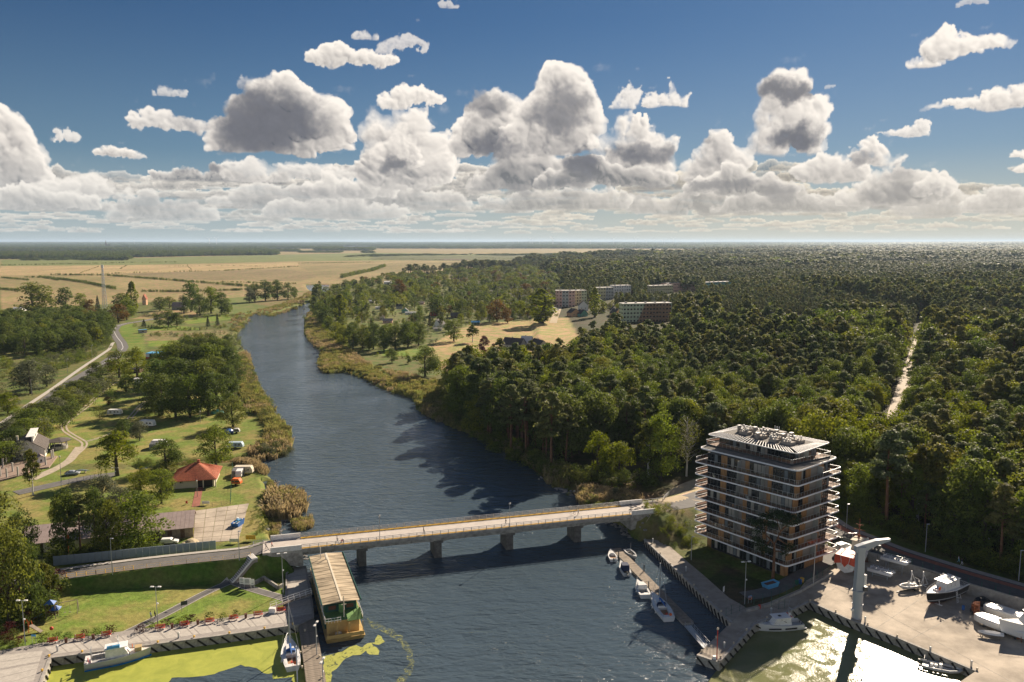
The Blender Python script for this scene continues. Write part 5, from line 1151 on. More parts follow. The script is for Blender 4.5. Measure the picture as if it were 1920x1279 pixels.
def cabin(root,x0,x1,w0,w1,z0,z1,m=C_hull,front=.35,back=.05,glass=C_glass,win=True,name='cabin',roof=None):
    b=MB(); v=[(x0,-w0,z0),(x0,w0,z0),(x1,w1,z0),(x1,-w1,z0),(x0+back,-w0*.9,z1),(x0+back,w0*.9,z1),(x1-front,w1*.85,z1),(x1-front,-w1*.85,z1)]
    b.add(v,[[0,1,2,3][::-1],[4,5,6,7][::-1],[0,4,5,1],[1,5,6,2],[2,6,7,3],[3,7,4,0]][0:1]+[[4,7,6,5],[0,1,5,4],[1,2,6,5],[2,3,7,6],[3,0,4,7]]); b.build(name,[m],root,bevel=.04)
    if win:
        V=[Vector(p) for p in v]
        def pane(a,b_,c,d,lo=.35,hi=.88,s0=.06,s1=.94,k=1):
            n=(b_-a).cross(d-a).normalized()*.025; 
            for i in range(k):
                t0=s0+(s1-s0)*i/k+.015; t1=s0+(s1-s0)*(i+1)/k-.015; P=lambda s,t:(a.lerp(b_,s)).lerp(d.lerp(c,s),t)
                q=MB(); pts=[P(t0,lo),P(t1,lo),P(t1,hi),P(t0,hi)]; q.add([p+n for p in pts]+[p-n*.2 for p in pts],[[0,1,2,3],[0,4,5,1],[1,5,6,2],[2,6,7,3],[3,7,4,0]]); q.build('window',[glass],root)
        pane(V[1],V[2],V[6],V[5],k=3); pane(V[3],V[0],V[4],V[7],k=3); pane(V[2],V[3],V[7],V[6],k=3,lo=.25); 
def prail(root,R_,i0,i1,h=.55,m=C_steel,name='bow_rail',both=True):
    b=MB()
    for s in (0,6):
        pts=[]
        for i in range(i0,i1+1): x,y,z=R_[i][s]; y*=.92; b.tube([(x,y,z),(x,y,z+h)],.02,4); pts.append((x,y,z+h))
        b.tube(pts,.025,4)
    x,y,z=R_[i1][0]; b.tube([(R_[i1][0][0],R_[i1][0][1]*.92,z+h),(R_[i1][6][0],R_[i1][6][1]*.92,z+h)],.025,4); b.build(name,[m],root)
def fenders(root,R_,ii,s=0,m=C_white):
    for i in ii: x,y,z=R_[i][s]; b=MB(); b.tube([(x,y*1.04,z-.1),(x,y*1.07,z-.65)],[.1,.1],6); b.build('fender',[m],root)
# 1 small open white boat
r,l=boat('motorboat','small open white motorboat at the far left end of the floating dock',(1152,1058),(1144,1034),0,5.6); q=hull_rings(5.6,2.3,.75); hull(q,r,openfrom=(1,6),inner=C_teak); cabin(r,-.2,1.0,.45,.4,.4,1.35,C_hull,.3); outboard(r,-2.8,.6); b=MB(); b.box((-1.6,0,.45),(.5,1.5,.4)); b.build('bench_seat',[C_teak],r)
r,l=boat('motorboat','open grey fishing boat on the inner side of the floating dock',(1174,1034),(1192,1050),0,5.4); q=hull_rings(5.4,2.2,.8); hull(q,r,C_hullg,openfrom=(1,8),inner=C_dark,deck=C_hullg); outboard(r,-2.7,.65)
for x in (-1.5,-.2,1.1): b=MB(); b.box((x,0,.5),(.4,1.5,.12)); b.build('thwart',[C_black],r)
b=MB(); b.tube([(-.6,.2,.3),(-.6,.2,3.2)],.04,5); b.build('pole',[C_steel],r)
r,l=boat('motorboat','white motorboat with a dark navy canopy tied beside the floating dock',(1178,1085),(1163,1057),0,6.4); q=hull_rings(6.4,2.5,.9); hull(q,r,openfrom=(0,5),inner=C_dark); cabin(r,-1.9,.5,.95,.85,.75,2.2,C_navy,.35,.1); outboard(r,-3.2,.7); fenders(r,q,(3,5),6); prail(r,q,7,10)
r,l=boat('motorboat','white cabin motorboat with open aft deck beside the floating dock',(1211,1124),(1196,1097),0,7.0); q=hull_rings(7,2.8,1.0,stern=.95); hull(q,r,openfrom=(1,5),inner=C_hullg); cabin(r,-.7,2.2,1.1,.7,.95,2.0,C_hull,1.0,.1); prail(r,q,7,10); b=MB(); b.box((-2.4,0,.6),(.6,2.0,.45)); b.build('bench_seat',[C_white],r); fenders(r,q,(4,6),0)
# sailboats
def sailboat(label,stern,bow,mh,cover,bootm,L_=None,lower=C_hull,awn=False,mx=.08):
    r,l=boat('sailboat',label,stern,bow,0,L_,cat='sailboat'); B_=l*.33; q=hull_rings(l,B_,1.05,stern=.72,keel=.5,sheer=.3,rake=.08); hull(q,r,lower,bootm,openfrom=(1,4),openw=.5,inner=C_teak,floor=.5)
    cabin(r,-l*.12,l*.27,B_*.27,B_*.18,1.0,1.5,C_hull,.5,.1); h=mh; b=MB(); b.tube([(l*mx,0,1.0),(l*mx,0,h)],[.14,.11],6); b.build('mast',[C_steel],r); b=MB(); b.tube([(l*mx,0,2.1),(-l*.32,0,2.25)],.06,5); b.build('boom',[C_steel],r)
    b=MB(); b.tube([(l*mx-.1,0,2.25),(l*mx-.6,0,2.4),(-l*.2,0,2.42),(-l*.31,0,2.35)],[.22,.24,.17,.08],6); b.build('sail_cover',[cover],r)
    b=MB(); 
    for s in (-1,1): b.bar((l*mx,0,h*.6),(l*mx-.1,s*.85,h*.6),.05); b.tube([(l*mx-.2,s*B_*.46,1.05),(l*mx-.1,s*.85,h*.6),(l*mx,0,h-.1)],.03,3)
    b.tube([(l*.52,0,1.4),(l*mx,0,h-.1)],.035,3); b.tube([(-l*.49,0,1.1),(l*mx,0,h-.05)],.03,3); b.build('rigging',[C_steel],r)
    # sprayhood
    c=cover if not awn else C_bcan; b=MB(); rings=[]
    for x,zz,w_ in ((-l*.1,2.0,.8),(-l*.04,2.1,.85),(l*.03,1.55,.7)): rings.append([(x,-w_*B_*.32,1.1),(x,-w_*B_*.28,zz-.15),(x,0,zz),(x,w_*B_*.28,zz-.15),(x,w_*B_*.32,1.1)])
    b.loft(rings,closed=False,cap=False); b.f+= [f[::-1] for f in b.f]; b.m=[0]*len(b.f); b.build('sprayhood',[C_navy if not awn else C_bcan],r)
    prail(r,q,8,10); prail(r,q,0,2,name='stern_rail'); b=MB(); b.box((-l*.36,0,.95),(.5,.35,.5)); b.build('steering_column',[C_redw],r); b=MB(); b.tube([(-l*.46,-.5,1.4),(-l*.47,-.5,1.45)],.32,8); b.build('lifebuoy',[C_orange],r); fenders(r,q,(3,5,6),0); return r
sailboat('sailing yacht with blue boom cover moored at the end of the floating dock',(1254,1166),(1224,1122),10.3,C_bcan,C_hullg)
sailboat('sailing yacht with bright blue awning moored beside the wooden pier',(549,1259),(541,1207),10.5,C_bcan,C_navy,awn=True,lower=C_whited)
# white cruiser in the right basin
r,l=boat('cabin_cruiser','white cabin cruiser with long black hull windows moored below the pier',(1496,1176),(1430,1182),0,9.2); q=hull_rings(9.2,3.1,1.25,stern=.95,sheer=.35,rake=.06); hull(q,r,openfrom=(0,3),openw=.8,inner=C_hullg,floor=.6)
cabin(r,-1.9,2.4,1.2,.95,1.2,2.75,C_hull,1.3,.15); b=MB(); b.box((-.15,0,2.82),(4.2,2.5,.12)); b.build('roof',[C_white],r,bevel=.05); b=MB(); b.box((.3,0,2.9),(.6,.6,.06)); b.build('roof_hatch',[C_black],r); b=MB(); b.box((-1.9,0,2.92),(.25,2.3,.07)); b.build('red_roof_bar',[C_red],r)
b=MB(); b.tube([(-1.9,-.5,2.9),(-2.1,-.5,4.3)],.05,5); b.tube([(-1.9,.5,2.9),(-2.1,.5,4.3)],.05,5); b.bar((-2.1,-.6,4.3),(-2.1,.6,4.3),.1); b.tube([(-1.7,-.9,2.9),(-3,-1.5,6)],.02,3); b.tube([(-1.7,.9,2.9),(-3,1.5,6)],.02,3); b.build('antenna_arch',[C_steel],r)
for s in(-1,1):
    b=MB(); b.box((-1.6,s*1.53,.62),(2.6,.06,.3)); b.build('hull_window',[C_black],r); b=MB(); b.box((1.9,s*1.38,.7),(2.6,.06,.26),rz=-s*.14); b.build('hull_window',[C_black],r)
b=MB(); b.ball((-1.9,.2,3.15),.3); b.build('radar_dome',[C_white],r); outboard(r,-4.6,.8,.4); outboard(r,-4.6,.8,-.4); prail(r,q,6,10)
b=MB(); b.box((-4.9,0,.25),(.9,2.4,.12)); b.build('swim_platform',[C_hull],r)
# survey boat, left basin
r,l=boat('work_boat','grey and white work boat with a bright blue waterline moored at the promenade wall',(172,1250),(268,1232),0,11.0); q=hull_rings(11,3.7,1.5,stern=.98,sheer=.2,rake=.04,bow=.8); hull(q,r,C_hullg,C_antib,openfrom=(1,4),openw=.8,inner=C_hullg,floor=.8,deck=C_whited,stripe=None)
b=MB()
for i in range(10):
    for s in (0,6): a=q[i][s]; c=q[i+1][s]; f=1.005; b.add([(a[0],a[1]*.985,.34),(c[0],c[1]*.985,.34),(c[0],c[1]*.93,-.1),(a[0],a[1]*.93,-.1)],[[0,1,2,3],[3,2,1,0]])
b.build('blue_waterline_band',[C_antib],r)
cabin(r,-2.0,2.2,1.35,1.2,1.5,3.2,C_whited,.9,.1); b=MB(); b.box((-.1,0,3.3),(4.0,2.6,.14)); b.build('roof',[C_white],r,bevel=.04); b=MB(); b.tube([(-1.6,-.9,3.45),(.6,-.9,3.5)],.42,7); b.build('blue_liferaft',[C_bluel],r); b=MB(); b.tube([(.3,.1,3.3),(.3,.1,5.3)],.07,5); b.bar((.3,-.6,4.6),(.3,.7,4.6),.09); b.build('mast',[C_white],r)
b=MB(); b.tube([(2.6,.3,2.5),(2.72,.3,2.5)],.42,8); b.build('lifebuoy',[C_orange],r); b=MB(); b.box((3.7,0,2.0),(1.2,1.4,.9)); b.build('deck_box',[mat('beige_box',(.5,.38,.2),.7)],r); b=MB(); b.tube([(-4.4,0,1.2),(-4.4,0,3.4)],.1,6); b.bar((-4.4,-1.4,3.3),(-4.4,1.4,3.3),.1); b.build('stern_frame',[C_steel],r); prail(r,q,0,3,.8,name='stern_rail'); prail(r,q,6,10,.8); b=MB(); b.tube([(-4.9,-1.1,2.0),(-4.8,-1.1,2.0)],.42,8); b.build('lifebuoy',[C_red],r)
# inflatable boats
def rib(label,stern,bow,z,l=None,zl=0):
    r,l=boat('inflatable_boat',label,stern,bow,z,l,zl=zl); w_=l*.17; b=MB(); pts=[(-l*.5,w_*1.0,.5),(-l*.15,w_*1.15,.5),(l*.2,w_*1.0,.58),(l*.4,w_*.5,.72),(l*.47,0,.8),(l*.4,-w_*.5,.72),(l*.2,-w_*1.0,.58),(-l*.15,-w_*1.15,.5),(-l*.5,-w_*1.0,.5)]
    b.tube(pts,[.2,.27,.27,.26,.25,.26,.27,.27,.2],7); b.build('inflatable_tube',[C_hullg],r,smooth=True); b=MB(); b.add([(-l*.44,w_,.25),(-l*.44,-w_,.25),(l*.25,-w_*.8,.3),(l*.42,0,.5),(l*.25,w_*.8,.3),(-l*.44,0,-.25),(l*.3,0,-.15)],[[1,2,3,4,0][::-1],[0,5,1],[0,4,6,5],[5,6,2,1],[4,3,6],[6,3,2]][0:1]+[[0,4,6,5],[5,6,2,1],[4,3,6],[6,3,2],[0,5,1]]); b.build('hull',[C_hullg],r)
    b=MB(); b.box((-.1,0,.75),(.6,.7,.9),top=(.7,.8)); b.add([(.2,-.35,1.2),(.2,.35,1.2),(.0,.3,1.65),(.0,-.3,1.65)],[[0,1,2,3],[3,2,1,0]]); b.build('console',[C_white],r)
    for x in (-.9,-1.6): b=MB(); b.box((x,0,.65),(.5,.6,.5)); b.build('seat',[C_whited],r)
    b=MB(); b.tube([(-l*.42,-w_*.8,.5),(-l*.4,-w_*.6,1.9),(-l*.4,w_*.6,1.9),(-l*.42,w_*.8,.5)],.05,5); b.build('radar_arch',[C_white],r); outboard(r,-l*.5,.7); return r,l
rib('grey inflatable boat moored against the yard wall at the bottom right',(1733,1249),(1797,1264),0,7.2)
r,l=rib('grey inflatable boat standing on a road trailer in the yard',(1722,1103),(1686,1110),2.1,5.6,zl=1.6); b=MB(); b.bar((-2,0,-.35),(3.6,0,-.35),.14); b.bar((-.8,-1,-.3),(-.8,1,-.3),.12); b.tube([(-.8,-1.15,-.3),(-.8,-.95,-.3)],.32,8); b.tube([(-.8,.95,-.3),(-.8,1.15,-.3)],.32,8); b.build('trailer',[C_dark],r)
# black and white cruiser on stands
r,l=boat('motor_cruiser','large black-sided white motor cruiser propped on stands in the yard',(1812,1106),(1727,1142),2.6,12.6,zl=1.6)
r.scale=(1.12,1.12,1.12)
q=hull_rings(11.5,3.7,1.45,stern=.9,keel=1.0,sheer=.35,rake=.07); C_bh=mat('black_topsides',(.028,.024,.022),.35,.5); hull(q,r,C_bh,C_anti,deck=C_hull,openfrom=(0,3),openw=.8,inner=C_whited,floor=.7)
b=MB()
for s in (0,6): b.tube([(p[s][0],p[s][1]*1.0,p[s][2]+.0) for p in q],.09,5)
for i in range(10):
    for s in (1,5): a=q[i][s]; c=q[i+1][s]; b.tube([(a[0],a[1]*1.01,a[2]*.3),(c[0],c[1]*1.01,c[2]*.3)],.05,4,cap=False)
b.build('white_band',[C_hull],r)
cabin(r,-2.9,1.9,1.35,1.15,1.45,3.1,C_hull,.75,.1); b=MB(); b.box((-.7,0,3.18),(4.9,2.7,.12)); b.build('roof',[C_hull],r,bevel=.05); b=MB(); b.box((-.6,0,3.3),(1.6,1.4,.14)); b.build('roof_hatch',[C_whited],r); cabin(r,1.7,3.9,.85,.4,1.6,2.05,C_hull,.3,.05,win=False,name='coachroof')
prail(r,q,5,10,.7,C_white); b=MB(); b.tube([(1.0,0,3.2),(1.0,0,4.4)],.06,5); b.bar((1.0,-.6,4.1),(1.0,.6,4.1),.1); b.ball((1.,.0,4.5),.2); b.build('mast',[C_white],r); b=MB(); b.tube([(3.6,.9,2.5),(3.6,.98,2.5)],.4,8); b.build('lifebuoy',[C_orange],r)
for x,y in((3.4,.8),(3.4,-.8),(-3,1.3),(-3,-1.3)): b=MB(); b.tube([(x,y*1.3,-1.0),(x,y,.05)],.07,5); b.build('stand',[C_white],r)
b=MB(); b.box((3.3,0,-.9),(.5,2.8,.16)); b.box((-3,0,-.9),(.5,2.8,.16)); b.box((0,0,-.95),(7.5,.3,.12)); b.build('keel_support',[C_whited],r)
b=MB(); 
for y in (-.22,.22): b.bar((-.6+y,2.35,-1.05),(-.6+y,1.9,1.6),.05)
for k in range(8): z=-.8+k*.32; yy=2.35-.45*(z+1.05)/2.65; b.bar((-.82,yy,z),(-.38,yy,z),.045)
b.build('ladder',[C_white],r)
# fishing cutter with red tarpaulin
r,l=boat('fishing_cutter','white fishing cutter with a red tarpaulin over its stern propped up behind the crane',(1570,1087),(1636,1031),3.0,15,zl=1.6)
q=hull_rings(15,5.2,2.0,stern=.9,keel=1.3,sheer=.5,rake=.05); hull(q,r,C_whited,mat('old_antifouling',(.34,.24,.18),.8),deck=C_whited)
cabin(r,.2,3.2,1.3,1.1,2.2,4.4,C_cream,.4,.1); b=MB(); b.box((1.5,0,4.5),(3.6,3.0,.14)); b.build('wheelhouse_roof',[C_cream],r)
b=MB(); b.tube([(1.3,0,4.4),(1.3,0,9.6)],[.14,.08],6); b.bar((1.3,-1.4,7.0),(1.3,1.4,7.0),.12); b.bar((1.3,-.9,8.3),(1.3,.9,8.3),.1); b.box((1.3,0,5.4),(.5,.5,.6)); b.box((1.3,0,7.9),(.4,.4,.5)); b.build('mast',[C_rust],r)
b=MB(); v=[(-7.7,-2.35,2.9),(-7.7,2.35,2.9),(-3.6,2.3,3.2),(-3.6,-2.3,3.2),(-7.95,-2.5,.9),(-7.95,-.7,1.3),(-7.95,0,.3),(-7.95,.8,1.2),(-7.95,2.5,.7),(-6.2,2.65,.9),(-4.6,2.6,1.5),(-6.2,-2.65,1.1),(-4.6,-2.6,1.4)]
b.add(v,[[0,3,2,1],[0,1,8,7,6,5,4],[1,2,10,9,8],[0,4,11,12,3]]); b.build('red_tarpaulin',[C_redt:=mat('red_tarpaulin',(.62,.085,.035),.5,.4,noise=.12,nscale=1.5)],r)
for k in (-1.2,1.0): b=MB(); b.bar((-7.98,k,2.9),(-7.99,k*.7,1.0),.28,.04); b.build('strap',[C_whited],r)
b=MB(); b.tube([(-6.5,1.4,3.4),(-2,1.4,3.5)],.07,5); b.tube([(-6.5,-1.4,3.4),(-2,-1.4,3.5)],.07,5)
for x in(-6.5,-4,-2): b.tube([(x,1.4,2.4),(x,1.4,3.5)],.05,4)
b.build('deck_rail',[C_steel],r)
b=MB()
for x in (-5,-1,3,6): b.box((x,0,-1.25),(.5,3.0,.3)); b.tube([(x,1.9,-1.4),(x,1.4,.2)],.09,5); b.tube([(x,-1.9,-1.4),(x,-1.4,.2)],.09,5)
b.build('cradle',[C_rust],r)
# white covered boats
for a,bb,lb in [((1906,1186),(1852,1166),'white shrink-wrapped boat with flat top nearest the quay at the right edge'),((1925,1166),(1868,1147),'white shrink-wrapped boat with flat top nearest the retaining wall')]:
    r,l=boat('covered_boat',lb,a,bb,1.6,10.5,zl=2.6); b=MB(); R2=[]
    for x,w_,h in ((-5.2,1.4,2.0),(-2,1.75,2.15),(2.5,1.7,2.15),(4.4,1.3,2.1),(5.2,.6,1.9)): R2.append([(x,-w_*.8,.7),(x,-w_,h-.25),(x,-w_*.85,h),(x,w_*.85,h),(x,w_,h-.25),(x,w_*.8,.7)])
    b.loft(R2); b.build('cover',[C_hull],r); b=MB()
    for x in (-3,0,3): b.box((x,0,.35),(.3,2.4,.7))
    b.build('trestle',[C_dark],r)
r,l=boat('dinghy','small white dinghy upside down on a wooden trestle',(1878,1192),(1838,1186),2.4,4.6,zl=2.3); b=MB(); R2=[[(x,-w_,0),(x,-w_*.8,h*.6),(x,0,h),(x,w_*.8,h*.6),(x,w_,0)] for x,w_,h in((-2.2,.55,.5),(-.8,.75,.6),(1,.65,.55),(2,.25,.4),(2.3,.03,.25))]; b.loft(R2); b.build('hull',[C_hull],r); b=MB(); b.box((.2,.9,-.1),(4,.12,.1)); b.box((.2,-.9,-.1),(4,.12,.1)); 
for x in(-1.4,1.6):
    b.box((x,0,-.15),(.15,2.2,.15))
    for y in(-.9,.9): b.box((x,y,-.5),(.12,.12,.65))
b.build('trestle',[C_wood],r)
r,l=boat('motor_yacht','big white motor yacht on blocks cut off by the right edge',(1985,1200),(1897,1196),2.9,13,zl=1.6); q=hull_rings(13,4.2,1.9,stern=.9,keel=1.1,sheer=.35,rake=.05); hull(q,r,deck=C_hull); cabin(r,-3,3,1.6,1.2,1.9,3.9,C_hull,1.2,.1); prail(r,q,6,10); b=MB(); b.box((-.6,0,4.0),(5.2,3.1,.16)); b.build('roof',[C_hull],r)
b=MB()
for x in(-4,0,3.5): b.box((x,0,-1.1),(.6,1.2,.5)); b.tube([(x,1.9,-1.35),(x,1.4,.3)],.07,5); b.tube([(x,-1.9,-1.35),(x,-1.4,.3)],.07,5)
b.build('stand',[C_rust],r)
# ------------------------------------------------------------------ yard gear
ZY=1.63
p=W3(1606.5,1158,ZY); cr=thing('slewing_crane','tall grey pillar jib crane standing at the edge of the yard','crane',p); C_cr=mat('crane_grey',(.36,.40,.44),.45,.4)
b=MB(); b.tube([(0,0,0),(0,0,5.9)],1.03,18); b.build('pillar',[C_cr],cr,smooth=False); b=MB(); b.tube([(0,0,2.95),(0,0,3.1)],1.1,18); b.tube([(0,0,5.75),(0,0,6.1)],1.22,18); b.build('flange',[C_cr],cr)
b=MB(); b.loft([[(x*w0,y*w1,z) for x,y in((-1,-1),(1,-1),(1,1),(-1,1))] for w0,w1,z in((.86,.8,6.1),(.8,.75,7.2),(.72,.7,12),(.75,.75,14.2),(.8,.8,15.6))]); b.build('column',[C_cr],cr)
ja=math.atan2(*(lambda e:(e.y,e.x))(Vector(W3(1667,1027,16.5))-Vector((p.x,p.y,16.5)))); je=(Vector(W3(1667,1027,16.5))-Vector((p.x,p.y,16.5))).length
jd=Vector((cos(ja),sin(ja),0)); jn=Vector((-jd.y,jd.x,0)); b=MB(); rings=[]
for t,h,zt,w_ in ((-1.2,1.3,15.7,.5),(.5,1.7,16.2,.55),(je*.5,1.2,16.8,.45),(je,.45,16.9,.35)): c=jd*t; rings.append([tuple(c+jn*s*w_+Vector((0,0,z))) for s,z in ((-1,zt-h),(1,zt-h),(1,zt),(-1,zt))])
b.loft(rings); b.build('jib',[C_cr],cr); b=MB(); c=jd*(je*.62); b.box((c.x,c.y,15.2),(.8,.6,.7),ja); b.tube([(c.x,c.y,15.2),(c.x,c.y,12.2)],.05,4); b.box((c.x,c.y,12),(.3,.3,.5)); b.build('hoist',[C_dark],cr)
b=MB(); b.box((.95,-.6,8.6),(.5,.6,2.2),.3); b.build('control_cabinet',[C_whited],cr); b=MB(); b.box((1.0,-.7,6.7),(.9,.8,.9),.3); b.build('motor_box',[C_dark],cr); b=MB(); b.box((-1.15,-.3,1.9),(.5,.5,.5)); b.build('junction_box',[C_whited],cr)
def pontoon_frame(px,py,label,rz,z=ZY,stand=2.2,l=6):
    p=W3(px,py,z); t=thing('pontoon_floats',label,'pontoon',p,rz); 
    for y in(-.95,.95): b=MB(); b.tube([(-l/2,y,stand+.5),(l/2-.5,y,stand+.5),(l/2,y,stand+.75)],[.42,.42,.15],9); b.build('float',[C_white],t,smooth=True)
    for k in range(5): b=MB(); b.bar((-l/2+.6+k*l/5,-1.4,stand+1.0),(-l/2+.6+k*l/5,1.4,stand+1.0),.12); b.build('cross_beam',[C_white],t)
    b=MB()
    for y in(-1.3,1.3): b.bar((-l/2,y,stand+1.1),(l/2,y,stand+1.1),.1)
    for x in(-l*.3,l*.3):
        for y in(-1,1): b.bar((x,y,0),(x,y,stand+.2),.14)
        b.bar((x,-1,stand*.5),(x,1,stand),.1); b.bar((x,-1,stand+.1),(x,1,stand+.1),.14)
    b.bar((-l*.3,-1,.6),(l*.3,-1,stand-.2),.1); b.build('trestle',[C_steel],t); return t
pontoon_frame(1652,1082,'white pontoon floats on a low trestle beside the cutter',-.75,stand=.9,l=5.6); pontoon_frame(1678,1072,'white pontoon floats on a tall white trestle near the retaining wall',-.75,stand=2.4,l=6.2)
for px,py,lb in ((1708,1096,'left of two white triangular steel boat props by the wall'),(1730,1098,'right of two white triangular steel boat props by the wall')):
    p=W3(px,py,ZY); t=thing('boat_prop',lb,'boat prop',p,.4); b=MB(); b.bar((0,-.1,0),(0,0,3.3),.16); b.bar((0,0,3.1),(1.6,0,.1),.14); b.bar((-.8,0,.1),(0,0,1.8),.12); b.bar((-1,0,.08),(1.8,0,.08),.16); b.bar((0,-1,.1),(0,1,.1),.14); b.build('frame',[C_white],t)
p=W3(1806,1143,ZY); b=MB(); b.tube([(0,0,0),(0,0,.3),(0,0,.32),(0,0,.6),(0,0,.62),(0,0,.9)],[.29,.29,.31,.31,.29,.29],12); o=b.build('barrel',[C_blue],None); o.location=p; tag(o,'blue plastic barrel standing under the yard cruiser','barrel')
p=W3(1829,1152,ZY); t=thing('old_forklift','rusty old forklift with its forks down beside the black tarpaulin heap','forklift',p,-1.9); b=MB(); b.box((-.3,0,.9),(1.6,1.3,.9)); b.box((-1.0,0,1.3),(.6,1.3,.9)); b.build('body',[C_rust],t,bevel=.06); b=MB()
for y in(-.45,.45): b.bar((.75,y,.1),(.75,y,3.2),.14)
for z in(.6,1.8,3.1): b.bar((.75,-.45,z),(.75,.45,z),.12)
b.build('mast',[C_rust],t); b=MB(); b.bar((.8,-.3,.12),(2.0,-.3,.08),.12,.05); b.bar((.8,.3,.12),(2.0,.3,.08),.12,.05); b.build('fork',[C_rust],t)
for x in(-.9,.4):
    for y in(-.7,.7): b=MB(); b.tube([(x,y-.12,.38),(x,y+.12,.38)],.38,10); b.build('wheel',[C_black],t)
b=MB(); 
for x,y in((-.9,-.5),(-.9,.5),(.5,-.5),(.5,.5)): b.bar((x,y,1.3),(x,y,2.3),.07)
b.box((-.2,0,2.33),(1.6,1.15,.06)); b.build('roof_guard',[C_rust],t)
p=W3(1842,1133,ZY); b=MB(); rr_=random.Random(4)
b.loft([[(cos(a)*(w_+rr_.uniform(-.15,.15)),sin(a)*(w_*.75+rr_.uniform(-.12,.12)),z) for a in [2*pi*k/12 for k in range(12)]] for w_,z in((1.9,0),(1.8,.6),(1.5,1.15),(.8,1.55),(.1,1.6))]); o=b.build('tarpaulin_heap',[C_black]); o.location=p; tag(o,'black tarpaulin draped over a heap against the retaining wall','tarpaulin')
for px,py,rz,lb in ((1862,1141,.3,'steel boat trailer frame with blue rollers lying left by the wall'),(1880,1150,-.5,'steel boat trailer frame lying nearest the covered boats')):
    p=W3(px,py,ZY); t=thing('boat_trailer',lb,'boat trailer',p,rz); b=MB(); 
    for y in(-.7,.7): b.bar((-2,y,.5),(1.4,y,.5),.12); b.bar((1.4,y,.5),(2.6,0,.45),.12)
    for x in(-1.8,-.4,1.2): b.bar((x,-.7,.55),(x,.7,.55),.1)
    b.build('frame',[C_steel],t)
    for y in(-.95,.95): q=MB(); q.tube([(-.5,y-.1,.32),(-.5,y+.1,.32)],.32,10); q.build('wheel',[C_black],t)
    for y in(-.4,.4): q=MB(); q.tube([(-1.6,y-.15,.8),(-1.6,y+.15,.8)],.16,8); q.build('roller',[C_bluel],t)
def bollard(px,py,label,group,m=C_yel,z=1.68):
    p=W3(px,py,z); t=thing('bollard',label,'bollard',p,0,group); b=MB(); b.tube([(0,0,-.05),(0,0,.28)],[.17,.13],8); b.build('post',[m],t); b=MB(); b.tube([(0,0,.26),(0,0,.34),(0,0,.4)],[.24,.24,.12],8); b.build('cap',[m],t)
C_bol=mat('bollard_cream',(.55,.47,.34),.6)
for px,py,w_ in [(1222,1020,'nearest the bridge'),(1238,1038,'second from the bridge'),(1257,1058,'third from the bridge'),(1279,1079,'where the balcony shadow begins'),(1301,1098,'midway along the walk'),(1326,1121,'beyond the white notice board'),(1352,1147,'beside the fence of the walk'),(1368,1172,'at the inner corner of the pier'),(1343,1196,'on the left edge of the pier'),(1316,1222,'near the pier tip on the left'),(1351,1233,'near the pier tip on the right'),(1376,1207,'on the right edge of the pier'),(1400,1182,'opposite the red pole'),(1438,1159,'behind the bow of the white cruiser'),(1519,1127,'at the inner corner of the yard basin'),(1567,1147,'left of the crane'),(1627,1171,'right of the crane'),(1682,1193,'where the yard edge meets the pedestal shadow'),(1832,1256,'at the yard corner bottom right')]:
    bollard(px,py,'cream mooring bollard '+w_,'cream mooring bollards',C_bol)
def pedestal(px,py,label,m=C_whited,z=1.62):
    p=W3(px,py,z); t=thing('power_pedestal',label,'service pedestal',p,0,'service pedestals on the quays'); b=MB(); b.box((0,0,.5),(.26,.26,1.0)); b.build('post',[C_steel],t); b=MB(); b.box((0,0,1.12),(.34,.34,.26),top=(.7,.7)); b.build('head',[m],t)
for a in [(1224,1018,'service pedestal at the bridge end of the right quay walk'),(1286,1071,'service pedestal in the shade halfway along the right quay walk'),(1358,1215,'service pedestal in the middle of the pier'),(1622,1167,'white-topped service pedestal right of the crane'),(1744,1224,'service pedestal behind the moored inflatable'),(1821,1250,'service pedestal near the yard corner bottom right'),(1446,1150,'service pedestal beside the yard gate'),(335,1196,'service pedestal on the promenade right of the work boat'),(108,1221,'service pedestal on the promenade left of the work boat')]: pedestal(*a)
p=W3(1344,1236,1.62); t=thing('harbour_light','slim red light pole at the tip of the pier','beacon',p); b=MB(); b.tube([(0,0,0),(0,0,5.9)],.09,8); b.build('pole',[C_red],t); b=MB(); b.tube([(0,0,5.9),(0,0,6.1),(0,0,6.3)],[.2,.24,.1],8); b.build('light',[C_cream],t); b=MB(); b.box((-.5,-.1,.35),(.6,.5,.7)); b.build('cabinet',[C_white],t)
lamp(1396,1133,83,'twin-headed tall lamp post by the fence in front of the apartment block','twin',rz=.2)
lamp(1296,1050,45,'slim lamp post left of the apartment block by the quay walk','head')
lamp(1525,1098,83,'slim lamp post in front of the right corner of the apartment block','head',z=1.6); lamp(1597,1032,24,'short twin lamp post behind the cutter','twin',z=3.8,hm=4.4)
lamp(1587,990,46,'street lamp behind the right end of the apartment block','head',z=4.0); lamp(1735,1034,53,'street lamp at the wood edge above the pontoon floats','head',z=3.9); lamp(1910,1088,58,'street lamp at the right edge of the picture','head',z=3.9); lamp(1668,1150,0,'',hm=0) if False else None
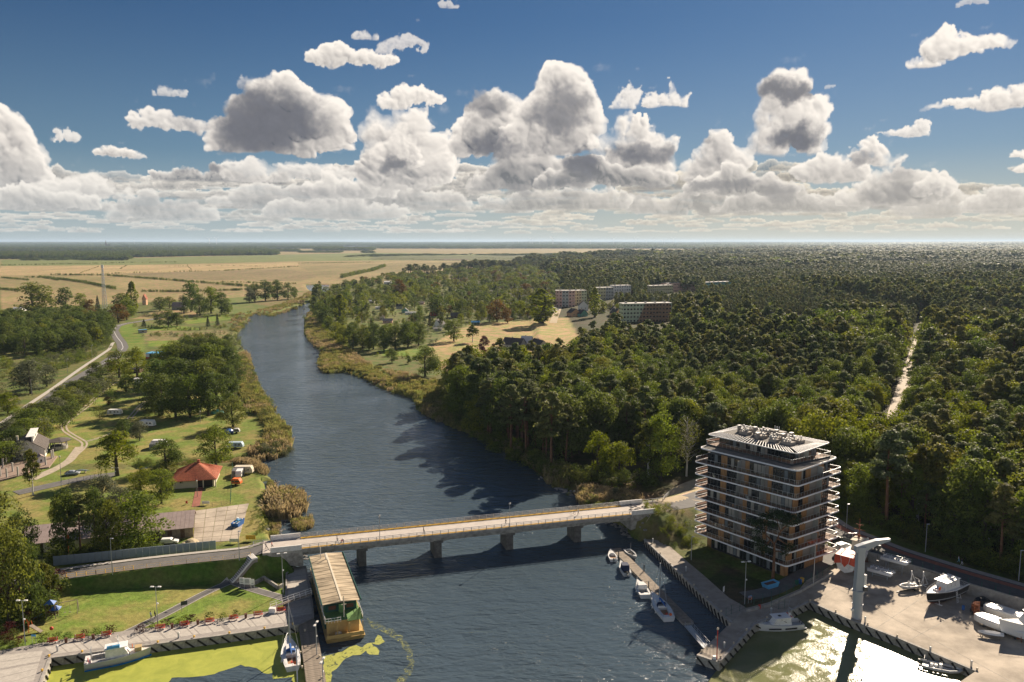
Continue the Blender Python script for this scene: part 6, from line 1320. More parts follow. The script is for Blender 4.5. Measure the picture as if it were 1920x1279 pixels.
# fences and gate, notice boards
def fence(name,label,pts,h=1.5,step=2.4,m=C_green,z=None,rails=(1.0,.5,.08),th=.05,mesh=True,cat='fence'):
    b=MB(); q=MB()
    for i in range(len(pts)-1):
        A=Vector(pts[i]); B=Vector(pts[i+1]); l=(B-A).length; k=max(1,round(l/step))
        for j in range(k+1): p=A.lerp(B,j/k); b.bar(p,p+Vector((0,0,h)),th*1.3)
        for r_ in rails: q.bar(A+Vector((0,0,h*r_)),B+Vector((0,0,h*r_)),th*.5)
    t=thing(name,label,cat,(0,0,0)); b.build('posts',[m],t); q.build('wire',[m],t); return t
fence('fence','green fence across the quay walk below the twin lamp post',[W3(1361,1157,1.6),W3(1371,1152,1.6),W3(1387,1146,1.6),W3(1397,1141,1.6)],2.0)
fence('fence','green wire fence along the low wall in front of the apartment block',[W3(1397,1141,1.6),W3(1446,1124,2.3),W3(1462,1119,2.3),W3(1500,1102,2.3),W3(1562,1069,2.6)],2.0)
fence('gate','green wire gate standing open towards the pier',[W3(1446,1136,1.6),W3(1460,1143,1.6),W3(1471,1141,1.6)],2.0,cat='gate')
def board(px,py,label,w_,h,legs,m,rz=0,z=None,name='notice_board',cat='sign',frame=None,lines=0):
    p=gpt(px,py) if z is None else W3(px,py,z); t=thing(name,label,cat,p,rz)
    b=MB(); b.box((0,0,legs+h/2),(w_,.06,h)); b.build('panel',[m],t); b=MB()
    for s in(-1,1): b.bar((s*w_*.42,.05,-.1),(s*w_*.42,.05,legs+h),.07)
    b.build('post',[frame or C_steel],t)
    for k in range(lines): b=MB(); b.box((0,-.04,legs+h*(.25+.5*k/max(1,lines-1))),(w_*.6,.012,h*.07)); b.build('print',[C_dark],t)
    return t
board(1357,1112,'white notice board standing on the grass beside the quay walk',.75,1.2,.35,C_white,rz=.9); board(1406,1131,'lifebuoy stand with orange ring and small sloped roof',.9,.4,1.3,C_bluel,rz=.4)
p=gpt(1406,1131); b=MB(); 
ring=[(cos(a)*.33,0,1.25+sin(a)*.33) for a in [2*pi*k/12 for k in range(13)]]; b.tube(ring,.07,5,cap=False); o=b.build('lifebuoy',[C_orange]); o.location=p+Vector((0,-.15,0)); tag(o,'orange ring lifebuoy hanging below the small sloped roof','lifebuoy')
def skip(px,py,label,m,fill,rz,l=3.6,w_=1.9,h=1.2,z=None):
    p=gpt(px,py) if z is None else W3(px,py,z); t=thing('skip',label,'skip',p,rz); b=MB(); B_=[(-l*.36,-w_/2,0),(l*.36,-w_/2,0),(l*.36,w_/2,0),(-l*.36,w_/2,0)]; T=[(-l/2,-w_/2,h),(l/2,-w_/2,h),(l/2,w_/2,h),(-l/2,w_/2,h)]
    I=[(x*.94,y*.92,h) for x,y,_ in T]; J=[(x*.88,y*.88,h-.35) for x,y,_ in T]; b.add(B_+T+I+J,[[0,3,2,1],[0,1,5,4],[1,2,6,5],[2,3,7,6],[3,0,4,7]]+[[4+i,4+(i+1)%4,8+(i+1)%4,8+i] for i in range(4)]+[[8+i,8+(i+1)%4,12+(i+1)%4,12+i] for i in range(4)]); b.build('container',[m],t)
    b=MB(); b.add(J,[[0,1,2,3]]); rr=random.Random(px)
    b.build('fill',[fill[0]],t)
    if len(fill)>1:
        for k in range(14): b=MB(); b.ball((rr.uniform(-l*.36,l*.36),rr.uniform(-w_*.33,w_*.33),h+rr.uniform(-.2,.4)),(rr.uniform(.25,.5),rr.uniform(.25,.45),rr.uniform(.15,.35)),n=6,k=3); b.build('rubbish_bag',[fill[rr.randrange(len(fill))]],t)
    return t
skip(1444,1101,'light blue skip with reddish soil in front of the apartment block',C_bluel,[mat('soil',(.20,.10,.07),.9)],.5,4.0)
for px,py,m,lb in ((1494,1093,C_green,'green wheelie bin, left of the three bins by the lane'),(1500,1091,C_blue,'dark blue wheelie bin between the green and yellow ones'),(1504,1088,C_yel,'yellow wheelie bin, right of the three bins by the lane')):
    p=W3(px,py,2.0); p.z=hz(p.x,p.y); t=thing('wheelie_bin',lb,'bin',p,.5); b=MB(); b.box((0,0,.5),(.5,.55,1.0),top=(1.15,1.15)); b.build('body',[m],t); b=MB(); b.box((0,0,1.05),(.66,.72,.1)); b.build('lid',[m],t)
b=MB(); b.tube([(0,0,0),(0,0,.85)],.28,8); o=b.build('litter_bin',[C_red]); o.location=W3(1424,1141,1.62); tag(o,'dark red litter bin on the pier by the fence','litter bin')
# ------------------------------------------------------------------ cars
def car(px,py,label,m,rz,z=None,est=False,name='parked_car',van=False):
    p=gpt(px,py) if z is None else W3(px,py,z); t=thing(name,label,'car' if not van else 'van',p,rz); L_,W_=(4.5,1.8) if not van else (5.2,2.0); hh=1.45 if not van else 2.1
    prof=[(-L_/2,.35),(-L_/2,.85),(-L_/2+.12,1.0)]+([(-L_/2+.35,hh)] if est or van else [(-L_/2+.9,1.05),(-L_/2+1.3,hh)])+[(.35 if not van else 1.4,hh),(1.15 if not van else 2.0,1.0),(L_/2-.1,.82),(L_/2,.55),(L_/2,.3)]
    b=MB(); n=len(prof); v=[]
    for s in (-1,1):
        for x,z_ in prof: v.append((x,s*W_/2*(1 if z_<1.02 else .84),z_))
    b.add(v,[list(range(n))[::-1],list(range(n,2*n))]+[[i,(i+1)%n,n+(i+1)%n,n+i] for i in range(n)]); b.build('body',[m],t,bevel=.05)
    x0=(-L_/2+.5) if est or van else -L_/2+1.25; 
    for s in(-1,1): b=MB(); b.add([(x0-.1,s*W_*.487,1.03),(1.0 if not van else 1.8,s*W_*.487,1.03),(.32 if not van else 1.35,s*W_*.432,hh-.1),(x0+.1,s*W_*.432,hh-.1)],[[0,1,2,3],[3,2,1,0]]); b.build('side_window',[C_glass],t)
    xw=((1.14,1.02),(.38,hh-.06)) if not van else ((2.0,1.05),(1.42,hh-.08)); b=MB(); b.add([(xw[0][0]+.02,-W_*.43,xw[0][1]),(xw[0][0]+.02,W_*.43,xw[0][1]),(xw[1][0]+.03,W_*.38,xw[1][1]),(xw[1][0]+.03,-W_*.38,xw[1][1])],[[0,1,2,3],[3,2,1,0]]); b.build('windscreen',[C_glass],t)
    b=MB(); b.add([(-L_/2+.1,-W_*.4,1.05),(-L_/2+.1,W_*.4,1.05),(x0-.12,W_*.38,hh-.1),(x0-.12,-W_*.38,hh-.1)],[[0,1,2,3],[3,2,1,0]]); b.build('rear_window',[C_glass],t)
    for x in(-L_*.3,L_*.31):
        for s in(-1,1): b=MB(); b.tube([(x,s*(W_/2-.18),.32),(x,s*(W_/2+.02),.32)],.33,10); o=b.build('wheel',[C_black],t); b=MB(); b.tube([(x,s*(W_/2+.0),.32),(x,s*(W_/2+.03),.32)],.2,8); b.build('rim',[C_steel],o)
    for s in(-1,1): b=MB(); b.box((L_/2-.02,s*W_*.36,.7),(.08,.34,.14)); b.build('headlight',[C_glow],t); b=MB(); b.box((-L_/2,s*W_*.4,.8),(.06,.24,.2)); b.build('tail_light',[C_red],t)
C_silver=mat('silver_car_paint',(.42,.45,.48),.3,.5,metal=.4)
car(1580,1028,'silver estate car parked behind the right end of the apartment block',C_silver,.55,z=3.85,est=True); car(1565,1015,'dark car half hidden behind the lowest balcony',C_black,.55,z=3.9)
# ------------------------------------------------------------------ people
def person(px,py,label,top,legs,rz=0,z=None,pos=None,hair=(.06,.04,.03),stride=.25,push=False):
    p=Vector(pos) if pos is not None else (gpt(px,py) if z is None else W3(px,py,z)); root=thing('person',label,'person',p,rz)
    me=bpy.data.meshes.new('body'); s=stride; A=.12
    V=[(0,0,.95),(0,0,1.15),(0,0,1.38),(0,0,1.50),(0,0,1.60),(0,0,1.70), (0,.10,.90),(s,.10,.48),(s*.85,.10,.07),(s*1.5,.10,.03), (0,-.10,.90),(-s*.2,-.10,.48),(-s,-.10,.10),(-s*.6,-.10,.03), (0,.20,1.40),(-.08,.25,1.13),(.06+push*.25,.24,.90+push*.1),(.08+push*.3,.24,.82+push*.15), (0,-.20,1.40),(.04,-.25,1.13),(.14+push*.2,-.24,.92+push*.1),(.18+push*.25,-.24,.85+push*.12)]
    E_=[(0,1),(1,2),(2,3),(3,4),(4,5),(0,6),(6,7),(7,8),(8,9),(0,10),(10,11),(11,12),(12,13),(2,14),(14,15),(15,16),(16,17),(2,18),(18,19),(19,20),(20,21)]
    Rr=[.15,.13,.17,.06,.10,.09,.10,.065,.045,.045,.10,.065,.045,.045,.07,.05,.035,.04,.07,.05,.035,.04]
    me.from_pydata(V,E_,[]); o=bpy.data.objects.new('body',me); link(o,root); md=o.modifiers.new('skin','SKIN'); sv=me.skin_vertices[0].data
    for i,r_ in enumerate(Rr): sv[i].radius=(r_,r_*(1.0 if i not in(0,1,2) else 1.15)); sv[i].use_root=(i==0)
    o.modifiers.new('sub','SUBSURF').levels=1; o.modifiers['sub'].render_levels=1
    m=bpy.data.materials.new('clothes'); m.use_nodes=True; nt_=m.node_tree; n=nt_.nodes; l=nt_.links; tc_=n.new('ShaderNodeTexCoord'); sp_=n.new('ShaderNodeSeparateXYZ'); l.new(tc_.outputs['Object'],sp_.inputs[0]); r_=n.new('ShaderNodeValToRGB'); r_.color_ramp.interpolation='CONSTANT'; dv=n.new('ShaderNodeMath'); dv.operation='DIVIDE'; dv.inputs[1].default_value=1.8; l.new(sp_.outputs[2],dv.inputs[0]); l.new(dv.outputs[0],r_.inputs[0])
    el=r_.color_ramp.elements; el[0].position=0; el[0].color=(.03,.03,.03,1); el[1].position=.06; el[1].color=(*legs,1)
    for pos_,c in ((.545,top),(.82,(.42,.24,.16)),(.93,hair)): e=el.new(pos_); e.color=(*c,1)
    l.new(r_.outputs[0],n['Principled BSDF'].inputs['Base Color']); n['Principled BSDF'].inputs['Roughness'].default_value=.8; me.materials.append(m)
    b=MB(); b.ball((-.01,0,1.69),(.105,.1,.1),n=8,k=4); hm=mat('hair',hair,.8); b.build('hair',[hm],root,smooth=True); return root
DK=(.03,.03,.04); BLU=(.05,.08,.18); WHT=(.6,.6,.6); DEN=(.08,.12,.22)
bz=DZ+.02; bang=math.atan2(bd.y,bd.x)
def onbridge(px,o_): tt=min(np.arange(0,BL,.25),key=lambda t:abs(PJ(BP(t,o_).x,BP(t,o_).y,DZ)[0]-px)); q=BP(tt,o_); return (q.x,q.y,bz)
person(0,0,'person in dark jacket pushing a pram on the left part of the bridge',DK,DEN,bang,pos=onbridge(633,1.6),push=True)
pr=onbridge(641,1.6); t=thing('pram','small red and white pram pushed along the left part of the bridge','pram',pr,bang); b=MB(); b.box((0,0,.55),(.7,.45,.3),top=(1.1,1.1)); b.build('basket',[C_red],t); b=MB(); b.ball((.15,0,.8),(.32,.24,.26),n=8,k=4); b.build('hood',[C_white],t)
for x in(-.3,.3):
    for y in(-.22,.22): b=MB(); b.tube([(x,y-.03,.14),(x,y+.03,.14)],.14,8); b.build('wheel',[C_black],t)
person(0,0,'person in black walking alone on the middle of the bridge',DK,(.05,.05,.06),bang,pos=onbridge(795,1.8)); person(0,0,'person in grey walking on the bridge near the second lamp post',(.1,.1,.11),(.2,.2,.22),bang+pi,pos=onbridge(949,2.2))
person(0,0,'cyclist in light jacket leading a bicycle on the right part of the bridge',WHT,DK,bang+pi,pos=onbridge(1084,4.2),push=True)
def bicycle(pos,rz,label):
    t=thing('bicycle',label,'bicycle',pos,rz); b=MB(); b.tube([(-.5,0,.35),(-.1,0,.3),(.35,0,.85),(-.2,0,.8),(-.5,0,.35)],.025,4); b.tube([(-.1,0,.3),(-.22,0,.95)],.02,4); b.tube([(.52,0,.35),(.38,0,1.05)],.02,4); b.build('frame',[C_dark],t)
    for x in(-.52,.52):
        b=MB(); b.tube([(x+cos(a)*.33,0,.35+sin(a)*.33) for a in [2*pi*k/14 for k in range(15)]],.025,4,cap=False); b.build('wheel',[C_black],t)
    b=MB(); b.box((-.24,0,.98),(.25,.12,.06)); b.build('saddle',[C_black],t); b=MB(); b.tube([(.36,-.26,1.06),(.38,0,1.05),(.36,.26,1.06)],.02,4); b.build('handlebar',[C_black],t)
bicycle(onbridge(1074,4.5),bang+pi,'bicycle standing on the right part of the bridge'); 
person(1797,1055,'person in white top and turquoise trousers on the street by the wood',(.6,.62,.62),(.15,.4,.42),-.5,z=3.9); person(1803,1060,'person in dark top and white trousers on the street by the wood',(.03,.04,.08),(.6,.6,.58),-.5,z=3.9)
person(283,1161,'person in light blue shirt on the path beside the lawn lamp',(.4,.48,.6),(.04,.05,.1),.8); person(291,1160,'person in dark clothes on the path beside the lawn lamp',DK,DK,.8)
person(499,1030,'person in grey at the top of the stairs by the bridge',(.12,.12,.13),DK,.2,z=6.3); person(510,1028,'person in red jacket at the bridge parapet',(.5,.06,.04),DK,.2,z=6.4)
# ------------------------------------------------------------------ houses
def house(name,label,A,B,depth,he,hr,wm,rm,cat='house',z=None,roof='gable',wins=(),over=.5,side_wins=0,ridge_off=.5,chim=None,floors=1,group=None,zb=None,gable_front=False):
    """A,B: pixels of the front left and front right foot; x runs along the front, y away from it"""
    a=gpt(*A) if z is None else W3(*A,z); b=gpt(*B) if z is None else W3(*B,z); d=b-a; d.z=0; l=d.length; rz=math.atan2(d.y,d.x); z0=min(a.z,b.z) if z is None else z
    t=thing(name,label,cat,(a.x,a.y,z0),rz,group)
    w=MB(); w.box((l/2,depth/2,he/2-.5),(l,depth,he+1))
    if roof=='gable':
        if gable_front: w.add([(0,0,he),(l,0,he),(l*ridge_off,0,hr),(0,depth,he),(l,depth,he),(l*ridge_off,depth,hr)],[[0,1,2],[5,4,3],[0,2,5,3],[2,1,4,5]])
        else: w.add([(0,0,he),(0,depth,he),(0,depth*ridge_off,hr),(l,0,he),(l,depth,he),(l,depth*ridge_off,hr)],[[0,2,1],[3,4,5],[0,3,5,2],[2,5,4,1]])
    w.build('wall',[wm],t); o=over
    def slope(p,nm='roof'):
        q=MB(); P_=[Vector(v) for v in p]; n=(P_[1]-P_[0]).cross(P_[-1]-P_[0]).normalized()*.16
        if n.z<0: n=-n
        k=len(P_); q.add([v+n for v in P_]+[v for v in P_],[list(range(k)),list(range(k,2*k))[::-1]]+[[i,(i+1)%k,k+(i+1)%k,k+i] for i in range(k)]); r_=q.build(nm,[rm],t)
        # seams / tile courses running down the slope
        s=MB(); A0,A1=P_[0]+n,P_[1]+n; U0=P_[-1]+n; U1=P_[2]+n; m_=max(2,int((A1-A0).length/(.55 if rm is C_tile else 1.1)))
        for i in range(1,m_):
            f=i/m_; p0=A0.lerp(A1,f)
            if k==4: p1=U0.lerp(U1,f)
            else: p1=None
            if p1 is not None: s.bar(p0,p1,.07 if rm is not C_tile else .16,.06 if rm is not C_tile else .09)
        if k==4: so=s.build('seam' if rm is not C_tile else 'tile_row',[rm],r_); tag(so,kind='stuff')
        return r_
    if roof=='gable':
        if gable_front:
            kx=l*ridge_off; g1=(hr-he)/kx; g2=(hr-he)/(l-kx); slope([(-o,-o,he-o*g1),(-o,depth+o,he-o*g1),(kx,depth+o,hr),(kx,-o,hr)]); slope([(l+o,depth+o,he-o*g2),(l+o,-o,he-o*g2),(kx,-o,hr),(kx,depth+o,hr)])
        else:
            ky=depth*ridge_off; g1=(hr-he)/ky; g2=(hr-he)/(depth-ky); slope([(-o,-o,he-o*g1),(l+o,-o,he-o*g1),(l+o,ky,hr),(-o,ky,hr)]); slope([(l+o,depth+o,he-o*g2),(-o,depth+o,he-o*g2),(-o,ky,hr),(l+o,ky,hr)])
    elif roof=='hip':
        r0=max(.02,(l-depth)/2/l); c=[(-o,-o),(l+o,-o),(l+o,depth+o),(-o,depth+o)]; e=he-o*.45; k=max(.4,min(l,depth)/2*.94); xa,xb=(k,l-k) if l>depth else (l/2-.2,l/2+.2); ya=yb=depth/2
        slope([(c[0][0],c[0][1],e),(c[1][0],c[1][1],e),(xb,ya,hr),(xa,ya,hr)]); slope([(c[2][0],c[2][1],e),(c[3][0],c[3][1],e),(xa,ya,hr),(xb,ya,hr)])
        slope([(c[1][0],c[1][1],e),(c[2][0],c[2][1],e),(xb,ya+.1,hr),(xb,ya-.1,hr)]); slope([(c[3][0],c[3][1],e),(c[0][0],c[0][1],e),(xa,ya-.1,hr),(xa,ya+.1,hr)])
    else: q=MB(); q.box((l/2,depth/2,he+.12),(l+.4,depth+.4,.3)); q.build('roof',[rm],t)
    for (fx,fz,ww,hh,kind) in wins:
        q=MB(); q.box((0,0,0),(ww,.1,hh)); f=q.build('door' if kind=='d' else 'window',[C_white if kind=='w' else C_brownd],t); f.location=(l*fx,-.03,fz)
        if kind!='d': q=MB(); q.box((0,-.04,0),(ww-.16,.06,hh-.16)); q.build('pane',[C_glass],f)
    if floors>1 or side_wins:
        n=max(2,int(l/3.2)) if floors>1 else side_wins
        for fl in range(floors):
            for i in range(n):
                q=f_win if 'f_win' in globals() else None; f=bpy.data.objects.new('window',WINM); link(f,t); f.location=(l*(i+.5)/n,-.03,1.7+fl*2.9)
    if chim: q=MB(); q.box((l*chim[0],depth*chim[1],hr-.1),(.6,.6,1.6)); q.box((l*chim[0],depth*chim[1],hr+.75),(.75,.75,.12)); q.build('chimney',[C_cream if rm is not C_tile else C_tile],t)
    return t
C_brownd=mat('brown_door',(.12,.05,.03),.6); C_slate=mat('slate_roof',(.075,.07,.075),.75,.25,noise=.15,nscale=2); C_corr=mat('fibre_cement_roof',(.36,.29,.27),.85,.2,noise=.1,nscale=.7); C_tar=mat('dark_roof',(.12,.105,.095),.85,.2,noise=.15,nscale=1); C_barn=mat('barn_boards',(.13,.085,.06),.85,.2,noise=.25,nscale=1.5)
C_pink=mat('salmon_render',(.68,.44,.36),.8); C_yelr=mat('pale_yellow_render',(.70,.62,.38),.8); C_grr=mat('sage_render',(.58,.64,.42),.8); C_orr=mat('orange_render',(.66,.40,.24),.8); C_teal=mat('teal_render',(.16,.40,.36),.8); C_gry=mat('grey_render2',(.46,.45,.42),.8)
q=MB(); q.box((0,0,0),(1.5,.1,1.3)); WINM=q.mesh('window',[C_glass])
q=MB(); q.box((0,0,0),(1.7,.08,1.5)); 
red=house('tile_roof_house','cream house with a hipped orange tile roof by the camp site','a' and (325,917),(402,912),13.5,2.9,6.4,C_cream,C_tile,roof='hip',wins=[(.18,2.0,.7,.7,'w')],over=.9)
b=MB(); b.box((9.6,-.02,1.3),(4.6,.12,2.5)); b.build('porch_shade_panel',[C_black],red); b=MB()  # black panel on the wall stands in for shade inside the porch
for x in(7.4,9.2,12.9): b.box((x,-.8,1.3),(.3,.3,2.6))
b.build('porch_post',[C_cream],red); b=MB(); b.box((6.9,6.9,6.7),(.8,.8,1.3)); b.build('chimney',[C_tile],red)
b=MB(); b.tube([(2.6,-.1,2.35),(2.6,-.16,2.35)],.3,10); b.bar((2.1,-.1,1.85),(3.1,-.1,1.85),.02,.12); b.build('wall_emblem',[C_dark],red)
shed=house('long_shed','long low shed with a faded brown metal roof behind the road wall','a' and (40,1041),(359,1007),11,2.9,4.9,C_barn,C_corr,cat='shed',ridge_off=.68,over=.7,side_wins=0)
b=MB(); b.box((12,-.05,1.4),(14,.1,2.4)); b.build('cream_wall_section',[C_cream],shed)
for k in range(9): b=MB(); b.box((31.5+k*1.05,-.06,1.35),(1.0,.08,2.6)); b.build('plank_door',[C_wood if k%3 else C_barn],shed)
wh=house('white_house','white gabled house with a grey roof and raised clerestory at the left edge','a' and (14,865),(85,858),15,3.4,7.2,C_whited,C_tar,gable_front=True,ridge_off=.55,over=.6,wins=[(.1,1.0,1.0,2.1,'d'),(.35,1.7,.6,.9,'w')],chim=(.25,.3))
b=MB(); b.box((8.2,7,7.3),(.5,14,1.9)); b.box((7.5,7,8.3),(2.6,15,.18)); b.build('clerestory',[C_whited],wh)
for k in range(5): b=MB(); b.box((8.48,1.8+k*2.6,7.4),(.06,1.6,1.0)); b.build('window',[C_cream if k%2 else C_glass],wh)
for k in range(4): b=MB(); b.box((wh_l:=12.1,2.2+k*3.4,1.9),(.1,1.6,1.3)); b.build('window',[C_glass],wh)
p=gpt(111,841); t=thing('round_pavilion','round stone garden pavilion with a dark hexagonal roof beside the white house','pavilion',p,.2); b=MB(); b.tube([(0,0,0),(0,0,1.3)],3.0,16); b.build('wall',[C_conc],t); b=MB()
for k in range(7): a=2*pi*k/7; b.bar((cos(a)*2.8,sin(a)*2.8,1.2),(cos(a)*2.8,sin(a)*2.8,3.1),.25)
b.build('posts',[C_conc],t); b=MB(); b.tube([(0,.5,3.0),(0,.5,3.2),(0,.5,4.2)],[4.4,4.4,.4],6); b.build('roof',[C_tar],t)
house('porch_hut','small white hut with a lean-to roof against the white house','a' and (71,871),(84,869),3.0,2.3,3.0,C_white,C_corr,cat='hut',gable_front=True,over=.3,wins=[(.5,1.2,.7,1.0,'w')])
tr=MB(); tr.prism([tuple(gpt(*q)[:2]) for q in ((-20,905),(-20,868),(20,866),(108,857),(92,878),(62,882),(50,890),(-5,905))],1.4,2.0); tag(tr.build('terrace',[mat('terrace_paving',(.30,.225,.18),.85,.2,noise=.12,nscale=.8)]),'raised brick-paved terrace in front of the white house','terrace')
for i,(x,y) in enumerate([(6,876),(12,870),(24,884),(34,892),(13,895),(49,886),(1,893),(86,872),(97,860),(100,858)]):
    pos=['behind the first pair','beside the terrace steps','in the middle row','nearest the larch','front row, second from the left edge','hidden partly by the larch','at the left edge','below the white hut','pairing with its neighbour by the house wall','closest to the pavilion'][i]
    p=W3(x,y,2.0); b=MB(); b.box((0,0,1.5),(.42,.42,3.0)); b.box((0,0,3.05),(.5,.5,.12)); o=b.build('concrete_column',[C_conc]); o.location=p; tag(o,'free-standing concrete column of the terrace, '+pos,'column','concrete columns of the terrace')
# far buildings
def block(label,A,B,depth,h,wm,floors,roofm=C_conc,z=2.5,name='apartment_building',cols=None,group=None,nwin=None):
    a=W3(*A,z); b=W3(*B,z); d=b-a; l=d.length; rz=math.atan2(d.y,d.x); t=thing(name,label,'apartment building',a,rz,group); ms=wm if isinstance(wm,list) else [wm]; k=len(ms)
    for i,m in enumerate(ms): q=MB(); q.box((l*(i+.5)/k,depth/2,h/2-.5),(l/k-.02,depth,h+1)); q.build('wall',[m],t)
    q=MB(); q.box((l/2,depth/2,h+.15),(l+.6,depth+.6,.3)); q.build('roof',[C_roofw],t)
    for i in range(max(2,int(l/9))): q=MB(); q.box((l*(i+.5)/max(2,int(l/9)),depth*.5,h+.9),(2,1.4,1.4)); q.build('roof_housing',[C_conc],t)
    n=nwin or max(3,int(l/3.6))
    for f in range(floors):
        for i in range(n):
            o=bpy.data.objects.new('window',WINF); link(o,t); o.location=(l*(i+.5)/n,-.06,h*(f+.55)/floors)
        for i in range(max(1,int(depth/4))): o=bpy.data.objects.new('window',WINF); link(o,t); o.location=(-.06,depth*(i+.5)/max(1,int(depth/4)),h*(f+.55)/floors); o.rotation_euler=(0,0,pi/2)
    return t,l
C_roofw=mat('pale_roof',(.55,.53,.50),.8); q=MB(); q.box((0,0,0),(1.7,.12,1.4)); WINF=q.mesh('window',[C_glass]); q=MB(); q.box((0,0,0),(1.7,.12,1.4)); WINW=q.mesh('window',[C_white])
block('apartment building with salmon ends and a grey middle beyond the meadow',(1042,577),(1078,577),12,20,[C_pink,C_gry,C_pink],5,nwin=6)
block('pale yellow apartment building right of the salmon one',(1080,573),(1100,572),13,18,[C_yelr,C_grr],5,nwin=4)
block('low pale yellow apartment building partly behind the poplar',(1121,564),(1150,563),12,17,[C_yelr,C_gry],4); block('white apartment building behind the pale yellow one',(1151,559),(1183,558),12,17,C_whited,4)
t,l=block('long green and orange apartment building rising over the pines',(1168,606),(1259,604),12,18.5,C_grr,5,nwin=15)
q=MB(); q.add([(l*.28,-.02,-.5),(l*.97,-.02,-.5),(l*.985,-.02,18.4*.9),(l*.93,-.02,18.4),(l*.45,-.02,18.4)],[[0,1,2,3,4]]); q.add([(l*.28,-.02,-.5),(l*.97,-.02,-.5),(l*.985,-.02,16.5),(l*.93,-.02,18.4),(l*.45,-.02,18.4)],[[4,3,2,1,0]]); q.build('orange_field',[C_orr],t); q=MB()
for x in (.05,.62,.66,.84,.97): q.tube([(l*x,4,18.5),(l*x,4,18.5+(7 if x>.5 else 4))],.12,4)
q.build('antenna_mast',[C_steel],t)
block('long yellow apartment building with white roof deep in the forest',(1216,553),(1262,551),12,13,C_yelr,3,name='apartment_building'); block('long pale apartment building with pinkish roof deep in the forest',(1250,549),(1303,546),12,14,C_pink,3); block('mint green apartment building deep in the forest, right of the others',(1322,545),(1372,543),12,13,C_teal,3)
C_wr=mat('white_roof_sheet',(.62,.62,.62),.6)
for args in [('white gabled house in front of the apartment buildings',(1085,583),(1103,583),9,6,11,C_whited,C_tar,True),('small orange house at the street corner',(1071,594),(1088,593),8,4,8,C_orr,C_slate,True),('teal gabled house between the orange house and the poplar',(1089,594),(1102,593),7,3,7,C_teal,C_slate,True),('dark-roofed house with white gable right of the poplar',(1146,592),(1158,592),9,6,10,C_whited,C_slate,True),('orange-brown gabled house beside the green and orange block',(1153,595),(1167,594),8,4,8.5,C_orr,C_slate,True),
 ('dark-roofed house at the left of the row in the forest',(1352,611),(1386,611),9,3.5,8.5,C_gry,C_slate,False),('long dark-roofed house in the middle of the row in the forest',(1416,616),(1468,617),10,4,9.5,C_gry,C_slate,False),('dark-roofed house behind the middle one in the forest row',(1414,606),(1460,605),10,4,9.5,C_gry,C_slate,False),('dark-roofed house at the right of the row in the forest',(1485,618),(1534,617),10,4.5,10.5,C_gry,C_slate,False),('cream gable end house at the right of the forest row',(1503,627),(1526,627),8,3.5,8.5,C_cream,C_tar,True),
 ('long slate-roofed house at the near edge of the meadow',(941,652),(975,655),9,3,7.5,C_gry,C_slate,False),('house with a white sheet roof at the near edge of the meadow',(975,652),(994,653),8,4,8.5,C_gry,C_wr,False),('low slate-roofed wing at the right of the meadow houses',(994,652),(1011,652),7,3.5,7,C_gry,C_slate,False),
 ('steep white A-frame cottage beside the oak on the meadow',(811,614),(826,615),8,3,7.5,C_white,C_slate,True),('grey shed in front of the white A-frame cottage',(813,621),(828,621),4,2.2,3,C_gry,C_conc,False),
 ('dark-roofed garden cottage above the long white roof',(743,579),(755,579),6,3,5,C_gry,C_slate,False),('garden shed with a flat white roof among the plots',(704,580),(717,580),4,2.4,3,C_whited,C_wr,False),('blue-gabled garden cottage among the plots',(753,587),(765,587),6,2.6,5.5,C_teal,C_slate,True),('long garden shed with a bright white roof',(760,590),(779,590),4,2.2,3.0,C_whited,C_wr,False),('small garden cottage with beige roof',(712,600),(721,600),5,2.6,4.5,C_cream,C_corr,True),('garden cottage with a pinkish roof',(718,606),(735,606),5,2.3,4.2,C_pink,C_corr,False),('garden shed with a pink roof near the round oak',(784,571),(795,571),5,2.3,3.5,C_pink,C_corr,False),('dark red garden cottage left of the meadow',(807,592),(819,592),6,3,6,C_red,C_tar,True),('white-roofed hall at the far edge of the plots',(720,533),(733,533),14,4,5.5,C_whited,C_wr,False),('cream garden shed with stacked boards',(692,568),(702,568),5,2.3,3.4,C_cream,C_wr,False),('brown garden cottage left of the meadow trees',(845,596),(862,596),6,2.6,5,C_barn,C_tar,False),('green garden shed at the meadow corner',(884,609),(899,609),4,2.4,3.4,C_green,C_bluel,False),
 ('grey-roofed farmhouse by the road beyond the bend',(322,581),(343,581),10,4,8.5,C_gry,C_corr,False),('brown-roofed farmhouse hidden in the left wood',(28,604),(58,603),10,4,8.5,C_gry,C_corr,False),('house with a pinkish roof in front of the lattice mast',(147,594),(164,593),8,4,8,C_cream,C_pink,False),('white-roofed barn beyond the left wood',(22,587),(40,587),10,4,6,C_whited,C_wr,False),('small red-brick turret house beyond the road',(267,572),(274,572),5,8,13,C_orr,C_tile,True),
 ('white hut with a flat roof at the end of the camp track',(252,719),(271,719),4,2.4,2.8,C_whited,C_wr,False),('low open shelter with a dark roof under the willows',(229,699),(262,699),5,2.3,3.2,C_barn,C_slate,False)]:
    lb,A,B,dp,he,hr,wm,rm,gf=args; house('garden_shed' if 'shed' in lb and 'beside' not in lb else 'cottage' if 'cottage' in lb else 'house',lb,A,B,dp,he,hr,wm,rm,gable_front=gf,wins=[(.3,he*.5,1.1,1.2,'w'),(.7,he*.5,1.1,1.2,'w')],over=.4,chim=(.4,.5) if he>=3 and 'shed' not in lb else None)
g=house('greenhouse','greenhouse with a bright blue roof and red base wall','a' and (274,673),(306,673),9,3.6,3.8,mat('greenhouse_glass',(.30,.35,.36),.3,.5),C_bluel,cat='greenhouse',roof='flat'); q=MB(); q.box((8,-.05,.6),(16.5,.15,1.3)); q.build('base_wall',[C_red],g)
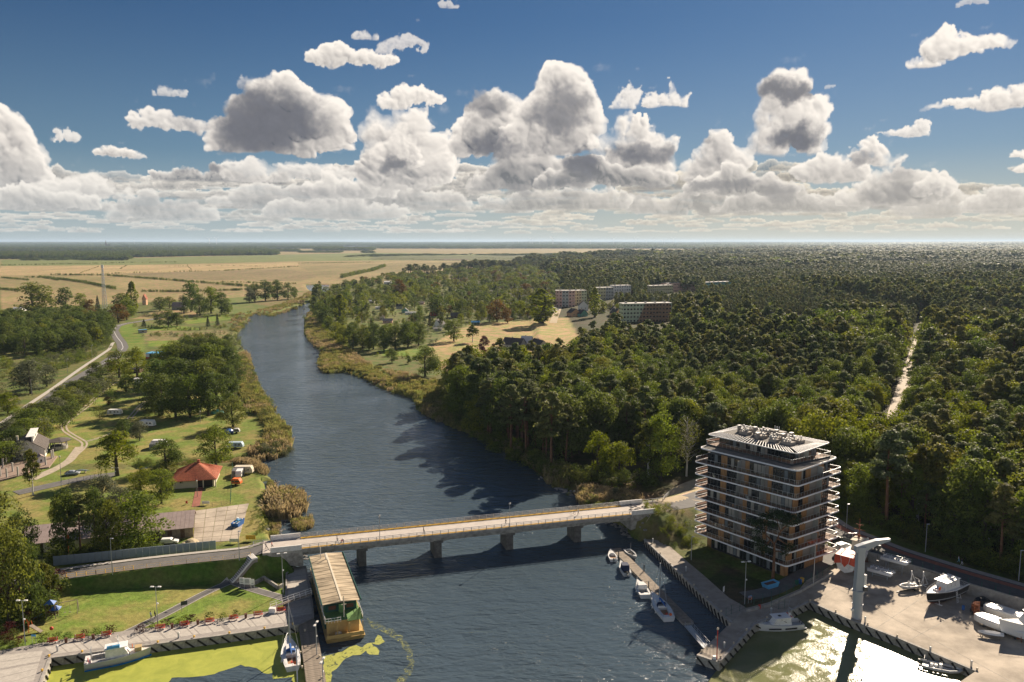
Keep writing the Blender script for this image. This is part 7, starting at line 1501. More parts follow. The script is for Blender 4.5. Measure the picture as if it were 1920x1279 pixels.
for k in range(7): q=MB(); q.box((1.2+k*2.3,-.08,2.3),(1.9,.06,2.0)); q.build('pane',[C_glass if k%2 else C_whited],g)
house('container','grey site container on the green by the road bend','a' and (261,625),(276,624),3,2.7,2.9,C_gry,C_bluel,cat='container',roof='flat',wins=[(.5,1.5,1.6,1.0,'w')])
# lattice mast
p=gpt(197,583); H_=86/ppm(p.x,p.y,p.z)*1.0; t=thing('lattice_mast','tall steel lattice radio mast rising above the left wood','mast',p); q=MB(); lv=12
for i in range(lv):
    z0,z1=H_*i/lv,H_*(i+1)/lv; w0,w1=3.2*(1-.8*i/lv),3.2*(1-.8*(i+1)/lv)
    for k in range(3):
        a,b_=2*pi*k/3,2*pi*(k+1)/3; P=lambda a,w_,z:(cos(a)*w_,sin(a)*w_,z); q.bar(P(a,w0,z0),P(a,w1,z1),.32); q.bar(P(a,w0,z0),P(b_,w1,z1),.16); q.bar(P(b_,w0,z0),P(a,w1,z1),.16); q.bar(P(a,w1,z1),P(b_,w1,z1),.16)
q.build('lattice',[C_steel],t); q=MB(); q.tube([(0,0,H_*.93),(0,0,H_*1.0)],1.4,8); q.tube([(0,0,H_),(0,0,H_+4)],.12,4); q.build('antenna',[C_whited],t)
# church and far town, wind turbines
p=W3(199,464,2); t=thing('church','distant brick church with a pointed spire on the horizon at left','church',p); q=MB(); q.box((25,0,12),(60,26,24)); q.build('nave',[C_brownd],t); q=MB(); q.prism([(-8,-8),(8,-8),(8,8),(-8,8)],0,48); q.tube([(0,0,48),(0,0,100)],[9,.3],6); q.build('tower',[C_brownd],t); q=MB(); q.add([(-5,-14,24),(55,-14,24),(55,14,24),(-5,14,24),(-5,0,40),(55,0,40)],[[0,1,5,4],[2,3,4,5],[0,4,3],[1,2,5]]); q.build('roof',[C_slate],t)
rt=random.Random(12)
for i in range(26):
    x=rt.choice([rt.uniform(205,262),rt.uniform(40,480)]); y=rt.uniform(463.2,467); p=W3(x,y,3); w_=rt.uniform(18,45); q=MB(); q.box((0,0,5),(w_,14,10)); q.add([(-w_/2,-8,10),(w_/2,-8,10),(w_/2,8,10),(-w_/2,8,10),(-w_/2,0,17),(w_/2,0,17)],[[0,1,5,4],[2,3,4,5],[0,4,3],[1,2,5]],1); o=q.build('town_house',[rt.choice([C_whited,C_cream,C_pink]),rt.choice([C_tile,C_corr,C_wr])]); o.location=p; tag(o,'tiny pale house of the distant town near the church','house','houses of the distant town')
TB=None
for i,(x,hp) in enumerate([(252,10),(393,14),(406,14),(994,14),(998,13),(1012,9),(1036,15),(1038,12),(1066,12),(1107,10),(1151,14),(1192,14),(1212,9),(1226,13),(1242,10),(1246,11),(1262,14),(1322,12),(1348,10),(1352,10),(1376,10),(1404,10),(1430,8),(1456,10),(1471,9),(1496,9),(1558,10),(1580,9),(1684,8),(930,7),(962,7),(972,7)]):
    p=W3(x,459.6,12); p.z=20
    if TB is None:
        TB=thing('wind_turbine','tiny white wind turbine on the horizon','wind turbine',p,0,'wind turbines along the horizon'); q=MB(); q.tube([(0,0,0),(0,0,100)],[3.2,2.0],5); q.build('tower',[C_white],TB); q=MB(); q.box((0,0,101),(5,9,5)); q.build('nacelle',[C_white],TB)
        for k in range(3): a=2*pi*k/3+.5; q=MB(); q.bar((0,-5,101),(cos(a)*48,-5,101+sin(a)*48),3.0,1.5); q.build('blade',[C_white],TB)
        t=TB
    else: t=copy_tree(TB); t.location=p
    s=hp*1.0/ppm(p.x,p.y,20)/128*1.0; t.scale=(s,s,s); t.rotation_euler=(0,0,rt.uniform(-.5,.5))
for pl in ([(822,486.2),(850,485.7),(880,486.2),(874,487.5),(828,487.5)],[(961,495.3),(975,494.9),(983,495.8),(970,496.7)],[(936,493.4),(944,493.2),(943,493.9)]): sheet('pond',[W(a,b,1.8) for a,b in pl],1.9,wm)
# ------------------------------------------------------------------ camp site
def caravan(px,py,label,l,w_,h,rz,name='caravan',m=C_white,awn=False):
    p=gpt(px,py); t=thing(name,label,'caravan',p,rz); b=MB(); pr=[(-l/2,.5),(-l/2+.1,h-.3),(-l/2+.5,h),(l/2-.6,h),(l/2-.1,h*.62),(l/2,.55)]; v=[(x,s*w_/2,z) for s in(-1,1) for x,z in pr]; n=len(pr)
    b.add(v,[list(range(n))[::-1],list(range(n,2*n))]+[[i,(i+1)%n,n+(i+1)%n,n+i] for i in range(n)]); b.build('body',[m],t,bevel=.06)
    for x in(-l*.25,.05*l,l*.27): b=MB(); b.box((x,-w_/2-.02,h*.62),(.75,.06,.5)); b.build('window',[C_glass],t); b=MB(); b.box((x,w_/2+.02,h*.62),(.75,.06,.5)); b.build('window',[C_glass],t)
    for s in(-1,1): b=MB(); b.tube([(0,s*(w_/2-.15),.32),(0,s*(w_/2+.02),.32)],.32,9); b.build('wheel',[C_black],t)
    b=MB(); b.bar((l/2,0,.45),(l/2+1.1,0,.45),.1); b.build('drawbar',[C_dark],t)
    if awn: b=MB(); b.add([(-l*.45,-w_/2,h*.95),(l*.1,-w_/2,h*.95),(l*.1,-w_/2-2.6,2.0),(-l*.45,-w_/2-2.6,2.0),(-l*.45,-w_/2-2.6,0),(l*.1,-w_/2-2.6,0),(-l*.45,-w_/2,0),(l*.1,-w_/2,0)],[[0,1,2,3],[3,2,1,0],[3,2,5,4],[4,5,2,3],[0,3,4,6],[1,2,5,7],[6,4,3,0],[7,5,2,1]]); b.build('awning',[C_hullg],t)
    return t
caravan(216,778,'white caravan parked alone beside the young round tree',6.2,2.3,2.6,.05); caravan(277,800,'white motorhome half hidden behind dark trees',6.5,2.3,2.9,-.1); caravan(300,838,'white camper with a grey lean-to awning on the camp lawn',6.0,2.4,2.8,.1,awn=True); caravan(442,840,'pale blue caravan beside the round tree near the reeds',6,2.3,2.4,.05,m=mat('pale_blue',(.4,.52,.6),.5)); caravan(457,888,'beige caravan with an open awning at the river tip of the camp',6.5,2.4,2.7,.05,m=C_cream,awn=True); caravan(449,894,'small white camper van between the awning and the orange trailer',4.4,1.9,2.4,-1.4,name='camper_van'); caravan(444,812,'small grey box trailer near the blue tent',2.6,1.6,2.0,.1,name='box_trailer',m=C_gry); caravan(444,909,'orange box trailer by the green fence',3.2,1.9,2.2,-.1,name='box_trailer',m=C_orange)
def tent(px,py,label,m,rx,ry,h,rz=0):
    p=gpt(px,py); t=thing('tent',label,'tent',p,rz); b=MB(); R2=[]
    for k in range(7): a=pi*k/6; x=-cos(a)*rx; s=sin(a)**.6 if 0<k<6 else .25; R2.append([(x,-ry*s,0),(x,-ry*s*.85,h*s*.6),(x,0,h*s),(x,ry*s*.85,h*s*.6),(x,ry*s,0)])
    b.loft(R2); b.build('canopy',[m],t); b=MB(); b.add([(rx*.3,-ry-.02,0),(rx*.75,-ry*.8,0),(rx*.5,-ry*.75,h*.55)],[[0,1,2],[2,1,0]]); b.build('entrance',[C_dark],t); return t
tent(408,775,'long turquoise tunnel tent at the edge of the camp lawn',mat('turquoise',(.10,.42,.42),.6),2.9,1.5,1.9); tent(429,812,'blue dome tent with a pale stripe near the reeds',C_blue,1.9,1.6,1.9,.4)
t=thing('kayak','upturned pale kayak lying on a rack by the track',None or 'kayak',gpt(155,886)); b=MB(); b.loft([[(x,-w_,.7),(x,-w_*.7,.7+h*.7),(x,0,.7+h),(x,w_*.7,.7+h*.7),(x,w_,.7)] for x,w_,h in((-2.6,.05,.1),(-1.2,.4,.4),(0,.5,.5),(1.2,.4,.4),(2.6,.05,.1))]); b.build('hull',[mat('pale_green',(.4,.5,.46),.5)],t); b=MB(); b.box((-1,0,.35),(.15,1,.7)); b.box((1,0,.35),(.15,1,.7)); b.build('rack',[C_wood],t)
# tracks, lanes
def track(pl,w_=.75,gap=1.5,m=C_grav,name='track'):
    pts=[tuple(gpt(*p)[:2]) for p in pl]
    for s in(-1,1): strip(name,[(a,b) for a,b in pts],w_,m,.06,off=s*gap/2)
track([(222,712),(190,735),(160,765),(132,785),(119,798),(122,808),(138,818),(160,830),(158,838),(145,850),(130,862),(112,875),(80,888)],.8,1.6); track([(345,700),(300,735),(262,762),(243,785)],.8,1.6); track([(162,828),(185,822),(212,812)],.6,1.2)
for pl,w_,nm,m in [([(150,838),(130,865),(95,885),(60,900)],3.2,'sandy_track',C_grav),([(30,925),(120,905),(180,893),(215,890)],5.5,'lane',C_asph),([(1195,958),(1225,953),(1262,944),(1300,935)],9,'forecourt',C_sand),([(1262,930),(1290,915),(1318,905)],8,'forecourt',C_sand)]:
    strip(nm,[tuple(gpt(*p)[:2]) for p in pl],w_,m,.09)
strip('forest_road',[(PATH[0][0],PATH[0][1]),(PATH[1][0],PATH[1][1])],6.4,mat('pale_gravel_road',(.50,.44,.36),.9,.2,noise=.12,nscale=.4),.12)
strip('village_street',[tuple(gpt(*p)[:2]) for p in ((1050,572),(1046,582),(1040,596),(1037,606))],7,C_sand,.15); strip('village_street',[tuple(gpt(*p)[:2]) for p in ((1305,612),(1296,604),(1290,598),(1285,590))],8,C_sand,.15)
LR=[(330,592),(290,598),(262,603),(235,607),(219,612),(213,620),(219,632),(228,643),(231,652),(222,664),(196,681),(168,697),(135,716),(100,742),(60,775),(20,812),(-40,862)]
strip('country_road',[tuple(gpt(*p)[:2]) for p in LR],7.5,C_asph,.12); strip('lane_marking',[tuple(gpt(*p)[:2]) for p in LR[:12]],.35,C_white,.16); strip('footway',[tuple(gpt(*p)[:2]) for p in [(212,642),(205,655),(180,672),(150,692),(100,728),(40,768),(-20,810)]],2.4,C_pav,.1)
strip('brick_path',[tuple(gpt(*p)[:2]) for p in ((376,908),(372,925),(367,950))],2.2,C_brick,.08)
# slab yard behind the road wall: separate cast slabs
YS=thing('slab_yard','yard of worn concrete slabs with grassy joints behind the road','yard',(0,0,0)); YS['kind']='structure'; del YS['category']; 
c00,c10,c11,c01=[gpt(*p) for p in ((362,1019),(447,1014),(467,944),(366,958))]
for i in range(5):
    for j in range(7):
        u0,u1,v0,v1=i/5+.004,(i+1)/5-.004,j/7+.003,(j+1)/7-.003; P=lambda u,v:c00.lerp(c10,u).lerp(c01.lerp(c11,u),v); q=MB(); dz=random.uniform(-.015,.02); q.prism([tuple(P(a,b)[:2]) for a,b in((u0,v0),(u1,v0),(u1,v1),(u0,v1))],1.3,1.58+dz); q.build('concrete_slab',[C_yard],YS)
skip(446,985,'dark blue skip heaped with rubbish bags on the slab yard',C_blue,[C_whited,C_black,C_white,C_bluel],1.45,4.4,2.0,1.3)
# boundary wall of the road, fences
rw=thing('boundary_wall','long grey-blue concrete panel wall along the road','wall',(0,0,0)); C_bw=mat('blue_grey_concrete',(.22,.27,.31),.8,.2,noise=.08,nscale=1)
A=W3(100,1057.5,4.0); B=W3(405,1027,5.0); n=24
for k in range(n):
    a=A.lerp(B,k/n); b_=A.lerp(B,(k+1)/n); m_=(a+b_)/2; q=MB(); q.box((0,0,0),((b_-a).length-.06,.14,2.3)); o=q.build('panel',[C_bw],rw); o.location=(m_.x,m_.y,m_.z+.7); o.rotation_euler=(0,0,math.atan2((b_-a).y,(b_-a).x))
fence('fence','green wire fence down the right side of the tile-roofed house lawn',[gpt(436,872),gpt(434,910),gpt(432,946)],1.6); fence('fence','low dark wire fence in front of the tile-roofed house lawn',[gpt(364,953),gpt(398,950),gpt(432,946)],1.2,m=C_dark); fence('fence','green wire fence beside the sports court',[gpt(115,915),gpt(145,911),gpt(170,905),gpt(185,898)],2.6,m=C_green)
fence('railing','yellow pipe railing along the road above the lawn',[W3(106,1084,4.3),W3(180,1077,4.6),W3(250,1068,4.9)],1.0,2.0,m=C_yel,th=.09); fence('railing','faint yellow railing beside the footway up to the stairs',[W3(250,1068,4.9),W3(350,1057,5.4),W3(440,1047,5.9),W3(470,1043,6.1)],1.0,3.0,m=C_yel,th=.04)
fence('guard_rail','grey guard rail at the left end of the bridge',[W3(475,1021,6.2),W3(512,1016,6.4)],.8,2.0,m=C_steel,th=.12); fence('guard_rail','pale guard rail running off the right end of the bridge',[BP(BL+7,BW,0),BP(BL+14,BW+1,-.3),BP(BL+19,BW+7,-.8)],.9,2.0,m=C_steel,th=.12)
board(470,1014,'yellow and green banner sign by the bridge approach',2.6,1.1,.4,C_yel); board(386,947,'white banner on the lawn fence of the tile-roofed house',2.2,.8,.4,C_white); board(439,1019,'pale banner sign on the yard fence',2.4,.9,.4,C_whited); board(350,946,'small red sign on the lawn fence',.6,.8,.3,C_red)
board(454,1102,'white information board left of the stairs, nearest the steps',1.1,1.5,.9,C_white,lines=3); board(464,1103,'large white information board, middle of three at the stairs',1.7,1.5,.9,C_white,lines=4); board(474,1105,'white sign with a red emblem, right of three at the stairs',.8,1.3,1.1,C_white,lines=1)
board(346,1147,'dark notice frame on two posts beside the lawn path',1.3,.9,1.5,C_dark,rz=.5); board(64,1207,'lifebuoy post with small blue roof at the left end of the promenade',.9,.35,1.5,C_bluel)
p=gpt(130,1056); b=MB(); b.tube([(0,0,0),(0,0,3.4)],.07,5); b.ball((0,0,3.9),(.45,.2,.6),n=8,k=5); o=b.build('orange_buoy_marker',[C_orange]); o.location=(p.x,p.y,4.3); tag(o,'orange oval marker on a post behind the blue-grey wall','marker')
car(318,1019,'white hatchback parked in front of the long shed',C_white,.15,z=1.6,est=True); car(1047,583,'white van parked on the village street',C_white,1.4,z=2.6,van=True,est=True); car(136,890,'silver car partly hidden by the lane beside the larch',C_silver,.2)
for px,py,r_,h,lb in ((358,1018,2.2,1.1,'heap of sand in front of the shed'),(345,1021,1.2,.6,'small heap of rubble beside the sand heap')):
    p=W3(px,py,1.5); b=MB(); rr=random.Random(px); b.loft([[(cos(a)*r_*k*rr.uniform(.85,1.1),sin(a)*r_*k*rr.uniform(.85,1.1),z*h) for a in [2*pi*j/10 for j in range(10)]] for k,z in((1,0),(.75,.45),(.4,.85),(.05,1.0))]); o=b.build('sand_heap',[C_sand]); o.location=p; tag(o,lb,'sand heap')
# lamps left
lamp(211,1077,52,'road lamp post above the grassy bank, left of the stairs','head',z=4.7,hm=8.5); lamp(449,1050,50,'road lamp post beside the top of the stairs','head',z=5.8,hm=7); lamp(47.5,1209,87,'twin-headed lamp post at the left end of the lawn','twin'); lamp(296,1174,77,'twin-headed lamp post in the middle of the lawn by the path','twin'); lamp(531,1113,78,'tall lamp post with floodlights beside the houseboat','twin',rz=.3)
lamp(115,904,48,'slim lamp post on the lane by the sandy track','globe'); lamp(216,893,16,'low twin lamp beside the weeping willow','twin'); lamp(376,792,20,'slim lamp on the camp lawn','globe'); lamp(370,932,30,'lamp post on the brick path of the tile-roofed house','globe')
for px,py,h,lb in ((173,672,25,'nearest the bend'),(127,700,27,'second from the bend'),(60,742,30,'nearest the left edge')): lamp(px,py,h,'lamp post on the footway of the country road, '+lb,'head')
# stairs and paths on the lawn
S0=W3(431,1089,1.75); S1=W3(479,1045,5.9); st=thing('stairs','long flight of pale concrete steps from the lawn up to the bridge road','stairs',(0,0,0)); sdv=(S1-S0); sd2=Vector((sdv.x,sdv.y,0)).normalized(); sn=Vector((-sd2.y,sd2.x,0)); ns=18
q=MB()
for k in range(12):
    a=S0.lerp(S1,k/12); c=S0.lerp(S1,(k+1)/12); a.z=max(a.z,hz(a.x,a.y)+.25)-.5; c.z=max(c.z,hz(c.x,c.y)+.25)-.5; q.bar(a,c,2.9,.95)
q.build('ramp_body',[C_soff2],st)
for k in range(ns):
    if k in(11,12): c=S0.lerp(S1,(k+.5)/ns); 
    c=S0.lerp(S1,(k+.5)/ns); q=MB(); q.box((0,0,0),(sdv.to_2d().length/ns*.6,2.7,.2)); o=q.build('step',[C_whited],st); c.z=max(c.z,hz(c.x,c.y)+.28); o.location=c; o.rotation_euler=(0,0,math.atan2(sd2.y,sd2.x))
for s in(-1,1):
    q=MB()
    for k in range(8):
        a=S0.lerp(S1,k/8); c=S0.lerp(S1,(k+1)/8); a.z=max(a.z,hz(a.x,a.y)+.28); c.z=max(c.z,hz(c.x,c.y)+.28); q.bar(a+sn*s*1.5,c+sn*s*1.5,.2,.35)
    q.build('stringer',[C_whited],st)
for nm,pl,w_ in (('footpath',[(225,1193),(262,1175),(300,1157),(340,1136),(380,1114),(410,1100),(432,1090)],2.0),('footpath',[(436,1091),(460,1101),(490,1110),(516,1117),(540,1124)],1.9)):
    pts=[tuple(gpt(*p)[:2]) for p in pl]; strip(nm,pts,w_+.45,C_pav,.05); strip(nm,pts,w_,C_asph,.07)
wall('retaining_wall',[tuple(gpt(*p)[:2]) for p in((470,1101),(495,1087),(521,1072),(530,1068))],1.0,2.4,.35,C_concd,'low dark retaining wall descending beside the lamp near the houseboat','wall')
wall('planter_edge',[tuple(gpt(*p)[:2]) for p in((537,1108),(537,1077),(566,1071))],1.4,2.0,.3,C_conc,'low concrete edge around the grass by the houseboat','kerb')
# benches, litter bins, shrubs on the promenade
def bench(px,py,label,rz):
    p=W3(px,py,1.62); t=thing('park_bench',label,'bench',p,rz,'red benches on the promenade')
    for k in range(4): b=MB(); b.box((0,-.18+k*.14,.45),(1.9,.11,.05)); b.build('slat',[C_redw],t)
    for k in range(3): b=MB(); b.box((0,.36+.04*k,.6+k*.17),(1.9,.05,.13)); b.build('slat',[C_redw],t)
    for s in(-.75,.75): b=MB(); b.box((s,.05,.22),(.08,.5,.44)); b.bar((s,.33,.4),(s,.46,1.05),.07); b.build('leg',[C_whited],t)
BEN=[(98,1206,'leftmost'),(149,1200,'second from the left'),(199,1194,'third from the left'),(300,1181,'just right of the lawn path'),(346,1175,'between two purple shrubs'),(393,1169,'fifth from the houseboat end'),(438,1163,'below the dark notice frame'),(484,1156,'second from the houseboat gangway'),(527,1148,'nearest the houseboat gangway')]
pa=math.atan2(W3(480,1152,1.6).y-W3(100,1203,1.6).y,W3(480,1152,1.6).x-W3(100,1203,1.6).x)
for x,y,l_ in BEN: bench(x,y,'red slatted bench on the promenade, '+l_,pa)
for x,y,l_ in ((124,1205,'between the first two benches'),(175,1198,'between the second and third benches'),(323,1178,'right of the lamp bench'),(371,1171,'beside the purple shrub'),(461,1159,'near the gangway benches')):
    b=MB(); b.tube([(0,0,0),(0,0,.9)],[.25,.3],8); b.tube([(0,0,.9),(0,0,.96)],.34,8); o=b.build('litter_bin',[C_brownd]); o.location=W3(x,y,1.62); tag(o,'brown litter bin on the promenade, '+l_,'litter bin','brown litter bins on the promenade')
for i,(x,y,w_,sp) in enumerate([(20,1215,14,'dbush'),(35,1212,9,'bush'),(80,1203,8,'bush'),(36,1207,16,'pbush'),(108,1200,6,'bush'),(128,1197,8,'bush'),(160,1193,6,'pbush'),(180,1191,10,'bush'),(205,1187,6,'pbush'),(264,1184,6,'pbush'),(284,1177,12,'dbush'),(312,1173,9,'pbush'),(333,1171,6,'bush'),(350,1167,8,'bush'),(359,1168,10,'pbush'),(394,1161,10,'dbush'),(417,1162,10,'bush'),(441,1154,8,'dbush')]):
    tree(sp,*gpt(x,y)[:2],random.uniform(1.2,1.9),('purple' if sp=='pbush' else 'dark green' if sp=='dbush' else 'green')+' clipped shrub behind the promenade benches','shrubs behind the promenade benches',2,wide=1.7,name='shrub')
for x,y,l_ in ((92,1231,'at the corner of the basin'),(154,1223,'above the work boat bow'),(296,1205,'right of the work boat'),(364,1195,'midway along the wall'),(430,1188,'below the middle benches'),(79,1258,'on the left arm of the basin'),(496,1179,'above the duckweed near the sailboat'),(549,1171,'beside the sailboat mast')): bollard(x,y,'yellow mooring bollard '+l_,'yellow mooring bollards')
# playground
p=gpt(98,1158); t=thing('playground_tower','climbing tower with two blue roofs and a blue slide on the lawn','playground tower',p,.2); b=MB()
for x in(-.9,.9):
    for y in(-.7,.7): b.bar((x,y,0),(x,y,3.2),.12)
b.box((0,0,1.4),(1.9,1.5,.12)); b.build('frame',[C_wood],t)
for z,x in((3.7,-.2),(2.4,.7)): b=MB(); b.add([(x-1,-.9,z-.5),(x+1,-.9,z-.5),(x+1,.9,z-.5),(x-1,.9,z-.5),(x,0,z+.3)],[[0,1,4],[1,2,4],[2,3,4],[3,0,4],[3,2,1,0]]); b.build('roof',[C_blue],t)
b=MB(); b.bar((-.9,0,1.45),(-4.2,-1.2,.15),.6,.08); b.build('slide',[C_bluel],t); b=MB(); b.bar((1,.3,2.9),(4.6,1.4,2.9),.1); b.bar((4.6,.8,0),(4.6,1.4,2.9),.1); b.bar((4.6,2.0,0),(4.6,1.4,2.9),.1)
for x in(2.2,3.2): b.bar((x,.8,2.9),(x,.8,.6),.03); b.box((x,.8,.55),(.45,.25,.05))
b.build('swing',[C_wood],t)
p=gpt(50,1182); t=thing('climbing_set','low climbing frame with a bright green slide and orange panels','playground frame',p,-.4); b=MB(); b.bar((-2.6,0,.2),(-.3,0,1.5),.6,.08); b.build('slide',[mat('bright_green',(.12,.50,.08),.5)],t); b=MB()
for x,y in((-.2,-.6),(-.2,.6),(1.4,-.6),(1.4,.6)): b.bar((x,y,0),(x*.8+.1,y*.4,2.2),.1)
b.build('frame',[C_orange],t); b=MB(); b.bar((1.3,0,1.4),(3.6,.6,.1),.9,.1); b.build('climbing_ramp',[C_wood],t); b=MB(); b.ball((5.2,1.6,.7),.38,n=10,k=6); o=b.build('red_ball',[C_red],t,smooth=True)
# ------------------------------------------------------------------ houseboat, wooden pier, duckweed
q0=Vector((*W(612,1209,0),0)); q1=Vector((*W(684,1197,0),0)); hx=(q1-q0); hbw=hx.length; hx.normalize(); hy=Vector((-hx.y,hx.x,0)); HL=31; 
hbt=thing('houseboat','two-storey green and ochre houseboat with a long weathered flat roof moored by the bridge','houseboat',(q0.x,q0.y,0),math.atan2(hx.y,hx.x)); C_och=mat('ochre_paint',(.52,.36,.14),.7,.3,noise=.12,nscale=.8); C_hgr=mat('dark_green_hull',(.025,.10,.075),.5,.4); C_dgr=mat('green_deck',(.14,.26,.09),.7,.2,noise=.15,nscale=.7); C_rf=mat('weathered_roof_sheet',(.42,.345,.24),.85,.2,noise=.42,nscale=.45,stretch=(.4,1.6,1))
Wd=hbw
b=MB(); b.add([(-.1,-.2,.9),(Wd+.1,-.2,.9),(Wd+.1,HL,.9),(-.1,HL,.9),(.4,.6,-.6),(Wd-.4,.6,-.6),(Wd-.4,HL,-.6),(.4,HL,-.6)],[[0,1,2,3],[7,6,5,4],[0,4,5,1],[1,5,6,2],[2,6,7,3],[3,7,4,0]]); b.build('hull',[C_och],hbt)
b=MB(); b.box((Wd/2,HL/2+2.2,2.2),(Wd-.6,HL-5.4,2.7)); b.build('lower_cabin',[C_hgr],hbt); b=MB(); b.box((Wd/2,HL/2+.6,3.62),(Wd+.1,HL-2.3,.2)); b.build('upper_deck',[C_och],hbt); b=MB(); b.box((Wd/2,HL/2+.6,3.74),(Wd-.3,HL-2.7,.05)); b.build('deck_covering',[C_dgr],hbt)
b=MB(); b.box((Wd/2,HL/2+2.6,4.95),(Wd-1.2,HL-7.2,2.4)); b.build('upper_cabin',[C_hgr],hbt)
rf=MB(); rf.add([(-.1,4.6,6.25),(Wd+.1,4.6,6.25),(Wd+.1,HL+.6,6.25),(-.1,HL+.6,6.25),(Wd/2,4.6,6.55),(Wd/2,HL+.6,6.55)],[[0,4,5,3],[4,1,2,5],[0,1,4],[2,3,5],[3,2,1,0]]); ro=rf.build('roof',[C_rf],hbt); b=MB(); b.bar((Wd/2,4.6,6.58),(Wd/2,HL+.6,6.58),.4,.08); b.build('ridge_walkway',[C_cream],ro)
for s in(-.15,Wd+.15): b=MB(); b.bar((s,4.5,6.3),(s,HL+.7,6.3),.14,.34); b.build('roof_edge',[C_hgr],ro)
b=MB(); 
for k in range(13): y=5.6+k*2.0; b.bar((-.1,y,6.28),(Wd/2,y,6.57),.07,.05); b.bar((Wd/2,y,6.57),(Wd+.1,y,6.28),.07,.05)
so=b.build('sheet_joints',[C_rf],ro)
for x in(.25,.72): b=MB(); b.box((Wd*x,4.96,5.2),(1.5,.06,.8)); b.build('window',[C_brownd],hbt)
b=MB(); b.box((Wd*.48,4.95,4.85),(.9,.08,1.9)); b.build('door',[C_dgr],hbt)
for k in range(9):
    for s in(.55,Wd-.55): b=MB(); b.box((s,8+k*2.5,5.1),(.1,1.4,.8)); b.build('window',[C_glass],hbt)
    for s in(.25,Wd-.25): b=MB(); b.box((s,7+k*2.5,2.3),(.1,1.3,.7)); b.build('window',[C_glass],hbt)
b=MB()
for k in range(16): y=1.4+k*1.85; b.bar((Wd-.05,y,3.7),(Wd-.05,y,6.2 if y>4.6 else 4.8),.08); b.bar((.05,y,3.7),(.05,y,6.2 if y>4.6 else 4.8),.08)
for z in(4.2,4.75):
    b.bar((.05,1.2,z),(.05,HL-1,z),.06); b.bar((Wd-.05,1.2,z),(Wd-.05,HL-1,z),.06); b.bar((.05,1.2,z),(Wd*.42,1.2,z),.06)
for k in range(6): b.bar((.05+k*Wd*.08,1.2,3.7),(.05+k*Wd*.08,1.2,4.8),.06)
b.build('deck_railing',[C_whited],hbt); b=MB(); b.box((Wd*.3,.2,3.0),(.12,.12,2.2)); 
for x in(.06,.3,.62,.97): b.bar((Wd*x,.5,.9),(Wd*x,.5,3.6),.14)
b.build('fore_posts',[C_och],hbt); b=MB(); b.box((Wd*.74,1.7,2.2),(Wd*.3,.1,2.4)); b.box((Wd*.35,2.4,2.2),(Wd*.6,.1,2.4)); b.box((Wd/2,.0,1.35),(Wd*.98,.12,.75)); b.build('bulkhead',[C_och],hbt); b=MB(); b.tube([(Wd*.34,1.0,1.4),(Wd*.34,.6,1.4)],.5,10); b.box((Wd*.34,1.1,1.2),(1.2,1.0,.7)); b.build('winch',[C_cream],hbt)
b=MB(); b.add([(Wd*.55,.9,3.85),(Wd-.1,.9,3.85),(Wd-.1,4.8,4.7),(Wd*.98,4.8,4.7),(Wd*.55,.9,3.8)],[[0,1,2,3],[3,2,1,0]]); b.build('green_canopy',[C_dgr],hbt); b=MB(); b.tube([(Wd*.53,3.2,3.7),(Wd*.53,3.2,8.2)],[.14,.08],6); b.bar((Wd*.53-.5,3.2,6.4),(Wd*.53+.5,3.2,6.4),.1); b.build('mast',[C_cream],hbt); b=MB(); b.tube([(Wd*.3,HL-2,6.4),(Wd*.3,HL-2,9.2)],.1,5); b.tube([(Wd*.45,HL-3,6.4),(Wd*.42,HL-3,7.8)],.15,6); b.build('flue',[C_whited],ro)
pg=thing('gangplank','sloping white gangplank with handrails leading up to the houseboat','gangway',W3(507,1140,1.7),0); e1=W3(584,1113,3.4)-W3(507,1140,1.7); b=MB(); b.bar((0,0,0),e1,1.1,.12); b.build('walkway',[C_wood],pg); b=MB(); nn_=Vector((-e1.y,e1.x,0)).normalized()
for s in(-.55,.55):
    for q in(.5,1.0): b.bar(nn_*s+Vector((0,0,q)),e1+nn_*s+Vector((0,0,q)),.06)
    for k in range(8): f=e1*(k/7)+nn_*s; b.bar(f,f+Vector((0,0,1)),.06)
b.build('handrail',[C_white],pg); b=MB(); b.box((0,0,.5),(1.3,1.0,1.0)); o=b.build('cabinet',[C_whited]); o.location=W3(511,1148,1.62); tag(o,'white electrical cabinet at the foot of the gangplank','cabinet')
pr_=thing('wooden_pier','narrow grey plank pier running out beside the houseboat','pier',(0,0,0)); PA,PB=Vector((*W(575,1164,1.35),1.3)),Vector((*W(593,1281,1.35),1.3)); pdv=(PB-PA); pe=pdv.normalized(); PB=PB+pe*14; plen=(PB-PA).length; prz=math.atan2(pe.y,pe.x)
NPL=62; q=MB(); q.box((0,0,0),(plen/NPL-.05,3.3,.1)); PLK=q.mesh('plank',[C_wood])
for k in range(NPL): o=bpy.data.objects.new('plank',PLK); link(o,pr_); c=PA.lerp(PB,(k+.5)/NPL); o.location=(c.x,c.y,1.35+random.uniform(-.015,.015)); o.rotation_euler=(0,0,prz+random.uniform(-.006,.006))
pn=Vector((-pe.y,pe.x,0))
for k in range(8):
    for s in(-1.4,1.4): c=PA.lerp(PB,(k+.3)/8)+pn*s; q=MB(); q.tube([(c.x,c.y,-2),(c.x,c.y,1.3)],.16,7); q.build('pile',[C_rub],pr_)
for s in(-1.65,1.65): q=MB(); q.bar(PA+pn*s+Vector((0,0,-.1)),PB+pn*s+Vector((0,0,-.1)),.14,.35); q.build('side_beam',[C_wood],pr_)
lamp(594,1227,62,'white-headed lamp post on the wooden pier beside the houseboat','twin',z=1.4,hm=6.2,rz=1.5); lamp(606,1290,55,'white-headed lamp post further out on the wooden pier','twin',z=1.4,hm=5.2,rz=1.5)
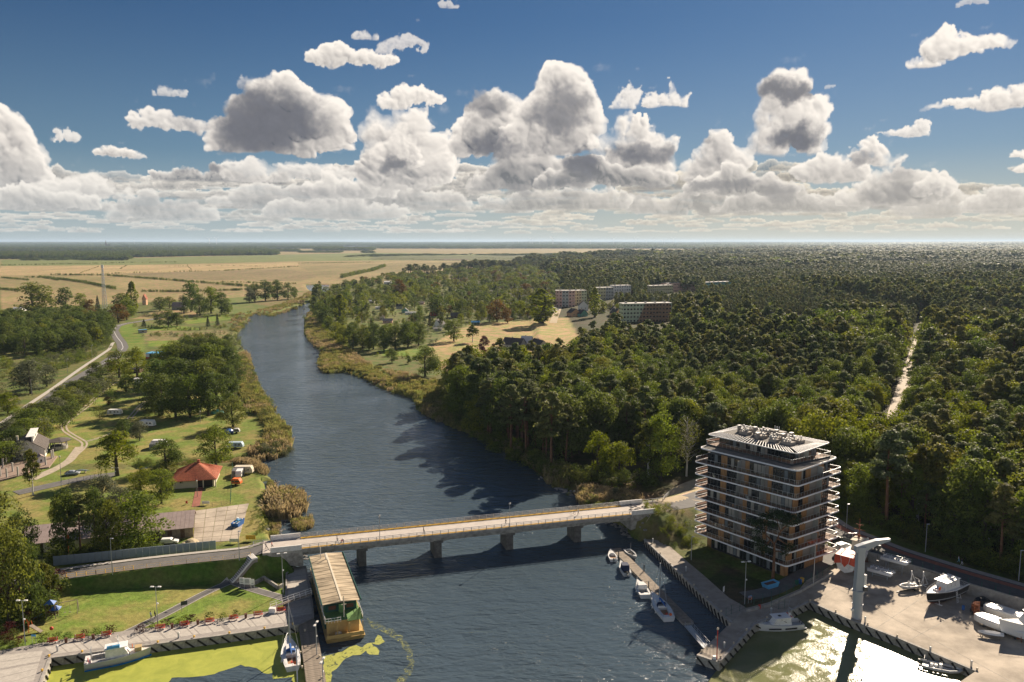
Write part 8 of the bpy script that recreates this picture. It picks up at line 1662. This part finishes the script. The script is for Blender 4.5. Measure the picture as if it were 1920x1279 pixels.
b=MB(); b.tube([(0,0,0),(0,0,7.5)],.12,6); o=b.build('pole',[C_whited]); o.location=W3(558,1285,.2); tag(o,'white pole standing in the water in front of the sailboat','pole')
for x,y in ((572,1183),(563,1225),(566,1252),(599,1232),(603,1272)): bollard(x,y,'rope bollard on the edge of the wooden pier, '+{572:'upper left',563:'beside the sailboat bow',566:'beside the sailboat stern',599:'right side near the lamp',603:'right side further out'}[x],'pier bollards',C_bol,1.42)
b=MB(); b.box((0,0,.04),(.0,.0,.0)) if False else None
house('ticket_kiosk','small dark glass kiosk with a pale flat roof at the end of the promenade','a' and (566,1152),(577,1150),3,2.0,2.2,C_dark,C_whited,cat='kiosk',z=1.6,roof='flat',over=.2) if False else None
def weed_mat(name,c1,c2,thr,sc=.35,soft=.06):
    m=bpy.data.materials.new(name); m.use_nodes=True; t=m.node_tree; n=t.nodes; l=t.links; p=n['Principled BSDF']; p.inputs['Roughness'].default_value=.55; p.inputs['Specular IOR Level'].default_value=.4
    g=n.new('ShaderNodeNewGeometry'); x=n.new('ShaderNodeTexNoise'); x.inputs['Scale'].default_value=sc; x.inputs['Detail'].default_value=6; x.inputs['Roughness'].default_value=.65; x.inputs['Distortion'].default_value=1.2; l.new(g.outputs['Position'],x.inputs[0])
    r=n.new('ShaderNodeValToRGB'); r.color_ramp.elements[0].position=.35; r.color_ramp.elements[1].position=.65; r.color_ramp.elements[0].color=(*c1,1); r.color_ramp.elements[1].color=(*c2,1); l.new(x.outputs[0],r.inputs[0]); l.new(r.outputs[0],p.inputs['Base Color'])
    if thr is not None:
        mr=n.new('ShaderNodeMapRange'); l.new(x.outputs[0],mr.inputs[0]); mr.inputs[1].default_value=thr-soft; mr.inputs[2].default_value=thr+soft; l.new(mr.outputs[0],p.inputs['Alpha'])
    return m
DW=weed_mat('duckweed',(.29,.33,.05),(.40,.425,.07),.27,.3,.04); DW3=weed_mat('duckweed_plume',(.29,.32,.06),(.40,.41,.09),.40,.9,.05); DW2=weed_mat('duckweed_thin',(.22,.25,.08),(.30,.32,.11),.57,1.3,.11); SC=weed_mat('algae_scum',(.15,.17,.07),(.21,.21,.10),None,.12); 
for n_ in SC.node_tree.nodes:
    if n_.type=='BSDF_PRINCIPLED':
        n_.inputs['Specular IOR Level'].default_value=.13; nt_=SC.node_tree; g_=nt_.nodes.new('ShaderNodeNewGeometry'); x_=nt_.nodes.new('ShaderNodeTexNoise'); x_.inputs['Scale'].default_value=.3; x_.inputs['Detail'].default_value=7; x_.inputs['Distortion'].default_value=1.0; nt_.links.new(g_.outputs['Position'],x_.inputs[0])
        m_=nt_.nodes.new('ShaderNodeMapRange'); m_.inputs[1].default_value=.42; m_.inputs[2].default_value=.58; m_.inputs[3].default_value=.10; m_.inputs[4].default_value=.27; nt_.links.new(x_.outputs[0],m_.inputs[0]); nt_.links.new(m_.outputs[0],n_.inputs['Roughness'])
        y_=nt_.nodes.new('ShaderNodeTexNoise'); y_.inputs['Scale'].default_value=2.2; y_.inputs['Detail'].default_value=4; nt_.links.new(g_.outputs['Position'],y_.inputs[0]); b_=nt_.nodes.new('ShaderNodeBump'); b_.inputs['Strength'].default_value=.5; b_.inputs['Distance'].default_value=.06; nt_.links.new(y_.outputs[0],b_.inputs['Height']); nt_.links.new(b_.outputs[0],n_.inputs['Normal'])
def rough_poly(px,z=0,amp=.5,step=1.2,rng=random.Random(2)):
    w_=[Vector((*W(a,b,z),0)) for a,b in px]; out=[]
    for i in range(len(w_)):
        a,b=w_[i],w_[(i+1)%len(w_)]; k=max(1,int((b-a).length/step))
        for j in range(k): p=a.lerp(b,j/k); out.append((p.x+rng.uniform(-amp,amp),p.y+rng.uniform(-amp,amp)))
    return out
LP=lambda l,s,ox,oy:[(a/s+ox,b/s+oy) for a,b in l]
dwp=[W(a,b,0) for a,b in [(60,1330),(94,1243),(300,1216),(480,1191),(560,1180),(566,1200),(574,1290),(574,1330)]]+rough_poly([(560,1330),(552,1290),(549,1269),(535,1272),(514,1272),(511,1263),(492,1263),(480,1254),(466,1251),(450,1247),(430,1255),(390,1267),(322,1271),(314,1282),(280,1330)],amp=.25,step=.9)[:-3]
o=sheet('duckweed',dwp,.012,DW,kind=None); tag(o,'bright yellow-green duckweed carpet filling the left basin',kind='stuff')
o=sheet('duckweed',rough_poly(LP([(1010,900),(1100,870),(1290,830),(1380,760),(1500,730),(1600,760),(1680,690),(1780,680),(1830,570),(1890,600),(1918,680),(1850,720),(1740,700),(1850,810),(1820,870),(1720,870),(1640,810),(1590,870),(1460,880),(1350,930),(1250,1040),(1150,1120),(1110,1300),(1040,1300),(1010,1100)],8,480,1119),amp=.22,step=.8),.012,DW3,kind=None); tag(o,'plume of duckweed drifting off the bow of the houseboat',kind='stuff')
o=sheet('duckweed',rough_poly([(690,1158),(705,1168),(735,1180),(758,1197),(772,1222),(778,1247),(768,1268),(750,1285),(735,1285),(757,1262),(766,1243),(760,1222),(748,1204),(728,1190),(700,1177),(688,1168)],amp=.3),.012,DW2,kind=None); tag(o,'thin curved streak of duckweed in the open water',kind='stuff')
sc_=[QRW[i] for i in (4,5,6,7,8,9,10,11)]
o=sheet('algae_scum',[W(1340,1262,0),W(1352,1246,0)]+[W(a,b,0) for a,b in [(1418,1180),(1437,1172),(1487,1153),(1518,1138),(1587,1169),(1680,1206),(1829,1268),(1860,1300),(1700,1460),(1300,1460),(1310,1300)]],.012,SC,kind=None); tag(o,'olive algae scum on the still water of the yard basin',kind='stuff')
# ------------------------------------------------------------------ individual trees, left bank
T=ptree
T('broad',18,1172,190,'large olive-green tree at the bottom left edge',wpx=110); T('dark',58,1155,150,'tall dark green tree right of the large olive one at the bottom left',wpx=62); T('broad',5,1092,170,'broad olive tree at the left edge above the lawn',wpx=120); T('dark',45,1072,120,'dark green tree between the shed roof and the left edge',wpx=70)
T('birch',82,1134,82,'thin half-bare tree with two pale stems by the playground',wpx=40); T('birch',94,1126,70,'smaller half-bare tree beside the road railing',wpx=34)
T('dark',128,1052,138,'tall dark tree behind the blue-grey wall, left of the group',wpx=70); T('pine',152,1047,125,'open pine-like tree behind the blue-grey wall',wpx=56); T('dark',182,1042,132,'slender dark tree over the shed roof',wpx=58); T('broad',205,1046,110,'leafy tree behind the road lamp post',wpx=60); T('broad',256,1033,112,'large round green tree in front of the shed end',wpx=122); T('gray',228,1000,90,'grey-green tree behind the large round one',wpx=70); T('broad',120,985,60,'light green tree beside the lane',wpx=60); T('gray',195,960,70,'pale grey-green tree beside the sports court',wpx=70)
T('birch',62,928,90,'slim dark larch in front of the white house',wpx=34,name='larch_tree'); T('willow',220,892,82,'big yellow-green weeping willow beside the lane',wpx=88); T('lime',266,938,58,'pale green tree left of the tile-roofed house',wpx=68); T('broad',303,944,66,'bright green tree touching the tile-roofed house',wpx=58); T('broad',311,880,58,'round tree behind the tile-roofed house, left one',wpx=66); T('broad',405,873,75,'round tree behind the tile-roofed house, right one',wpx=74)
T('broad',437,800,58,'round tree by the reeds and turquoise tent',wpx=60); T('dark',232,824,38,'dark tree in front of the hidden motorhome, left one',wpx=36); T('gray',262,826,36,'dark tree with white blossom patches by the motorhome',wpx=38); T('bush',187,786,27,'small round tree beside the lone caravan',wpx=25); T('bush',214,757,27,'small round tree beside the camp track',wpx=26); T('brown',203,760,16,'orange-brown shrub beside the small round tree',wpx=18); T('broad',237,735,32,'round dark shrub at the top of the camp track',wpx=34); T('dark',182,716,38,'dark round tree right of the country road',wpx=44); T('willow',224,708,50,'left of two weeping willows over the shelter',wpx=50); T('willow',258,712,58,'right of two weeping willows over the shelter',wpx=56); T('purple',208,700,24,'dark purple shrub under the willows',wpx=26)
T('gray',58,738,62,'silvery grey willow tree by the footway',wpx=78); T('gray',88,725,40,'smaller silvery willow beside the first',wpx=44); T('lime',15,775,40,'yellow-green shrub at the left edge by the footway',wpx=44); T('lbush',12,690,24,'bright shrub at the left edge below the dark wood',wpx=24)
HB=[(8,872,44),(25,845,45),(14,826,40),(48,828,44),(66,808,44),(84,795,42),(100,782,38),(118,768,36),(133,757,32),(148,745,32),(165,733,28),(40,800,34),(60,786,30),(112,752,26),(135,738,24)]
for i,(x,y,h) in enumerate(HB): T(['broad','dark','birch','broad'][i%4],x,y,h,'leafy tree of the hedge between the country road and the camp track','hedge trees beside the camp track',None,wpx=h*1.15) if False else T(['broad','dark','gray','broad'][i%4],x,y,h,('grey-green' if i%4==2 else 'dark green' if i%4==1 else 'green')+' tree in the row by the camp track, number '+['one','two','three','four','five','six','seven','eight','nine','ten','eleven','twelve','thirteen','fourteen','fifteen'][i]+' from the white house',wpx=h*1.5,group='trees of the row beside the camp track')
CB=[(282,772,78),(306,778,84),(332,783,86),(360,783,88),(388,779,84),(412,770,76),(298,745,80),(325,750,84),(352,752,88),(380,750,86),(408,744,80),(430,748,66),(312,720,78),(340,722,82),(368,722,82),(396,718,80),(422,716,72),(440,722,56),(330,697,64),(355,695,68),(382,692,68),(408,690,66),(430,690,58),(350,674,52),(375,672,52),(400,670,50),(425,672,46)]
ORD=['first','second','third','fourth','fifth','sixth','seventh','eighth']; ROWN=['nearest row','second row','middle row','fourth row','farthest row']
for i,(x,y,h) in enumerate(CB): T('dark' if i%3 else 'broad',x+random.uniform(-4,4),y,h*random.uniform(.86,.98),'dark tree of the left bank clump, '+ROWN[(i>5)+(i>11)+(i>17)+(i>22)]+', '+ORD[[i,i-6,i-12,i-18,i-23][(i>5)+(i>11)+(i>17)+(i>22)]]+' from the camp side',wpx=h*random.uniform(.78,.95),group='trees of the clump on the left river bank',name='broadleaf_tree')
LW_=0; LW=wood_points([(-60,668),(60,668),(150,660),(205,642),(212,618),(200,604),(150,600),(60,606),(-60,606)],10.5,.3,r1,minD=500,maxD=1400,zg=1.6)
for x,y,s in sorted(map(tuple,LW),key=lambda t:t[1]):
    sp_='dark' if r1.random()<.92 else 'broad'; h_=r1.uniform(12,17); LW_+=1
    if LW_<=70: tree(sp_,x,y,h_,'dark green tree at the near side of the wood inside the road bend','trees of the wood at the left edge',1,wide=1.15)
    else: stuff('forest',[(x,y,1.5,sp_,1,int(r1.integers(0,4)),h_/10*1.15,h_/10,r1.uniform(0,6.28))])
for a in [('broad',64,592,62,88,'big spreading light green tree standing over the left wood'),('dark',124,585,46,42,'dark tree right of the big spreading one'),('broad',152,588,38,34,'rounded tree in front of the lattice mast, left'),('spruce',184,586,32,14,'dark pointed spruce left of the lattice mast'),('brown',170,592,30,32,'brownish tree beside the pink-roofed house'),('dark',226,590,40,44,'dark tree right of the lattice mast'),('poplar',250,592,64,26,'tall yellow-green poplar beyond the road bend'),('broad',238,600,42,40,'bushy tree at the foot of the poplar'),('brown',222,606,36,44,'olive-brown tree beside the road bend'),('dark',300,583,26,40,'dark low tree beyond the road, left of the farmhouse'),('broad',318,578,22,28,'small tree left of the farmhouse'),('broad',358,585,58,42,'tall light tree right of the farmhouse'),('dark',345,588,34,32,'dark tree beside the farmhouse'),('broad',396,588,50,50,'big rounded tree near the river meadow, left'),('dark',416,590,42,36,'dark rounded tree near the river meadow'),('dark',375,592,40,34,'dark tree between two taller ones by the meadow'),('broad',428,589,30,22,'small tree at the end of the row by the meadow'),
 ('dark',478,566,34,34,'leftmost dark tree of the river clump'),('dark',498,565,40,36,'tall dark tree of the river clump'),('dark',520,563,38,34,'middle dark tree of the river clump'),('dark',540,562,30,28,'right dark tree of the river clump'),('dark',552,560,22,18,'small dark tree at the right of the river clump'),('gray',468,568,30,26,'pale tree at the left of the river clump'),
 ('dark',300,612,24,26,'dark tree on the plots, left'),('dark',316,613,32,30,'dark tree on the plots, middle'),('dark',332,612,26,28,'dark tree on the plots, right'),('spruce',390,612,20,10,'young conifer on the plots, left'),('spruce',408,611,24,10,'young conifer on the plots, middle'),('spruce',270,612,14,12,'young conifer near the road bend')]: T(a[0],a[1],a[2],a[3],a[5],wpx=a[4])
for a in [('poplar',1015,606,64,62,'very large bushy tree at the right end of the meadow'),('brown',932,604,42,46,'broad orange-brown tree behind the meadow'),('brown',952,606,28,28,'smaller reddish tree in front of the orange-brown one'),('broad',903,600,36,26,'slender green tree left of the orange-brown one'),('lime',975,596,32,26,'bright round tree behind the meadow'),('dark',820,592,40,50,'large dark round tree among the plots, right'),('dark',867,594,34,36,'dark round tree behind the brown cottage'),('broad',851,640,42,44,'lone spreading oak standing on the near side of the meadow'),('birch',886,642,34,30,'drooping birch right of the lone oak'),('purple',908,665,36,28,'dark purple conifer-shaped tree by the slate roofs'),('purple',925,668,24,14,'small dark spruce beside the slate roofs'),('broad',797,706,58,60,'large round light green tree on the reed flats'),('dark',735,680,26,24,'dark round tree on the reed flats'),('dark',765,682,16,14,'small grey-purple tree on the reed flats'),('lime',692,656,22,24,'yellowish bush tree by the reed flats'),('poplar',638,604,52,40,'tall light green poplar near the river bend'),('brown',748,556,32,34,'large orange-brown round tree among the plots'),
 ('poplar',1115,595,56,26,'tall slim poplar in front of the yellow apartment building'),('spruce',806,612,26,12,'dark narrow spruce beside the A-frame cottage')]: T(a[0],a[1],a[2],a[3],a[5],wpx=a[4])
for i,(x,y,h,w_) in enumerate([(645,650,40,34),(662,655,46,38),(680,652,42,40),(700,655,50,42),(720,658,48,40),(742,656,46,44),(765,652,50,46),(785,648,44,40),(630,640,36,30),(612,612,40,34),(600,600,34,30),(622,600,46,34)]): T('dark' if i%2 else 'broad',x,y,h,'rounded dark tree of the belt between the reed flats and the plots',wpx=w_,group='tree belt above the reed flats')
# trees near the bridge and the block
T('broad',1240,900,130,'golden-green tree behind the half-bare birch',wpx=80); T('birch',1215,895,110,'tall pale tree left of the half-bare birch',wpx=60); T('lime',1120,892,84,'bright yellow-green tree on the bank, left of two',wpx=64); T('lime',1161,900,74,'bright yellow-green tree on the bank, right of two',wpx=68); T('gray',1155,935,22,'small grey-green bush above the bridge railing',wpx=20)
T('lime',1395,880,70,'bright green tree rising behind the apartment block roof',wpx=90,zg=3.5); T('broad',1350,868,64,'green tree behind the apartment block, left',wpx=60,zg=3.5)
# the old pine in front of the block
p=gpt(1449,1087); hP=17.2; t=thing('old_pine','old crooked pine with bare forked orange trunk in front of the apartment block','pine tree',p); rng=np.random.default_rng(8); b=MB()
limbs=[[(0,0,-.3),(0.05,0,3),(.1,0,6.8),(0,.1,8.6)],[(0,.1,8.6),(-.9,0,9.8),(-2.2,.1,11.0),(-3.6,.2,12.8),(-4.6,.2,13.6)],[(0,.1,8.6),(.7,0,10),(1.3,-.1,11.8),(.6,0,13.5),(.2,0,15.2)],[(1.3,-.1,11.8),(2.8,.2,13.2),(4.0,.3,14.6)],[(-.9,0,9.8),(-1.6,.4,8.4),(-2.9,.6,7.6)],[(.7,0,10),(2.0,-.4,9.2),(3.3,-.6,8.4)],[(-2.2,.1,11),(-1.8,.4,13),(-1.9,.3,14.6)],[(.1,0,6.8),(1.2,.3,6.9),(2.6,.4,6.2)]]
for i,l_ in enumerate(limbs): b.tube(l_,[.42,.34,.30,.28] if i==0 else list(np.linspace(.22,.07,len(l_))),6)
b.build('trunk',[B_pine],t); tips=[(-4.6,.2,13.8,1.9,.8),(-3.2,.3,13.4,1.6,.8),(-1.9,.3,15,2.0,.9),(.2,0,15.8,2.1,1.0),(2.0,.2,15.2,1.9,.9),(4.0,.3,14.9,2.1,.9),(5.0,.2,13.8,1.3,.6),(-2.9,.6,8,2.0,1.0),(-4.0,.3,9.6,1.5,.8),(3.3,-.6,8.2,1.6,.8),(-3.9,0,11.8,1.6,.7),(2.8,.1,13.6,1.6,.7),(-1.0,-.4,13.4,1.5,.7),(2.6,.4,6.2,1.2,.6),(-2.2,.2,6.9,1.5,.8)]
c,nm=lobes_to_leaves([(*q[:3],q[3]*1.12,q[4]*1.15) for q in tips],430,.28,rng,flat=.4,fill=.7); V,F=quads(c,nm,.30*(.6+.8*rng.random(len(c))),rng); o=bpy.data.objects.new('crown',npmesh('old_pine_crown',V,F,leafmat('old_pine_needles',[(.035,.055,.025),(.045,.06,.03)],.2))); link(o,t)
p=gpt(1287,893); t=thing('bare_birch','half-bare birch with a white trunk and pale bare branches left of the apartment block','birch tree',p); rng=np.random.default_rng(21); b=MB(); HT=17.5
b.tube([(0,0,-.3),(.1,0,5),(-.1,.1,10),(.05,0,14),(0,0,HT)],[.34,.27,.2,.12,.04],7)
c=[]
for i in range(34):
    z=4.5+i*.36; a=i*2.4; r_=4.4*math.sqrt(max(.08,1-((z-9.5)/8.2)**2))*rng.uniform(.55,1.05); x,y=cos(a)*r_,sin(a)*r_; b.tube([(0,0,z),(x*.4,y*.4,z+1.8),(x,y,z+2.4+rng.uniform(-.6,2.0))],[.11,.075,.03],4)
    for k in range(4):
        f=rng.uniform(.4,.95); sx,sy,sz=x*f,y*f,z+3.0*f; dx,dy=rng.normal(size=2)*1.1; b.tube([(sx,sy,sz),(sx+dx,sy+dy,sz+rng.uniform(.5,1.8))],[.045,.02],3); 
        for q in range(14): c.append((sx+dx*rng.uniform(.4,1.3)+rng.normal()*.3,sy+dy*rng.uniform(.4,1.3)+rng.normal()*.3,sz+rng.uniform(-1.2,1.2)))
b.build('trunk',[mat('white_birch_bark',(.62,.58,.52),.8)],t); c=np.array(c); c=c[rng.random(len(c))<.9]; V,F=quads(c,rng.normal(size=c.shape),.46*(.6+.8*rng.random(len(c))),rng); o=bpy.data.objects.new('crown',npmesh('bare_birch_crown',V,F,M_birch)); link(o,t)
# scrub on fields and camp, low plants
for ln,n,wd,sp,h0,h1 in [([(255,612),(300,616),(370,620),(430,612)],60,14,['bush','dbush','spruce'],1.2,3.5),([(275,628),(340,630),(420,626)],60,18,['bush','gbush','dbush'],1,3.5),([(215,590),(290,592),(350,600)],50,20,['bush','brown' if False else 'gbush'],1.5,4.5),([(360,600),(420,592),(455,600)],40,12,['gbush','bush'],1.5,4),([(600,600),(640,645),(690,662)],50,12,['bush','lbush','gbush'],1.5,5),([(700,665),(800,672),(840,700)],50,16,['bush','lbush'],1,4),([(0,690),(60,690),(110,668),(160,668)],60,16,['bush','gbush'],1.5,4),([(0,640),(10,750),(20,790)],30,14,['bush','gbush'],1.5,5),([(90,700),(140,680),(180,665)],36,6,['bush','dbush'],2,6),([(455,670),(470,720),(500,775),(525,810)],90,7,['gbush','bush','dbush'],1.5,4.5),([(445,660),(440,620),(465,600)],60,8,['gbush','bush'],1.5,4),([(480,850),(520,850),(540,835)],36,5,['dbush','gbush'],2,4),([(505,905),(512,950),(512,1000)],70,6,['lbush','gbush','bush'],.6,1.6),([(475,955),(490,985),(495,1005)],26,5,['bush'],.5,1.4),([(255,868),(330,866),(420,864)],60,4,['bush','dbush'],1,2.6),([(258,887),(330,884)],30,4,['bush','lbush'],1,2.6),([(0,1150),(15,1180),(10,1215)],26,6,['pbush','dbush'],1.5,3),([(100,1050),(170,1045),(260,1040)],30,3,['dbush'],1,3),([(1240,985),(1290,1005),(1320,1040)],40,7,['lbush','gbush'],.5,1.4),([(1570,985),(1600,990)],12,3,['bush'],.6,1.4)]:
    sow('undergrowth',ln,n,wd,sp,h0,h1,r1,lod=1,zg=1.6)

sow('undergrowth',[(0,870),(40,835),(100,790),(160,740),(190,720)],110,16,['dbush','bush','gbush'],3,8,r1,lod=1,zg=1.6)
sow('undergrowth',[(0,720),(60,700),(140,670),(200,650)],60,14,['dbush','bush','gbush'],2,5,r1,lod=1,zg=1.6)
sow('undergrowth',[(0,690),(80,672),(150,664),(205,640)],60,10,['dbush'],2,5,r1,lod=1,zg=1.6)
sow('undergrowth',[(275,775),(340,792),(410,786),(440,765)],34,5,['dbush','bush'],1,3,r1,lod=1,zg=1.6)
sow('undergrowth',[(100,1052),(180,1046),(300,1036)],60,5,['dbush','bush'],1.5,4.5,r1,lod=1,zg=1.6)
sow('undergrowth',[(0,1100),(60,1120),(80,1140),(30,1170)],60,10,['dbush','bush','pbush'],1.5,5,r1,lod=1,zg=1.6)
def rock_proto(k):
    rr=random.Random(k[2]); b=MB(); b.ball((0,0,.1),(.5*rr.uniform(.8,1.2),.4,.3),n=6,k=3); b.v=[(x+rr.uniform(-.08,.08),y+rr.uniform(-.08,.08),z+rr.uniform(-.06,.06)) for x,y,z in b.v]; return b.mesh('rock',[C_rock])
C_rock=mat('rock',(.26,.25,.24),.9,.2,noise=.3,nscale=2); CUSTOM['rock']=rock_proto
for ln,n in (([(1088,950),(1130,966),(1180,990),(1195,1004)],260),([(1020,893),(1050,913),(1075,925)],60),([(512,900),(519,940),(522,1000)],110),([(525,1010),(545,1035),(566,1044)],80)):
    L_=[Vector((*W(a,b,.4),0)) for a,b in ln]
    for _ in range(n): i=random.randrange(len(L_)-1); q_=L_[i].lerp(L_[i+1],random.random()); x,y=q_.x+random.gauss(0,1.1),q_.y+random.gauss(0,1.1); stuff('riprap',[(x,y,max(-.1,hz(x,y)),'rock',0,random.randrange(4),random.uniform(.6,1.8),random.uniform(.6,1.5),random.uniform(0,6.28))])
# things left out on the balconies
def bal(i,a,b,label,kind='table',m=C_white):
    F,L2,R2=Vector(cF[i]),Vector(cL[i]),Vector(cR[i]); q=F+(L2-F)*a+(R2-F)*b; t=thing('balcony_'+kind,label,kind,(q.x,q.y,ZS[i]+.03),random.uniform(0,3))
    if kind=='table':
        o=MB(); o.tube([(0,0,.72),(0,0,.77)],.5,10); o.build('tabletop',[m],t); o=MB(); o.tube([(0,0,0),(0,0,.72)],.05,5); o.tube([(0,0,0),(0,0,.04)],.28,8); o.build('leg',[C_dark],t)
        for s in(-1,1): c_=thing('balcony_chair',('left' if s<0 else 'right')+' chair at the '+label,'chair',(q.x+s*.9,q.y+.1,ZS[i]+.03),1.57*s+1.57); o=MB(); o.box((0,0,.42),(.45,.45,.05)); o.build('seat',[m],c_); o=MB(); o.box((0,.22,.7),(.45,.05,.5)); o.build('backrest',[m],c_); o=MB(); [o.bar((x,y,0),(x,y,.42),.04) for x in(-.19,.19) for y in(-.19,.19)]; o.build('legs',[C_dark],c_)
    else:
        o=MB(); o.box((0,0,.25),(1.5,.6,.25)); o.box((0,.27,.55),(1.5,.12,.45)); o.build('cushions',[m],t); o=MB(); o.box((0,0,.07),(1.5,.65,.12)); o.build('base',[C_dark],t)
bal(0,.95,.05,'white table on the lowest balcony, far left corner'); bal(0,.1,.9,'white table on the lowest balcony, right end'); bal(1,.72,.03,'beige table on the second balcony from below, left part',m=C_cream); bal(2,.05,.92,'white table on the third balcony from below, right end'); bal(3,.55,.03,'wooden table on the fourth balcony from below, middle',m=C_teak)
bal(4,.45,.03,'grey sofa on the fifth balcony from below, middle','sofa',C_gry); bal(2,.3,.03,'dark sofa on the third balcony from below, front part','sofa',C_navy); bal(5,.8,.03,'pale sofa on the sixth balcony from below, left part','sofa',C_cream); bal(1,.04,.5,'brown sofa on the second balcony from below, right side','sofa',C_teak)
for k in list(STUFF):
    if k=='forest': build_stuff(k,'dense mixed forest reaching from the settlement to the horizon')
    elif k=='undergrowth': build_stuff(k,'low scrub along the edges of the wood and garden plots')
    elif k=='far_woods': build_stuff(k,'distant woods and tree belts on the plain')
    elif k=='meadow_hedges': build_stuff(k,'scrubby growth along the meadow ditches')
    elif k=='riprap': build_stuff(k,'loose stones along the river banks by the bridge')
    elif k=='reeds': build_stuff(k,'reed beds along both river banks')
    else: build_stuff(k)
# ------------------------------------------------------------------ air
hb=MB(); hb.box((0,22500,78),(110000,50200,163)); hm_=bpy.data.materials.new('haze'); hm_.use_nodes=True; hn=hm_.node_tree; hn.nodes.remove(hn.nodes['Principled BSDF']); pv_=hn.nodes.new('ShaderNodeVolumePrincipled'); pv_.inputs['Color'].default_value=(.58,.77,1,1); pv_.inputs['Density'].default_value=2.9e-5; pv_.inputs['Anisotropy'].default_value=.2; hn.links.new(pv_.outputs[0],hn.nodes['Material Output'].inputs['Volume'])
ho=hb.build('haze',[hm_]); tag(ho,kind='stuff')
